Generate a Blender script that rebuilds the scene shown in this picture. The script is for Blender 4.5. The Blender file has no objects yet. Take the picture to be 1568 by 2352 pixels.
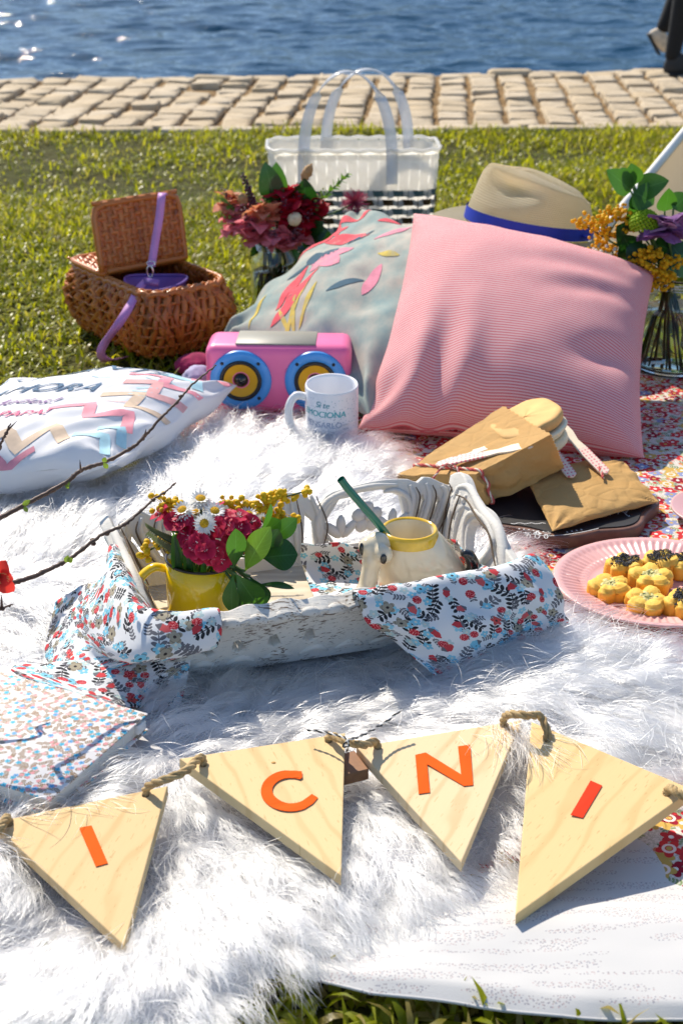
import bpy, bmesh, math, random
import numpy as np
from mathutils import Vector, Matrix, Quaternion
random.seed(7); RNG = np.random.default_rng(11)
PI = math.pi
SC = bpy.context.scene
COL = SC.collection
# ---------------------------------------------------------------- camera
CAM_H = .824; PITCH = math.radians(24.5); FPX = 3267.
cam_d = bpy.data.cameras.new('camera'); cam = bpy.data.objects.new('camera', cam_d); COL.objects.link(cam)
cam.location = (0, 0, CAM_H); cam.rotation_euler = (PI/2 - PITCH, 0, 0)
cam_d.sensor_fit = 'VERTICAL'; cam_d.sensor_height = 36; cam_d.lens = 50
cam_d.clip_start = .05; cam_d.clip_end = 1500
cam_d.dof.use_dof = True; cam_d.dof.focus_distance = 1.55; cam_d.dof.aperture_fstop = 10
SC.camera = cam
# ---------------------------------------------------------------- sky, sun, exposure
SUN_AZ = math.radians(-30); SUN_EL = math.radians(45)     # behind the scene, a little to the left
w = bpy.data.worlds.new('World'); SC.world = w; w.use_nodes = True
sky = w.node_tree.nodes.new('ShaderNodeTexSky'); sky.sky_type = 'NISHITA'; sky.sun_disc = False
sky.sun_elevation = SUN_EL; sky.sun_rotation = SUN_AZ; sky.ozone_density = 2.0; sky.dust_density = .4; sky.air_density = .9
bg = w.node_tree.nodes['Background']; bg.inputs['Strength'].default_value = .135
w.node_tree.links.new(sky.outputs[0], bg.inputs['Color'])
sd = bpy.data.lights.new('sun', 'SUN'); sun = bpy.data.objects.new('sun', sd); COL.objects.link(sun)
sd.energy = 4.7; sd.angle = math.radians(.5); sd.color = (1, .91, .77)
sdir = Vector((math.sin(SUN_AZ)*math.cos(SUN_EL), math.cos(SUN_AZ)*math.cos(SUN_EL), math.sin(SUN_EL)))
sun.rotation_euler = (-sdir).to_track_quat('-Z', 'Y').to_euler(); sun.location = sdir*20
SC.view_settings.view_transform = 'Standard'; SC.view_settings.look = 'None'
SC.view_settings.gamma = 1; SC.view_settings.use_curve_mapping = False
SC.view_settings.exposure = .42
SC.cycles.max_bounces = 10; SC.cycles.transparent_max_bounces = 12
SC.cycles.transmission_bounces = 8; SC.cycles.diffuse_bounces = 4; SC.cycles.glossy_bounces = 4
SC.cycles.caustics_reflective = False; SC.cycles.caustics_refractive = False
SC.cycles.sample_clamp_indirect = 6
SC.cycles.use_denoising = True
# ---------------------------------------------------------------- survey helpers: where a sight line meets a plane of the place
_F = np.array([0, math.cos(PITCH), -math.sin(PITCH)]); _U = np.array([0, math.sin(PITCH), math.cos(PITCH)])
def ray(x, y): return _F*FPX + np.array([1., 0, 0])*(x-784) - _U*(y-1176)
def P(x, y, z=0.):                       # on the level z
    d = ray(x, y); t = (z-CAM_H)/d[2]; return Vector(np.array([0, 0, CAM_H]) + t*d)
def Q(x, y, Y):                          # at the distance Y
    d = ray(x, y); t = Y/d[1]; return Vector(np.array([0, 0, CAM_H]) + t*d)
# ---------------------------------------------------------------- noise
def _h(i, j, s):
    n = (i*374761393 + j*668265263 + s*1442695041) & 0xffffffff
    n = ((n ^ (n >> 13))*1274126177) & 0xffffffff
    return ((n ^ (n >> 16)) & 0xffffff)/float(0xffffff)*2-1
def vn(x, y, s=0):
    x = np.asarray(x, float); y = np.asarray(y, float)
    i = np.floor(x).astype(np.int64); j = np.floor(y).astype(np.int64); u = x-i; v = y-j
    u = u*u*(3-2*u); v = v*v*(3-2*v)
    return (_h(i, j, s)*(1-u)+_h(i+1, j, s)*u)*(1-v)+(_h(i, j+1, s)*(1-u)+_h(i+1, j+1, s)*u)*v
def fbm(x, y, o=3, s=0):
    return sum(vn(np.asarray(x)*2**k, np.asarray(y)*2**k, s+k*17)/2**k for k in range(o))
def inpoly(x, y, poly):
    x = np.asarray(x); y = np.asarray(y); c = np.zeros(x.shape, bool); n = len(poly)
    for k in range(n):
        x0, y0 = poly[k][0], poly[k][1]; x1, y1 = poly[k-1][0], poly[k-1][1]
        m = ((y0 > y) != (y1 > y)) & (x < (x1-x0)*(y-y0)/((y1-y0) if y1 != y0 else 1e-9)+x0)
        c ^= m
    return c
def polydist(x, y, poly):
    x = np.asarray(x, float); y = np.asarray(y, float); d = np.full(x.shape, 9.)
    for k in range(len(poly)):
        ax, ay = poly[k-1][0], poly[k-1][1]; bx, by = poly[k][0]-ax, poly[k][1]-ay
        t = np.clip(((x-ax)*bx+(y-ay)*by)/(bx*bx+by*by+1e-12), 0, 1)
        d = np.minimum(d, np.hypot(x-ax-t*bx, y-ay-t*by))
    return d
# ---------------------------------------------------------------- scratch scene for text, filled outlines and remeshing
TMP = bpy.data.scenes.new('scratch')
def _eval(o):
    TMP.collection.objects.link(o); TMP.view_layers[0].update()
    dg = TMP.view_layers[0].depsgraph
    me = bpy.data.meshes.new_from_object(o.evaluated_get(dg)); d = o.data
    bpy.data.objects.remove(o)
    V = [v.co.copy() for v in me.vertices]; Fc = [tuple(p.vertices) for p in me.polygons]
    bpy.data.meshes.remove(me)
    return V, Fc
def outline(splines, depth=0., bevel=0., bres=1):       # filled flat shape with holes, thickness along z
    cu = bpy.data.curves.new('c', 'CURVE'); cu.dimensions = '2D'; cu.fill_mode = 'BOTH'
    cu.extrude = depth/2; cu.bevel_depth = bevel; cu.bevel_resolution = bres
    for pts in splines:
        sp = cu.splines.new('POLY'); sp.points.add(len(pts)-1); sp.use_cyclic_u = True
        for q, p in zip(sp.points, pts): q.co = (p[0], p[1], 0, 1)
    return _eval(bpy.data.objects.new('c', cu))
def text_shape(s, size=1., shear=0., spacing=1.):
    cu = bpy.data.curves.new('t', 'FONT'); cu.body = s; cu.size = size; cu.shear = shear; cu.space_character = spacing
    cu.align_x = 'CENTER'; cu.align_y = 'CENTER'; cu.resolution_u = 3
    return _eval(bpy.data.objects.new('t', cu))
def remesh(V, Fc, voxel, smooth=4):
    me = bpy.data.meshes.new('r'); me.from_pydata(V, [], Fc); o = bpy.data.objects.new('r', me)
    m = o.modifiers.new('r', 'REMESH'); m.mode = 'VOXEL'; m.voxel_size = voxel
    m = o.modifiers.new('s', 'SMOOTH'); m.factor = .5; m.iterations = smooth
    return _eval(o)
def skinned(V, E_, R, sub=2):
    me = bpy.data.meshes.new('k'); me.from_pydata(V, E_, []); o = bpy.data.objects.new('k', me)
    o.modifiers.new('k', 'SKIN'); me.skin_vertices or None
    if not me.skin_vertices: 
        bm = bmesh.new(); bm.from_mesh(me); bm.verts.layers.skin.verify(); bm.to_mesh(me); bm.free()
    for k, r in enumerate(R): me.skin_vertices[0].data[k].radius = (r, r) if not isinstance(r, tuple) else r
    me.skin_vertices[0].data[0].use_root = True
    m = o.modifiers.new('s', 'SUBSURF'); m.levels = sub; m.render_levels = sub
    return _eval(o)
# ---------------------------------------------------------------- mesh builder
class MB:
    def __init__(s): s.v = []; s.f = []; s.uv = []; s.m = []; s.att = []
    def add(s, v, f, uv=None, m=0, M=None, att=0.):
        o = len(s.v)
        v = [Vector(p) for p in v]
        if M is not None: v = [M @ p for p in v]
        s.v += v; s.f += [tuple(i+o for i in q) for q in f]; s.m += [m]*len(f)
        s.uv += list(uv) if uv is not None else [(p.x, p.y) for p in v]
        s.att += [att]*len(v)
        return s
    def build(s, name, mats, parent=None, smooth=True, local=False):
        me = bpy.data.meshes.new(name); me.from_pydata([tuple(p) for p in s.v], [], s.f)
        mats = mats if isinstance(mats, (list, tuple)) else [mats]
        for m in mats: me.materials.append(m)
        if len(mats) > 1: me.polygons.foreach_set('material_index', s.m)
        ul = me.uv_layers.new(name='UVMap')
        li = np.empty(len(me.loops), np.int32); me.loops.foreach_get('vertex_index', li)
        ul.data.foreach_set('uv', np.asarray(s.uv, np.float32)[li].ravel())
        if any(s.att):
            a = me.attributes.new('rnd', 'FLOAT', 'POINT'); a.data.foreach_set('value', np.asarray(s.att, np.float32))
        me.polygons.foreach_set('use_smooth', [smooth]*len(me.polygons))
        me.update()
        return link(name, me, parent, local)
XF = {}
def link(name, me, parent=None, local=False):
    o = bpy.data.objects.new(name, me); COL.objects.link(o)
    if parent is not None:
        o.parent = parent
        if not local: o.matrix_parent_inverse = world_of(parent).inverted()
    return o
def world_of(o):
    if o.name in XF: return XF[o.name]
    return Matrix.Identity(4)        # parts are built in world coordinates
def tag(o, label, cat, group=None, kind=None):
    if label: o['label'] = label
    if cat: o['category'] = cat
    if group: o['group'] = group
    if kind: o['kind'] = kind
    return o
def thing(name, label, cat, loc=(0, 0, 0), rot=None, group=None):
    o = bpy.data.objects.new(name, None); COL.objects.link(o); o.empty_display_size = .05
    M = Matrix.Translation(Vector(loc)) @ (rot.to_4x4() if rot is not None else Matrix.Identity(4))
    o.matrix_basis = M; XF[o.name] = M
    return tag(o, label, cat, group)
# ---------------------------------------------------------------- shapes: each returns (verts, faces[, uv])
def gridf(fn, nu, nv, cu=False):
    V = []; U = []
    for j in range(nv+1):
        for i in range(nu+(0 if cu else 1)):
            u, v = i/nu, j/nv; V.append(Vector(fn(u, v))); U.append((u, v))
    n = nu if cu else nu+1
    Fc = [(j*n+i, j*n+(i+1) % n, (j+1)*n+(i+1) % n, (j+1)*n+i) for j in range(nv) for i in range(nu)]
    return V, Fc, U
def lathe(prof, n=32, sx=1., sy=1., caps=False):
    V = [Vector((r*math.cos(2*PI*k/n)*sx, r*math.sin(2*PI*k/n)*sy, z)) for r, z in prof for k in range(n)]
    Fc = [(j*n+k, j*n+(k+1) % n, (j+1)*n+(k+1) % n, (j+1)*n+k) for j in range(len(prof)-1) for k in range(n)]
    if caps: Fc += [tuple(range(n))[::-1], tuple((len(prof)-1)*n+k for k in range(n))]
    return V, Fc
def tube(pts, r, n=8, flat=1., caps=True, up=None):
    pts = [Vector(p) for p in pts]; m = len(pts); R = r if isinstance(r, (list, tuple)) else [r]*m
    V = []; t0 = (pts[1]-pts[0]).normalized(); a = Vector(up) if up else (Vector((0, 0, 1)) if abs(t0.z) < .9 else Vector((1, 0, 0)))
    nrm = (a - a.dot(t0)*t0).normalized()
    for k in range(m):
        t = (pts[min(k+1, m-1)]-pts[max(k-1, 0)]).normalized()
        nrm = nrm - nrm.dot(t)*t
        nrm = nrm.normalized() if nrm.length > 1e-6 else t.orthogonal().normalized()
        b = t.cross(nrm)
        for i in range(n):
            q = 2*PI*i/n; V.append(pts[k] + (nrm*math.cos(q)*flat + b*math.sin(q))*R[k])
    Fc = [(k*n+i, k*n+(i+1) % n, (k+1)*n+(i+1) % n, (k+1)*n+i) for k in range(m-1) for i in range(n)]
    if caps: Fc += [tuple(range(n))[::-1], tuple((m-1)*n+i for i in range(n))]
    return V, Fc
def catmull(pts, n=8):
    pts = [Vector(p) for p in pts]; q = [2*pts[0]-pts[1]]+pts+[2*pts[-1]-pts[-2]]; out = []
    for k in range(1, len(q)-2):
        for i in range(n):
            t = i/n; a, b, c, d = q[k-1], q[k], q[k+1], q[k+2]
            out.append(.5*((2*b)+(c-a)*t+(2*a-5*b+4*c-d)*t*t+(3*b-a-3*c+d)*t**3))
    return out+[pts[-1]]
def box(sx, sy, sz, bev=0., seg=2):
    bm = bmesh.new(); bmesh.ops.create_cube(bm, size=1)
    for v in bm.verts: v.co = Vector((v.co.x*sx, v.co.y*sy, v.co.z*sz))
    if bev: bmesh.ops.bevel(bm, geom=bm.edges[:], offset=bev, segments=seg, affect='EDGES', profile=.5)
    V = [v.co.copy() for v in bm.verts]; bm.verts.index_update(); Fc = [tuple(v.index for v in f.verts) for f in bm.faces]; bm.free()
    return V, Fc
def blob(c, r, sub=2, noise=0., seed=0):
    bm = bmesh.new(); bmesh.ops.create_icosphere(bm, subdivisions=sub, radius=1)
    r = r if isinstance(r, (tuple, list)) else (r, r, r); V = []
    rr = random.Random(seed)
    for v in bm.verts:
        p = v.co*(1+noise*rr.uniform(-1, 1)); V.append(Vector(c)+Vector((p.x*r[0], p.y*r[1], p.z*r[2])))
    bm.verts.index_update(); Fc = [tuple(v.index for v in f.verts) for f in bm.faces]; bm.free()
    return V, Fc
def rrect(s, a, b, r):                # point on a rounded rectangle, walked by arc length, s in 0..1
    segs = [(2*(b-r), 0), (PI*r/2, 1), (2*(a-r), 2), (PI*r/2, 3), (2*(b-r), 4), (PI*r/2, 5), (2*(a-r), 6), (PI*r/2, 7)]
    L = sum(q[0] for q in segs); d = (s % 1.)*L
    for ln, k in segs:
        if d <= ln or k == 7: break
        d -= ln
    if k % 2 == 0:
        return [(a, -(b-r)+d), None, ((a-r)-d, b), None, (-a, (b-r)-d), None, (-(a-r)+d, -b)][k]
    q = d/r+(k//2)*PI/2; cx, cy = [(a-r, b-r), (-(a-r), b-r), (-(a-r), -(b-r)), (a-r, -(b-r))][k//2]
    return (cx+r*math.cos(q), cy+r*math.sin(q))
def frame(z, x=None, loc=(0, 0, 0)):      # matrix whose local z points along z
    z = Vector(z).normalized(); x = Vector(x) if x is not None else z.orthogonal()
    x = (x - x.dot(z)*z).normalized(); y = z.cross(x)
    M = Matrix((x, y, z)).transposed().to_4x4(); M.translation = Vector(loc); return M
def leafmesh(base, tip, width, nrm, bend=.1, fold=.15, nu=8, shape=1., petiole=.0):     # obovate blade from base to tip
    base, tip = Vector(base), Vector(tip); d = tip-base; L = d.length; t = d/L
    nrm = Vector(nrm); nrm = (nrm-nrm.dot(t)*t).normalized(); b = t.cross(nrm); V = []; U = []
    for i in range(nu+1):
        s = i/nu; w_ = width*.5*(math.sin(PI*min(1, s**shape))**.75 if 0 < s < 1 else .03)
        c = base+t*(L*s)+nrm*(bend*L*4*s*(1-s))
        for k in (-1, -.5, 0, .5, 1):
            V.append(c+b*(w_*k)+nrm*(abs(k)*w_*fold)); U.append((s, k*.5+.5))
    Fc = [(i*5+k, i*5+k+1, i*5+k+6, i*5+k+5) for i in range(nu) for k in range(4)]
    return V, Fc, U
# ---------------------------------------------------------------- node materials
class S_:
    def __init__(s, nb, k): s.nb = nb; s.k = k
    def __add__(s, o): return s.nb.math('ADD', s, o)
    __radd__ = __add__
    def __sub__(s, o): return s.nb.math('SUBTRACT', s, o)
    def __rsub__(s, o): return s.nb.math('SUBTRACT', o, s)
    def __mul__(s, o): return s.nb.math('MULTIPLY', s, o)
    __rmul__ = __mul__
    def __truediv__(s, o): return s.nb.math('DIVIDE', s, o)
    def __lt__(s, o): return s.nb.math('LESS_THAN', s, o)
    def __gt__(s, o): return s.nb.math('GREATER_THAN', s, o)
class NB:
    def __init__(s, name, rough=.5, spec=.5, metal=0.):
        s.mat = bpy.data.materials.new(name); s.mat.use_nodes = True; s.nt = s.mat.node_tree
        s.b = s.nt.nodes['Principled BSDF']; s.set('Roughness', rough); s.set('Specular IOR Level', spec); s.set('Metallic', metal)
    def n(s, t, **k):
        nd = s.nt.nodes.new('ShaderNode'+t)
        for a, v in k.items(): setattr(nd, a, v)
        return nd
    def plug(s, sock, v):
        if isinstance(v, S_): s.nt.links.new(v.k, sock)
        elif isinstance(v, (tuple, list)) and sock.type == 'RGBA' and len(v) == 3: sock.default_value = (*v, 1)
        else: sock.default_value = v
    def set(s, key, v): s.plug(s.b.inputs[key], v); return s
    def math(s, op, *a):
        nd = s.n('Math', operation=op)
        for i, v in enumerate(a): s.plug(nd.inputs[i], v)
        return S_(s, nd.outputs[0])
    def vmath(s, op, *a):
        nd = s.n('VectorMath', operation=op)
        for i, v in enumerate(a): s.plug(nd.inputs[i], v)
        return S_(s, nd.outputs[0])
    def mix(s, f, a, b, mode='MIX'):
        nd = s.n('Mix', data_type='RGBA', blend_type=mode)
        s.plug(nd.inputs[0], f); s.plug(nd.inputs[6], a); s.plug(nd.inputs[7], b); return S_(s, nd.outputs[2])
    def ramp(s, f, stops, interp='LINEAR'):
        nd = s.n('ValToRGB'); r = nd.color_ramp; r.interpolation = interp
        while len(r.elements) < len(stops): r.elements.new(.5)
        for e, (p, c) in zip(r.elements, stops): e.position = p; e.color = (*c, 1) if len(c) == 3 else c
        s.plug(nd.inputs[0], f); return S_(s, nd.outputs[0])
    def uv(s): return S_(s, s.n('TexCoord').outputs['UV'])
    def co(s): return S_(s, s.n('TexCoord').outputs['Object'])
    def sep(s, v):
        nd = s.n('SeparateXYZ'); s.plug(nd.inputs[0], v); return [S_(s, o) for o in nd.outputs]
    def comb(s, x, y, z=0.):
        nd = s.n('CombineXYZ'); s.plug(nd.inputs[0], x); s.plug(nd.inputs[1], y); s.plug(nd.inputs[2], z); return S_(s, nd.outputs[0])
    def scale(s, v, k): return s.vmath('MULTIPLY', v, k if isinstance(k, (tuple, list)) else (k, k, k))
    def noise(s, v, sc=5., det=3., rough=.5, dist=0., dim='3D'):
        nd = s.n('TexNoise', noise_dimensions=dim); s.plug(nd.inputs['Vector'], v)
        nd.inputs['Scale'].default_value = sc; nd.inputs['Detail'].default_value = det; nd.inputs['Roughness'].default_value = rough; nd.inputs['Distortion'].default_value = dist
        return S_(s, nd.outputs[0])
    def bump(s, h, st=.3, dist=.002, prev=None):
        nd = s.n('Bump'); nd.inputs['Strength'].default_value = st; nd.inputs['Distance'].default_value = dist
        s.plug(nd.inputs['Height'], h)
        if prev is not None: s.plug(nd.inputs['Normal'], prev)
        return S_(s, nd.outputs[0])
    def attr(s, name): return S_(s, s.n('Attribute', attribute_name=name).outputs['Fac'])
    def motif(s, uv, scale, kind, R, seed=0, rnd=.7):       # one printed motif per random cell
        v = s.vmath('ADD', s.scale(uv, scale), (seed*3.7+.31, seed*5.3+.77, 0))
        vo = s.n('TexVoronoi', voronoi_dimensions='2D', feature='F1'); s.plug(vo.inputs['Vector'], v)
        vo.inputs['Scale'].default_value = 1; vo.inputs['Randomness'].default_value = rnd
        lx, ly, _ = s.sep(s.vmath('SUBTRACT', v, S_(s, vo.outputs['Position'])))
        r, g, b = s.sep(S_(s, vo.outputs['Color']))
        a = r*6.2832; c = s.math('COSINE', a); sn = s.math('SINE', a)
        x = lx*c+ly*sn; y = ly*c-lx*sn
        rad = s.math('SQRT', x*x+y*y); ang = s.math('ARCTAN2', y, x)
        if kind == 'flower':
            pet = s.math('ABSOLUTE', s.math('COSINE', ang*2.5)); m = rad < (pet*.42+.58)*R; ctr = rad < R*.24
            return m, ctr, g, b, rad
        if kind == 'berry':
            m = rad < (s.math('ABSOLUTE', s.math('COSINE', ang*6.))*.12+.8)*R*.7; return m, rad < R*.1, g, b, rad
        if kind == 'tulip':
            ay = s.math('ABSOLUTE', y); xx = x/R
            wv = (1-xx*xx)*.42+s.math('ABSOLUTE', s.math('SINE', xx*4.))*.12
            m = (ay < wv*R)*(s.math('ABSOLUTE', x) < R*.95); return m, x < R*-.3, g, b, rad
        if kind == 'sprig':
            ay = s.math('ABSOLUTE', y); n_ = 4.; q = ay/(R*.66)
            t = s.math('FRACT', x/R*n_*.5-ay/R*.9+10.)
            lf = s.math('ABSOLUTE', t-.5) < (q-q*q)*1.45+.04; inr = (s.math('ABSOLUTE', x-ay*.6) < R)*(ay > R*.05)*(ay < R*.64)
            st = (ay < R*.05)*(s.math('ABSOLUTE', x) < R*1.1)
            return s.math('MAXIMUM', lf*inr, st), st, g, b, rad
def mat(name, col, rough=.5, var=.12, sc=25., bump=0., bsc=200., spec=.5, metal=0., sub=0., trans=0., coat=0., sheen=0.):
    nb = NB(name, rough, spec, metal); co = nb.co()
    n = nb.noise(co, sc, 4)
    lo = tuple(c*(1-var) for c in col); hi = tuple(min(1, c*(1+var)) for c in col)
    nb.set('Base Color', nb.ramp(n, [(.3, lo), (.7, hi)]))
    if bump: nb.set('Normal', nb.bump(nb.noise(co, bsc, 3), bump, .002))
    if sub: nb.set('Subsurface Weight', sub); nb.set('Subsurface Radius', (.01, .006, .004)); nb.set('Subsurface Scale', .5)
    if trans: nb.set('Transmission Weight', trans)
    if coat: nb.set('Coat Weight', coat); nb.set('Coat Roughness', .05)
    if sheen: nb.set('Sheen Weight', sheen)
    return nb.mat
def thin(nb, col, amount=.35):          # sunlight shining through a leaf, petal or cloth
    tr = nb.n('BsdfTranslucent'); nb.plug(tr.inputs['Color'], col)
    mx = nb.n('MixShader'); mx.inputs[0].default_value = amount
    nb.nt.links.new(nb.b.outputs[0], mx.inputs[1]); nb.nt.links.new(tr.outputs[0], mx.inputs[2])
    nb.nt.links.new(mx.outputs[0], nb.nt.nodes['Material Output'].inputs['Surface'])
def leafmat(name, col, tcol=None, rough=.35, amount=.35, var=.25):
    nb = NB(name, rough); u = nb.uv(); x, y, _ = nb.sep(u); n = nb.noise(nb.co(), 40, 3)
    side = nb.math('SINE', (x+nb.math('ABSOLUTE', y-.5)*-.55)*58) > .93
    vein = nb.math('MAXIMUM', nb.math('ABSOLUTE', y-.5) < .022, side*.35)
    c = nb.ramp(n, [(.3, tuple(k*(1-var) for k in col)), (.7, tuple(k*(1+var) for k in col))])
    nb.set('Base Color', nb.mix(vein*.5, c, tuple(min(1, k*2.2+.05) for k in col)))
    thin(nb, tcol or tuple(min(1, k*1.6) for k in col), amount); return nb.mat
def glassmat(name, col=(1, 1, 1), rough=0., ior=1.45):
    nb = NB(name, rough); nb.set('Base Color', col); nb.set('Transmission Weight', 1.); nb.set('IOR', ior); return nb.mat
# ================================================================ lawn, stone path, water, far shore
def bigmesh(name, V, Fc, mats, parent=None, att=None, smooth=True, uv=None):
    me = bpy.data.meshes.new(name); V = np.asarray(V, np.float32); Fc = np.asarray(Fc, np.int32); k = Fc.shape[1]
    me.vertices.add(len(V)); me.vertices.foreach_set('co', V.ravel()); me.loops.add(Fc.size); me.loops.foreach_set('vertex_index', Fc.ravel())
    me.polygons.add(len(Fc)); me.polygons.foreach_set('loop_start', np.arange(0, Fc.size, k, dtype=np.int32)); me.polygons.foreach_set('loop_total', np.full(len(Fc), k, np.int32))
    me.materials.append(mats)
    if att is not None: a = me.attributes.new('rnd', 'FLOAT', 'POINT'); a.data.foreach_set('value', np.asarray(att, np.float32))
    if uv is not None:
        ul = me.uv_layers.new(name='UVMap'); ul.data.foreach_set('uv', np.asarray(uv, np.float32)[Fc.ravel()].ravel())
    me.update(calc_edges=True); me.polygons.foreach_set('use_smooth', [smooth]*len(me.polygons))
    return link(name, me, parent)
def gridmesh(name, X, Y, Z, m, parent=None, uv=None):
    nv, nu = X.shape; i = np.arange(nv*nu).reshape(nv, nu)
    Fc = np.stack([i[:-1, :-1], i[:-1, 1:], i[1:, 1:], i[1:, :-1]], -1).reshape(-1, 4)
    return bigmesh(name, np.stack([X, Y, Z], -1).reshape(-1, 3), Fc, m, parent, uv=uv)
nb = NB('soil_and_thatch', .95, .1); co = nb.co(); n = nb.noise(co, 30, 5, .6); n2 = nb.noise(co, 3.5, 3)
nb.set('Base Color', nb.mix(n2, nb.ramp(n, [(.3, (.022, .016, .008)), (.5, (.07, .05, .022)), (.75, (.11, .10, .035))]), (.05, .065, .012)))
nb.set('Normal', nb.bump(n, .8, .01)); SOIL = nb.mat
def edge_near(s): return 4.964+.03*s
def edge_far(s): return 6.347+.104*s
def lawn_z(x, y): return .012*fbm(np.asarray(x)*1.3, np.asarray(y)*1.3, 3, 5)-.004
xs = np.concatenate([[-80, -20, -6], np.linspace(-2.6, 2.6, 70), [6, 20, 80]]); ts = np.concatenate([[-60, -15, -3], np.linspace(0, 1, 80)])
X, T = np.meshgrid(xs, ts); Y = np.where(T < 0, T, .3+T*(edge_near(np.clip(X, -6, 6))-.3)); Z = np.where(np.abs(X) < 3, lawn_z(X, Y), 0)-.003
tag(gridmesh('lawn', X, Y, Z, SOIL), 'sunlit grassy lawn reaching back to the stone path', None, kind='structure')
# grass blades -------------------------------------------------------
def blades(x, y, z, L, W, az, lean, seg=3, curl=.5):
    n = len(x); t = np.linspace(0, 1, seg+1); V = np.zeros((n, seg*2+1, 3))
    dx, dy = np.cos(az), np.sin(az); px, py = -dy, dx
    for k in range(seg+1):
        a = lean*(.35+.65*t[k]+curl*t[k]**2); 
        hx = L*t[k]*np.sin(np.minimum(a, 1.75)); hz = L*t[k]*np.cos(np.minimum(a, 1.75))
        wv = W*.5*(1-t[k]**2.2)
        cx, cy, cz = x+dx*hx, y+dy*hx, np.maximum(z+hz, z+.002+.002*k)
        if k < seg:
            V[:, 2*k] = np.stack([cx-px*wv, cy-py*wv, cz], -1); V[:, 2*k+1] = np.stack([cx+px*wv, cy+py*wv, cz], -1)
        else: V[:, 2*k] = np.stack([cx, cy, cz], -1)
    m = seg*2+1; b = (np.arange(n)*m)[:, None]; tri = []
    for k in range(seg-1): tri += [[2*k, 2*k+1, 2*k+3], [2*k, 2*k+3, 2*k+2]]
    tri.append([2*seg-2, 2*seg-1, 2*seg])
    Fc = (b[:, :, None]+np.array(tri)[None]).reshape(-1, 3)
    return V.reshape(-1, 3), Fc, m
nb = NB('grass_blade', .36, .35); r = nb.attr('rnd'); n = nb.noise(nb.co(), 2.2, 3)
base = nb.ramp(r, [(0, (.11, .17, .005)), (.3, (.26, .30, .008)), (.55, (.38, .38, .010)), (.72, (.46, .42, .016)), (.8, (.16, .19, .008)), (.84, (.30, .21, .07)), (1, (.42, .32, .14))])
nb.set('Base Color', nb.mix(n*.5, base, (.34, .33, .008))); thin(nb, nb.mix(.5, base, (.64, .62, .01)), .55); GRASS = nb.mat
quilt_poly = [P(430, 930), P(560, 905), P(700, 840), P(1130, 800), P(1440, 838), P(1930, 850), P(2250, 1700), P(2260, 2330), P(1568, 2338), P(840, 2290), P(560, 2200), P(0, 1900), P(-200, 1200)]
N = 150000
y = 2.0+3.0*RNG.random(N)**.9; x = (RNG.random(N)*2-1)*(.62+.30*y)
k = ~inpoly(x, y, quilt_poly) & (y < edge_near(x)-.005); k &= (RNG.random(N) < np.clip(.58+.9*fbm(x*2.2, y*2.2, 3, 3), .10, 1)); x, y = x[k], y[k]; n = len(x)
pl = fbm(x*4, y*4, 2, 8)
V, Fc, m = blades(x, y, lawn_z(x, y)-.002, RNG.uniform(.018, .05, n)*(1+.35*pl), RNG.uniform(.0032, .0068, n), RNG.random(n)*2*PI, RNG.uniform(.3, 1.5, n))
tag(bigmesh('lawn_grass', V, Fc, GRASS, att=np.repeat(np.clip(RNG.random(n)*.95+.15*pl, 0, 1), m)), 'short yellow-green grass of the lawn behind the picnic', 'grass', kind='stuff')
N = 5200
x = RNG.uniform(-.3, .62, N); y = RNG.uniform(.66, 1.02, N); k = ~inpoly(x, y, quilt_poly) | (RNG.random(N) < .0); x, y = x[k], y[k]; n = len(x)
V, Fc, m = blades(x, y, lawn_z(x, y)-.002, RNG.uniform(.018, .046, n), RNG.uniform(.003, .0105, n), RNG.random(n)*2*PI, RNG.uniform(.35, 1.5, n), 4)
tag(bigmesh('border_grass', V, Fc, GRASS, att=np.repeat(np.where(RNG.random(n) < .38, RNG.uniform(.8, 1, n), RNG.random(n)*.4), m)), 'broad green grass blades at the hem of the white cloth', 'grass', kind='stuff')
# stone path ---------------------------------------------------------
nb = NB('joint_earth', .95, .1); n = nb.noise(nb.co(), 25, 4); nb.set('Base Color', nb.ramp(n, [(.3, (.12, .075, .035)), (.7, (.32, .21, .10))])); nb.set('Normal', nb.bump(n, .6, .01)); EARTH = nb.mat
X = np.array([[-80., -4, 0, 4, 80]]*2); Y = np.stack([edge_near(np.clip(X[0], -4, 4)), edge_far(np.clip(X[0], -4, 4))]); Z = np.full(X.shape, -.012)
path = tag(gridmesh('stone_path', X, Y, Z, EARTH), 'strip of pale cobbles along the water', None, kind='structure')
nb = NB('pale_granite', .8, .35); n = nb.noise(nb.co(), 14, 5, .65); oi = S_(nb, nb.n('ObjectInfo').outputs['Random'])
nb.set('Base Color', nb.mix(oi*.95, nb.ramp(n, [(.25, (.30, .22, .14)), (.45, (.46, .37, .25)), (.75, (.60, .51, .38))]), (.44, .34, .21)))
nb.set('Normal', nb.bump(n, 1., .012)); STONE = nb.mat
def stone(i, sx, sy, sz):
    bm = bmesh.new(); bmesh.ops.create_cube(bm, size=1); rr = random.Random(i)
    bmesh.ops.bevel(bm, geom=bm.edges[:], offset=.11, segments=2, affect='EDGES', profile=.55)
    for v in bm.verts:
        v.co = Vector((v.co.x*sx, v.co.y*sy, v.co.z*sz)) + Vector([rr.uniform(-1, 1)*.0045 for _ in range(3)])
    me = bpy.data.meshes.new('cobble'); bm.to_mesh(me); bm.free(); me.materials.append(STONE)
    me.polygons.foreach_set('use_smooth', [True]*len(me.polygons)); return me
SM = [stone(i, random.uniform(.102, .114), random.uniform(.132, .146), .07) for i in range(8)]
far = MB()
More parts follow.
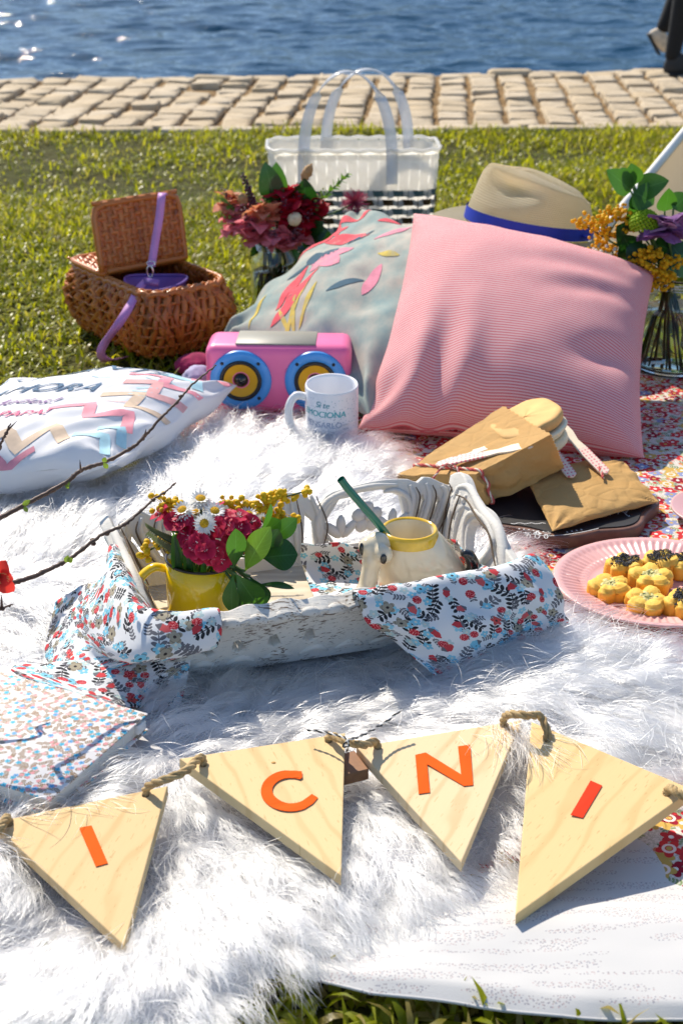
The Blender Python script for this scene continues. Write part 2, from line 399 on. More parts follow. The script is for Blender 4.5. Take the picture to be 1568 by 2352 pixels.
for c in range(-32, 33):
    s = c*.127
    for k_ in range(9):
        q = (k_+.75)/9.6; a = Vector((s, edge_near(s), 0)); b = Vector((s+.0715*1.38, edge_far(s), 0)); p = a.lerp(b, q)
        p += Vector((random.gauss(0, .003), random.gauss(0, .004), -.030+random.gauss(0, .005)))
        rz = -.06+random.gauss(0, .022)
        if abs(c) <= 15:
            o = link('cobble', SM[random.randrange(8)], path, True); o.location = p; o.rotation_euler = (random.gauss(0, .03), random.gauss(0, .03), rz); o.scale = (random.uniform(.9, 1.06), random.uniform(.86, 1.05), 1)
        else:
            far.add(*box(.1, .13, .07, .016, 1), M=Matrix.Translation(p) @ Matrix.Rotation(rz, 4, 'Z'))
o = far.build('cobble_run', STONE, path); o['kind'] = 'stuff'
for c in range(-6, 7):
    s = c*.42; L_ = box(.40, .07, .05, .012, 2); o = MB().add(*L_).build('kerb_stone', STONE, path, local=True)
    o.location = (s, edge_near(s)+.012, -.020); o.rotation_euler = (0, random.gauss(0, .02), .03)
for c in range(-14, 15):
    s = c*.21; o = MB().add(*box(.2, .09, .1, .022, 2)).build('edge_stone', STONE, path, local=True)
    o.location = (s+.1, edge_far(s)-.03, -.046+random.gauss(0, .006)); o.rotation_euler = (random.gauss(0, .04), random.gauss(0, .04), .1+random.gauss(0, .04))
xs = np.array([-80., -4, 4, 80]); X = np.stack([xs, xs]); Y = np.stack([edge_far(np.clip(xs, -4, 4))]*2); Y[1] -= .25; Z = np.array([[-.013]*4, [-1.2]*4])
tag(gridmesh('bank', X, Y, Z, EARTH), 'earth bank under the stone edge', None, kind='structure')
# water --------------------------------------------------------------
nb = NB('lake_water', .10, .5); nb.set('Base Color', (.003, .042, .085)); nb.set('IOR', 1.33)
co = nb.co(); a = nb.noise(nb.scale(co, (1.3, 3.0, 1)), 2.6, 4, .55, .3); b = nb.noise(nb.scale(co, (1, 2.2, 1)), 9, 3)
nb.set('Normal', nb.bump(a+b*.25, .42, .075)); WATER = nb.mat
xs = np.concatenate([[-400, -60], np.linspace(-5, 5, 260), [60, 400]]); ys = np.concatenate([[5.8], np.linspace(7, 17, 420), np.geomspace(18, 600, 14)])
X, Y = np.meshgrid(xs, ys); fade = ((np.abs(X) < 5.01) & (Y < 17.01))*np.clip((17-Y)/3, 0, 1)
wv = .027*fbm(X*1.1+.3*Y, Y*2.3, 3, 21)+.016*fbm(X*3.5, Y*6.5+.6*X, 2, 31)+.006*np.sin(Y*9+1.2*X+2*vn(X, Y, 4))
tag(gridmesh('lake', X, Y, -.36+wv*fade, WATER), 'rippled blue lake water beyond the path', None, kind='structure')
X, Y = np.meshgrid(np.linspace(-500, 500, 60), np.linspace(150, 420, 14)); u = (Y-150)/270
Z = -2+(22+8*np.clip(X/90, -.4, 1)+5*fbm(X/40, Y/60, 3, 9))*np.clip(u*9, 0, 1)+14*u
tag(gridmesh('far_shore', X, Y, Z, mat('far_woods', (.035, .06, .025), .9, .4, .2)), 'low wooded shore across the lake', None, kind='structure')
# ================================================================ person at the water's edge (mostly out of frame) and canvas tent
b0 = P(1505, 161, -.0); px_, py_ = b0.x, b0.y-.06
def PV(x, y, z): return Vector((px_+x, py_+y, z))
TROUSER = mat('black_trouser_cloth', (.006, .006, .007), .85, .2, 60); JACKET = mat('dark_jacket_cloth', (.02, .022, .03), .85); SKIN = mat('skin', (.55, .33, .24), .5, .05, 20, sub=.1)
SHOE = mat('beige_suede', (.66, .54, .40), .75, .2, 40, .2, 300); SOLE = mat('black_rubber', (.02, .02, .02), .7)
per = thing('person', 'person in black trousers walking past at the water, pale shoe raised behind', 'person', (px_, py_, 0))
V = [PV(.14, 0, .96), PV(.16, 0, 1.15), PV(.18, 0, 1.38), PV(.19, 0, 1.50), PV(.2, 0, 1.56), PV(.21, .0, 1.66), PV(.22, 0, 1.74),
     PV(.13, -.09, .90), PV(.085, -.09, .50), PV(.035, -.09, .10), PV(.03, -.09, .05),
     PV(.13, .09, .90), PV(.14, .09, .50), PV(.035, .09, .20), PV(.01, .09, .15),
     PV(.18, -.19, 1.42), PV(.12, -.25, 1.16), PV(.24, -.27, .95), PV(.28, -.27, .87), PV(.18, .19, 1.42), PV(.26, .25, 1.16), PV(.36, .22, .97), PV(.40, .22, .90)]
E_ = [(0, 1), (1, 2), (2, 3), (3, 4), (4, 5), (5, 6), (0, 7), (7, 8), (8, 9), (9, 10), (0, 11), (11, 12), (12, 13), (13, 14), (2, 15), (15, 16), (16, 17), (17, 18), (2, 19), (19, 20), (20, 21), (21, 22)]
R = [.13, .125, .14, .07, .055, .09, .075, .085, .066, .036, .034, .085, .062, .036, .032, .06, .045, .034, .03, .06, .045, .034, .03]
v, f = skinned(V, E_, R, 2); body = MB().add(v, f)
body.m = [0 if sum(body.v[i].z for i in q)/len(q) < .98 else (2 if sum(body.v[i].z for i in q)/len(q) > 1.52 else 1) for q in body.f]
body.build('body', [TROUSER, JACKET, SKIN], per)
hair = MB().add(*blob(PV(.235, 0, 1.70), (.10, .085, .10), 3, .03)); 
hm = hair.build('hair', mat('brown_hair', (.06, .035, .02), .6), per)
def shoe(c, ang, name, m, k=1.):
    M = Matrix.Translation(c) @ Matrix.Rotation(ang, 4, 'Y') @ Matrix.Scale(k, 4); mb = MB()
    v, f = lathe([(.0, -.05), (.036, -.05), (.042, -.03), (.040, .0), (.034, .03), (.03, .05), (0, .052)], 16, 1.7, 1)
    v = [Vector((p.x*(1.15 if p.x > 0 else 1)+.03*(p.x > 0), p.y, p.z*(1-.45*max(0, p.x)/.07))) for p in v]
    sh = mb.add(v, f, M=M).build(name, m, per)
    MB().add(*box(.17, .078, .016, .006), M=M @ Matrix.Translation((.02, 0, -.055))).build('sole', SOLE, sh)
shoe(PV(.055, -.09, .048), 0, 'shoe', SOLE, .8); shoe(PV(.008, .09, .135), 1.0, 'shoe', SHOE, .62)
# canvas tent: a beige sheet, its slanting fold edge whitened for sunlight, and a pole ---------
nb = NB('beige_canvas', .9, .1); n = nb.noise(nb.co(), 220, 2); nb.set('Base Color', nb.mix(n, (.66, .54, .40), (.74, .62, .48))); thin(nb, (.80, .58, .32), .35); CANVAS = nb.mat
tent = thing('canvas_tent', 'beige canvas sheet with a sunlit slanting edge, painted white, at the right border', 'tent', (.95, 3.3, 0))
a = Q(1436, 497, 3.05); b = Q(1640, 235, 3.25); a0 = a-(b-a)*.85; a0.z = max(a0.z, .0); top = b+(b-a)*1.2
def sheet(u, v):
    p = a0.lerp(top, v); q = Vector((p.x+.62*(1-v*.55), p.y+.30-.1*v, p.z*.96+.01))
    r = p.lerp(q, u); r.y += .03*math.sin(u*PI*2.5+v*2)*u; return r
v, f, u = gridf(sheet, 16, 20); MB().add(v, f, u).build('canvas', CANVAS, tent)
MB().add(*tube([a0.lerp(top, k/10)+Vector((-.002, -.004, 0)) for k in range(11)], .009, 8)).build('hem', mat('sunlit_fold_white', (.78, .75, .70), .8), tent)  # white tube stands in for sun on the canvas fold
bk = Vector((top.x+.2, top.y+.9, 0)); MB().add(*tube([bk, bk.lerp(top, .5), top], .014, 8)).build('pole', mat('pale_pole_wood', (.55, .42, .27), .6), tent)
# ================================================================ quilt with a flower print, folded-over white back, cushions
nb = NB('flower_print_quilt', .9, .15); uv = nb.scale(nb.uv(), (1.22, 1.22, 1))
c = (.70, .64, .58)
RED, DRED, YEL, GRN, BLU, ORA, PNK = (.56, .035, .04), (.30, .012, .03), (.56, .36, .09), (.20, .27, .12), (.24, .28, .48), (.62, .20, .10), (.68, .30, .28)
bgn = nb.noise(uv, 130, 3, .7)
c = nb.mix((nb.math('ABSOLUTE', bgn-.5) < .035)*.55, c, (.34, .32, .22))
m, s, g, b, r = nb.motif(uv, 46, 'sprig', .40, 1, .9); c = nb.mix(m, c, nb.ramp(g, [(0, GRN), (.5, (.34, .38, .18)), (.8, (.16, .26, .16))], 'CONSTANT'))
m, s, g, b, r = nb.motif(uv, 70, 'berry', .42, 2, .9); c = nb.mix(m*(b > .3), c, nb.ramp(g, [(0, ORA), (.35, DRED), (.6, RED), (.85, YEL)], 'CONSTANT'))
m, s, g, b, r = nb.motif(uv, 34, 'flower', .44, 3, .85); col = nb.ramp(g, [(0, RED), (.3, YEL), (.45, RED), (.62, BLU), (.75, DRED), (.9, PNK)], 'CONSTANT')
c = nb.mix(m, c, col); c = nb.mix(s, c, nb.ramp(b, [(0, (.85, .8, .7)), (.5, YEL), (.8, (.8, .76, .7))], 'CONSTANT'))
m, s, g, b, r = nb.motif(uv, 24, 'flower', .36, 4, .8); pk = b > .35; col = nb.ramp(g, [(0, RED), (.45, (.66, .04, .04)), (.7, YEL), (.88, DRED)], 'CONSTANT')
c = nb.mix(m*pk, c, col); c = nb.mix((nb.math('ABSOLUTE', r-.15) < .04)*pk*m, c, (.85, .70, .62)); c = nb.mix((r < .08)*pk, c, YEL)
nb.set('Base Color', c); nb.set('Normal', nb.bump(nb.noise(uv, 900, 2), .25, .001)); QUILT = nb.mat
def quilt_z(x, y):
    return .014+.007*fbm(x*5, y*7, 3, 41)+.006*np.clip(vn(x*3+1, y*3.3, 44), 0, 1)+.02*np.clip((x-.36)*2.5, 0, 1)*np.clip(vn(x*2.3-3, y*5, 47)+.2, 0, 1)*(y > 1.55)
qa, qb, qc, qd = P(420, 945), P(1900, 836), P(2160, 2250), P(300, 2050)
def clothgrid(name, corners, nu, nv, zf, m, ragged=.006, seed=0):
    a, b, c_, d = [np.array(k[:2]) for k in corners]; U, Vv = np.meshgrid(np.linspace(0, 1, nu), np.linspace(0, 1, nv))
    XY = (a*((1-U)*(1-Vv))[..., None]+b*(U*(1-Vv))[..., None]+c_*(U*Vv)[..., None]+d*((1-U)*Vv)[..., None])
    X, Y = XY[..., 0], XY[..., 1]; X = X+ragged*fbm(X*9, Y*9, 2, seed); Y = Y+ragged*fbm(X*9+5, Y*9, 2, seed+3)
    return gridmesh(name, X, Y, zf(X, Y), m, uv=np.stack([X, Y], -1).reshape(-1, 2))
tag(clothgrid('picnic_quilt', (qa, qb, qc, qd), 170, 170, quilt_z, QUILT, seed=3), 'picnic quilt printed with small red, yellow and blue flowers under cushions and plate', 'quilt')
nb = NB('tiny_sprig_cotton', .9, .15); uv = nb.uv(); c = (.66, .65, .63)
band = nb.noise(nb.scale(uv, (14, 95, 1)), 1, 1)
m, s, g, b, r = nb.motif(nb.scale(uv, (1, 1.25, 1)), 330, 'berry', .42, 6, 1.); c = nb.mix(m*(band > .53)*.75, c, nb.ramp(g, [(0, (.30, .26, .28)), (.45, (.46, .32, .32)), (.75, (.24, .23, .30))], 'CONSTANT'))
nb.set('Base Color', c); nb.set('Normal', nb.bump(nb.noise(uv, 900, 2), .2, .001)); thin(nb, (.8, .78, .76), .12); TINY = nb.mat
wcl = [P(560, 2140, .02), P(1480, 1908, .02), P(2200, 2290, .02), P(700, 2246, .02)]
def wc_z(x, y):
    d = np.clip((x*.15-y+.93)*10, 0, 1)
    return .022+.004*fbm(x*6, y*14, 3, 61)+.005*np.sin(26*y+9*x+2*vn(x*4, y*4, 6))*np.clip(x*5-.3, 0, 1)+.003*d
def wc(u, v):
    a, b_, c_, d_ = wcl; top = a.lerp(b_, u) if u < .62 else None
    p0 = a.lerp(b_, min(u/.55, 1)) if u <= .55 else b_.lerp(Vector((b_.x+.30, b_.y-.165, 0)), (u-.55)/.45)
    fr = [P(560, 2195, .02), P(700, 2244, .02), P(850, 2286, .02), P(1100, 2312, .02), P(1340, 2330, .02), P(1568, 2338, .02), P(1900, 2350, .02)]
    q = min(u, .999)*(len(fr)-1); i = int(q); p1 = fr[i].lerp(fr[i+1], q-i)
    p = p0.lerp(p1, v); return p
v, f, u = gridf(wc, 90, 60); x = np.array([p.x for p in v]); y = np.array([p.y for p in v]); z = wc_z(x, y); vv = np.array([q[1] for q in u])
z = np.where(vv > .93, z-.006*(vv-.93)/.07, z)
v = [Vector((p.x, p.y, zz)) for p, zz in zip(v, z)]; mb = MB().add(v, f, [(p.x, p.y) for p in v])
hem = [v[-91+i]+Vector((0, .0005, -.0006)) for i in range(0, 91, 3)]
wc_o = mb.build('folded_cloth', TINY); tag(wc_o, 'white cotton quilt back with tiny mauve sprigs, spread to the front hem', 'cloth')
MB().add(*tube(hem, .0014, 6)).build('hem', TINY, wc_o)
# ---------------------------------------------------------------- cushions
class Pillow:
    def __init__(s, A, B, C, D, T, seed=0, suck=.045, wr=.006, asym=1., pleat=10, power=.5):
        s.A, s.B, s.C, s.D = [Vector(k) for k in (A, B, C, D)]; s.T = T; s.seed = seed; s.suck = suck; s.wr = wr; s.asym = asym; s.pleat = pleat; s.power = power
        s.n = ((s.A+s.B-s.C-s.D).cross(s.A+s.D-s.B-s.C)).normalized()
        s.w = ((s.A-s.D).length+(s.B-s.C).length)/2; s.h = ((s.A-s.B).length+(s.D-s.C).length)/2; s.extra = None
    def at(s, u, v, side=1):          # A(1,1) B(1,-1) C(-1,-1) D(-1,1)
        uu = u*(1-s.suck*(1-v*v)); vv = v*(1-s.suck*(1-u*u)); a, b = (uu+1)/2, (vv+1)/2
        p = s.C*(1-a)*(1-b)+s.B*a*(1-b)+s.D*(1-a)*b+s.A*a*b
        fu, fv = 1-abs(u)**2.4, 1-abs(v)**2.4; t = max(fu*fv, 0)**s.power
        k = s.seed; edge = (u**6*(1-v*v)*math.sin(s.pleat*v+k)+v**6*(1-u*u)*math.sin(s.pleat*1.15*u+k*2))
        w_ = float(fbm(u*2.2+k, v*2.2-k, 3, k))*.9+edge*1.3
        rr = math.hypot(abs(u)-1, abs(v)-1); w_ += math.exp(-rr*rr*5)*math.sin(9*math.atan2(1-abs(v), 1-abs(u)+1e-6)+k)*1.1*min(1, rr*4)
        h = s.T*(t if side > 0 else -t*s.asym)+s.wr*w_*min(1, t*3+.12)
        if s.extra: h += s.extra(u, v, side)
        return p+s.n*h
    def normal(s, u, v):
        e = .01; return (s.at(u+e, v)-s.at(u-e, v)).cross(s.at(u, v+e)-s.at(u, v-e)).normalized()
    def mesh(s, name, mats, parent=None, n=56, back=0):
        mb = MB()
        def tab(fn):
            q = [fn(-1+2*k/80) for k in range(81)]; L = np.concatenate([[0], np.cumsum([(b-a).length for a, b in zip(q[:-1], q[1:])])]); return L-L[-1]/2
        tu_, tv_ = tab(lambda t: s.at(t, 0)), tab(lambda t: s.at(0, t)); g_ = np.linspace(-1, 1, 81)
        def wp(t): t = t*2-1; return math.copysign(1-(1-abs(t))**1.35, t)
        for side in (1, -1):
            v, f, u = gridf(lambda a, b: s.at(wp(a), wp(b), side), n, n)
            mb.add(v, f if side > 0 else [q[::-1] for q in f], [(float(np.interp(wp(a), g_, tu_)), float(np.interp(wp(b), g_, tv_))) for a, b in u], m=back if side < 0 else 0)
        return mb.build(name, mats, parent)
    def print2d(s, V, Fc, pos, ang=0., off=.0010, mb=None):      # lay a flat print on the cushion's upper face
        mb = mb or MB(); ca, sa = math.cos(ang), math.sin(ang); out = []
        for p in V:
            x = pos[0]+p.x*ca-p.y*sa; y = pos[1]+p.x*sa+p.y*ca; u, v_ = x/(s.w/2), y/(s.h/2)
            u = max(-.99, min(.99, u)); v_ = max(-.99, min(.99, v_)); out.append(s.at(u, v_)+s.normal(u, v_)*off)
        return mb.add(out, Fc)
def ribbon(pts, wd, sub=4):
    pts = [Vector((p[0], p[1], 0)) for p in pts]; fine = []
    for a, b in zip(pts[:-1], pts[1:]): fine += [a.lerp(b, k/sub) for k in range(sub)]
    fine.append(pts[-1]); V = []
    for i, p in enumerate(fine):
        d = fine[min(i+1, len(fine)-1)]-fine[max(i-1, 0)]; nn = Vector((-d.y, d.x, 0)).normalized()
        V += [p-nn*wd/2, p, p+nn*wd/2]
    return V, [q for i in range(len(fine)-1) for q in ((3*i, 3*i+3, 3*i+4, 3*i+1), (3*i+1, 3*i+4, 3*i+5, 3*i+2))]
# pink striped cushion ------------------------------------------------
nb = NB('pink_pinstripe_cotton', .85, .2); uv = nb.uv(); x, y, _ = nb.sep(uv); wob = nb.noise(uv, 5, 2)*.0015
t = nb.math('FRACT', (y+wob)*215); st = nb.ramp(t, [(0, (0, 0, 0)), (.1, (1, 1, 1)), (.48, (1, 1, 1)), (.6, (0, 0, 0))])
nb.set('Base Color', nb.mix(st, (.90, .66, .64), (.78, .17, .20))); nb.set('Normal', nb.bump(nb.noise(uv, 700, 2), .2, .0008)); thin(nb, (.92, .40, .42), .20); PINST = nb.mat
pk = thing('striped_cushion', 'large pink cushion with fine red pinstripes leaning in the middle of the quilt', 'cushion', P(1150, 1000))
pkB, pkC = P(1478, 1052, .03), P(822, 985, .03); pkD = Q(950, 490, 2.44); pkA = Q(1503, 630, 2.33)
PK = Pillow(pkA, pkB, pkC, pkD, .108, 3, .065, .0022, .8, 11, .50)
PK.extra = lambda u, v, side: (.012*math.exp(-((u+.55)**2*9+(v+.75)**2*5))*math.sin(16*u) - .014*math.exp(-((u-.75)**2*16+(v+.35-.4*(u-.75))**2*60)) - .010*math.exp(-((u-.6)**2*7+(v-.25-.35*(u-.6))**2*90)) - .008*math.exp(-((u-.45)**2*6+(v-.5-.2*(u-.6))**2*80))-.012*math.exp(-((u+.93)**2*40+(v+.78)**2*60))) if side > 0 else 0
PK.mesh('cover', PINST, pk, 80)
# grey-green cushion with pink blossoms -------------------------------
nb = NB('washed_flower_linen', .9, .15); uv = nb.uv(); n = nb.noise(uv, 9, 5, .65); n2 = nb.noise(uv, 26, 4)
c = nb.mix(n2*.6, nb.ramp(n, [(.3, (.17, .29, .31)), (.45, (.32, .37, .34)), (.58, (.50, .45, .38)), (.75, (.38, .28, .27))]), (.26, .32, .30))
nb.set('Base Color', c); nb.set('Normal', nb.bump(nb.noise(uv, 500, 2), .3, .001)); LINEN = nb.mat
lc = thing('flowered_cushion', 'grey green cushion with pink painted blossoms behind the pink cassette speaker', 'cushion', P(800, 930))
_t, _b, _l = Q(822, 488, 2.74), P(850, 962, .045), Q(503, 792, 2.45)
GR = Pillow(_t, _t+_b-_l, _b, _l, .075, 9, .05, .012, .7, 9, .5)
GR.mesh('cover', LINEN, lc, 100)
def faded(name, a, b):
    nb = NB(name, .9, .15); n = nb.noise(nb.co(), 70, 5, .7); n2 = nb.noise(nb.co(), 18, 3); nb.set('Base Color', nb.ramp(n*.6+n2*.5, [(.36, b), (.52, a), (.7, tuple(min(1, k*1.25) for k in a))])); return nb.mat
pc = faded('coral_print', (.66, .10, .12), (.50, .30, .27)); yc = faded('mustard_print', (.52, .40, .10), (.42, .40, .28)); dk = faded('slate_print', (.06, .11, .15), (.2, .26, .27)); pp = faded('rose_print', (.64, .24, .31), (.52, .38, .36))
def petal_poly(L, W, n=12):
    c_ = [(L*(k/n), W*.5*math.sin(PI*(k/n))**.8) for k in range(n+1)]; V = []
    for x_, w_ in c_: V += [Vector((x_, w_*q, 0)) for q in (-1, -.6, -.2, .2, .6, 1)]
    return V, [(6*i+k, 6*i+6+k, 6*i+7+k, 6*i+1+k) for i in range(n) for k in range(5)]
for (u_, v_, a_, L, W, m_) in [(.20, .86, -.55, .10, .032, pc), (.30, .70, -1.15, .12, .040, pc), (.34, .74, 2.5, .13, .020, pc), (.42, .62, 1.0, .10, .028, pc), (.62, .86, -1.0, .06, .024, pc), (.70, .70, -.6, .05, .022, pc), (.55, .78, -2.2, .05, .02, pc), (-.08, .46, -.75, .10, .05, pp), (.00, .38, -1.6, .07, .042, pp), (-.16, .40, -.2, .08, .030, pp),
                               (-.80, .36, -.15, .15, .036, pc), (-.64, .44, .12, .12, .026, pc), (-.52, .40, -.3, .09, .022, pc), (-.85, .10, .5, .10, .010, yc), (-.82, .02, .75, .10, .011, yc), (-.9, .16, .15, .13, .009, yc), (-.74, .02, .25, .10, .012, yc), (-.9, .56, .45, .10, .009, yc), (-.78, .12, 1.1, .08, .009, yc),
                               (.10, .58, -2.3, .045, .045, dk), (.14, .50, -1.2, .04, .03, dk), (.30, .34, -.3, .07, .014, dk), (.12, .94, -.2, .10, .020, dk), (-.3, .62, -.4, .07, .012, dk), (.45, .1, -.5, .09, .022, pp), (-.35, -.05, -.6, .08, .020, dk), (-.2, -.35, .3, .09, .026, pp), (.3, -.1, -1.4, .06, .014, yc), (.75, .35, -.7, .08, .024, pc)]:
    GR.print2d(*petal_poly(L, W), (u_*GR.w/2, v_*GR.h/2), a_).build('printed_blossom', m_, lc)
# white printed cushion ------------------------------------------------
nb = NB('white_satin_cotton', .6, .35); uv = nb.uv(); n = nb.noise(uv, 6, 3); nb.set('Base Color', nb.mix(n, (.82, .82, .84), (.86, .86, .87))); nb.set('Normal', nb.bump(nb.noise(uv, 600, 2), .12, .0006)); thin(nb, (.86, .86, .86), .16); WSAT = nb.mat
wB = P(262, 1066, .098); wA = P(545, 884, .075); wC = P(-330, 1135, .075); wD = wA+(wC-wB)+Vector((.0, -.06, .065))
WP = Pillow(wA, wB, wC, wD, .050, 5, .035, .005, 1.15, 8, .42)
WP.extra = lambda u, v, side: (-.015*math.exp(-((u-.86)**2*30+(v+.80)**2*18)) + .012*math.exp(-((u-.78)**2*60+(v+.88)**2*40)) + .004*math.sin(14*(u-v))*math.exp(-((u-.7)**2*7+(v+.6)**2*7)) + .008*math.sin(5*u+1)*max(0, v)**2) if side > 0 else 0
wp = thing('printed_cushion', 'white cushion with handwritten words and pastel zigzags on the fur rug', 'cushion', P(150, 1120, .03))
WP.mesh('cover', WSAT, wp, 120)
INK = {k: mat(k+'_fabric_ink', c, .75, .12, 80) for k, c in dict(pink=(.80, .30, .36), coral=(.82, .42, .40), tan=(.66, .50, .36), aqua=(.42, .68, .76), navy=(.06, .14, .24), violet=(.24, .14, .30), rose=(.72, .12, .24)).items()}
hw, hh = WP.w/2, WP.h/2
def zig(u0, v0, u1, v1, n, amp, wd, ink):
    d = Vector((u1-u0, v1-v0, 0)); nn = Vector((-d.y, d.x, 0)).normalized(); pts = []
    for k in range(n+1):
        q = Vector((u0, v0, 0))+d*(k/n)+nn*(amp*(1 if k % 2 else -1)); pts.append((q.x, q.y))
    WP.print2d(*ribbon(pts, wd, 5), (0, 0)).build('zigzag_print', INK[ink], wp)
e = .018
zig(-hw+.01, -hh+.032, hw-.085, -hh+.052, 8, .021, .017, 'tan')
zig(-hw+.01, -hh+.012, hw-.12, -hh+.012, 7, .010, .011, 'pink')
zig(hw-.075, -hh+.060, hw-.012, -hh+.022, 2, .012, .014, 'aqua'); zig(hw-.055, -hh+.085, hw-.010, -hh+.060, 2, .010, .013, 'aqua')
zig(hw-.150, -hh+.150, hw-.012, -hh+.095, 4, .020, .0165, 'pink')
zig(hw-.105, -hh+.215, hw-.012, -hh+.150, 3, .020, .0165, 'tan')
zig(hw-.100, -hh+.265, hw-.010, -hh+.205, 3, .016, .0165, 'coral')
zig(hw-.115, -hh+.315, hw-.010, -hh+.252, 3, .018, .0165, 'pink')
zig(hw-.085, -hh+.345, hw-.012, -hh+.300, 2, .012, .0165, 'aqua')
zig(hw-.10, -hh+.395, hw-.008, -hh+.345, 3, .018, .0165, 'pink')
zig(hw-.05, -hh+.43, hw-.008, -hh+.395, 2, .012, .0165, 'tan')
def word(s, x, y, size, ink, shear=.25, sp=1., ang=0., bold=0.):
    v, f = text_shape(s, size, shear, sp); mb = WP.print2d(v, f, (x, y), ang, .0013)
    if bold: WP.print2d([Vector((p.x+bold, p.y+bold*.4, 0)) for p in v], f, (x, y), ang, .0015, mb)
    mb.build('lettering', INK[ink], wp)
word('INSTANTE', -.045, .140, .054, 'navy', .35, 1.05); word('ES AHORA', -.075, .032, .046, 'navy', .42, 1.02, .03, .0012); word('\u00a1Ni lo dudes!', -.085, -.026, .034, 'violet', .4, 1.0, .04, .0008)
word('PAPA', -.100, -.078, .027, 'rose', .1, .95, 0, .001); word('la', -.060, -.077, .012, 'aqua', .1); word('PAPA!', -.014, -.074, .029, 'rose', .1, .95, 0, .001)
for i in range(9): WP.print2d(*ribbon([(-.2+.04*i, .085+.004*(i % 2)), (-.185+.04*i, .080), (-.17+.04*i, .086)], .002, 3), (0, 0)).build('garland_print', INK['aqua'], wp)
for a in (-.4, 0, .4): WP.print2d(*ribbon([(0, 0), (.03, 0)], .003, 3), (.09, .03+.03*a), a*.6).build('dash_print', INK['aqua'], wp)
WP.print2d(*ribbon([(.06, -.03), (.075, -.018), (.095, -.022), (.12, -.012)], .002, 3), (0, 0)).build('swirl_print', INK['coral'], wp)
# ================================================================ pink cassette speaker
PINK = mat('pink_plastic', (.86, .16, .36), .38, .04, 10, coat=.1); BLUEP = mat('sky_blue_plastic', (.06, .30, .72), .35, .04); YELP = mat('mustard_cone', (.72, .38, .005), .5, .05); BLK = mat('black_rubber_ring', (.012, .012, .014), .45, .1); DOME = mat('black_gloss_dome', (.01, .01, .012), .12, .1, coat=.4); GRYP = mat('grey_panel', (.27, .26, .21), .5, .04)
s0, s1 = P(478, 948, .022), P(803, 952, .022); sx = (s1-s0).normalized(); sw = (s1-s0).length+.004; sh, sdp = .112, .088
sz = Vector((0, .0, 1)).normalized(); sz = (sz-sz.dot(sx)*sx).normalized(); sy = sz.cross(sx)
SM_ = Matrix((sx, sy, sz)).transposed().to_4x4(); SM_.translation = (s0+s1)/2
spk = thing('speaker', 'pink box speaker with two blue ringed yellow cones beside the white mug', 'speaker', (s0+s1)/2)
MB().add(*box(sw, sdp, sh, .016, 4), M=SM_ @ Matrix.Translation((0, sdp/2, sh/2))).build('body', PINK, spk)
MB().add(*box(sw*.55, sdp-.020, .003, .001, 1), M=SM_ @ Matrix.Translation((-.004, sdp/2, sh+.0002))).build('top_panel', GRYP, spk)
for k in (-1, 1):
    M = SM_ @ Matrix.Translation((k*sw*.256, -.0005, sh*.50)) @ Matrix.Rotation(PI/2, 4, 'X')
    rg = MB().add(*lathe([(.031, 0), (.033, .004), (.047, .004), (.0485, .002), (.049, -.002)], 48), M=M).build('speaker_ring', BLUEP, spk)
    MB().add(*lathe([(.0265, .003), (.028, .006), (.031, .0065), (.0335, .0045)], 48), M=M).build('rubber_surround', BLK, rg)
    MB().add(*lathe([(.012, -.001), (.0275, .004)], 48), M=M).build('cone', YELP, rg)
    MB().add(*lathe([(.0002, .007), (.004, .0065), (.008, .0045), (.0115, .0005), (.0125, -.002)], 32), M=M).build('dome', DOME, rg)
    for a in (45, 135, 225, 315):
        MB().add(*lathe([(.0001, .005), (.0025, .005), (.0030, .003)], 12), M=M @ Matrix.Translation((.0405*math.cos(math.radians(a)), .0405*math.sin(math.radians(a)), .0005))).build('screw', BLK, rg)
# ================================================================ white mug with words
nb = NB('white_glazed_mug', .12, .5); uv = nb.uv(); c = (.80, .80, .82)
m, s, g, b, r = nb.motif(uv, 190, 'berry', .20, 2, .9); x, y, _ = nb.sep(uv)
c = nb.mix(m*(b > .25)*(y > .012)*(y < .088), c, nb.ramp(g, [(0, (.16, .22, .30)), (.4, (.40, .48, .56)), (.75, (.30, .52, .58))], 'CONSTANT')); nb.set('Base Color', c); MUGW = nb.mat
wm = P(762, 1018, .026); wmr, wmh = .0395, .098; wmM = Matrix.Translation(wm) @ Matrix.Rotation(.07, 4, 'X')
mug = thing('white_mug', 'white mug with dotted print and teal handwriting in front of the speaker', 'mug', wm)
pr = [(.0001, .004), (wmr-.006, .004), (wmr-.001, .006), (wmr, .010), (wmr, wmh-.003), (wmr-.001, wmh), (wmr-.003, wmh-.001), (wmr-.004, wmh-.006), (wmr-.004, .012), (.0001, .010)]
v, f = lathe(pr, 64); uvs = [((k % 64)/64*2*PI*wmr, v[k].z if 3*64 <= k < 5*64 else 0) for k in range(len(v))]
MB().add(v, f, uvs, M=wmM).build('cup', MUGW, mug)
hp = [Vector((-wmr+.003, -.004, .078)), Vector((-wmr-.013, -.008, .082)), Vector((-wmr-.023, -.011, .068)), Vector((-wmr-.024, -.012, .045)), Vector((-wmr-.014, -.008, .024)), Vector((-wmr+.003, -.004, .022))]
MB().add(*tube(catmull(hp, 6), .0062, 10, 1.), M=wmM).build('handle', mat('white_glaze', (.80, .79, .78), .12, .02), mug)
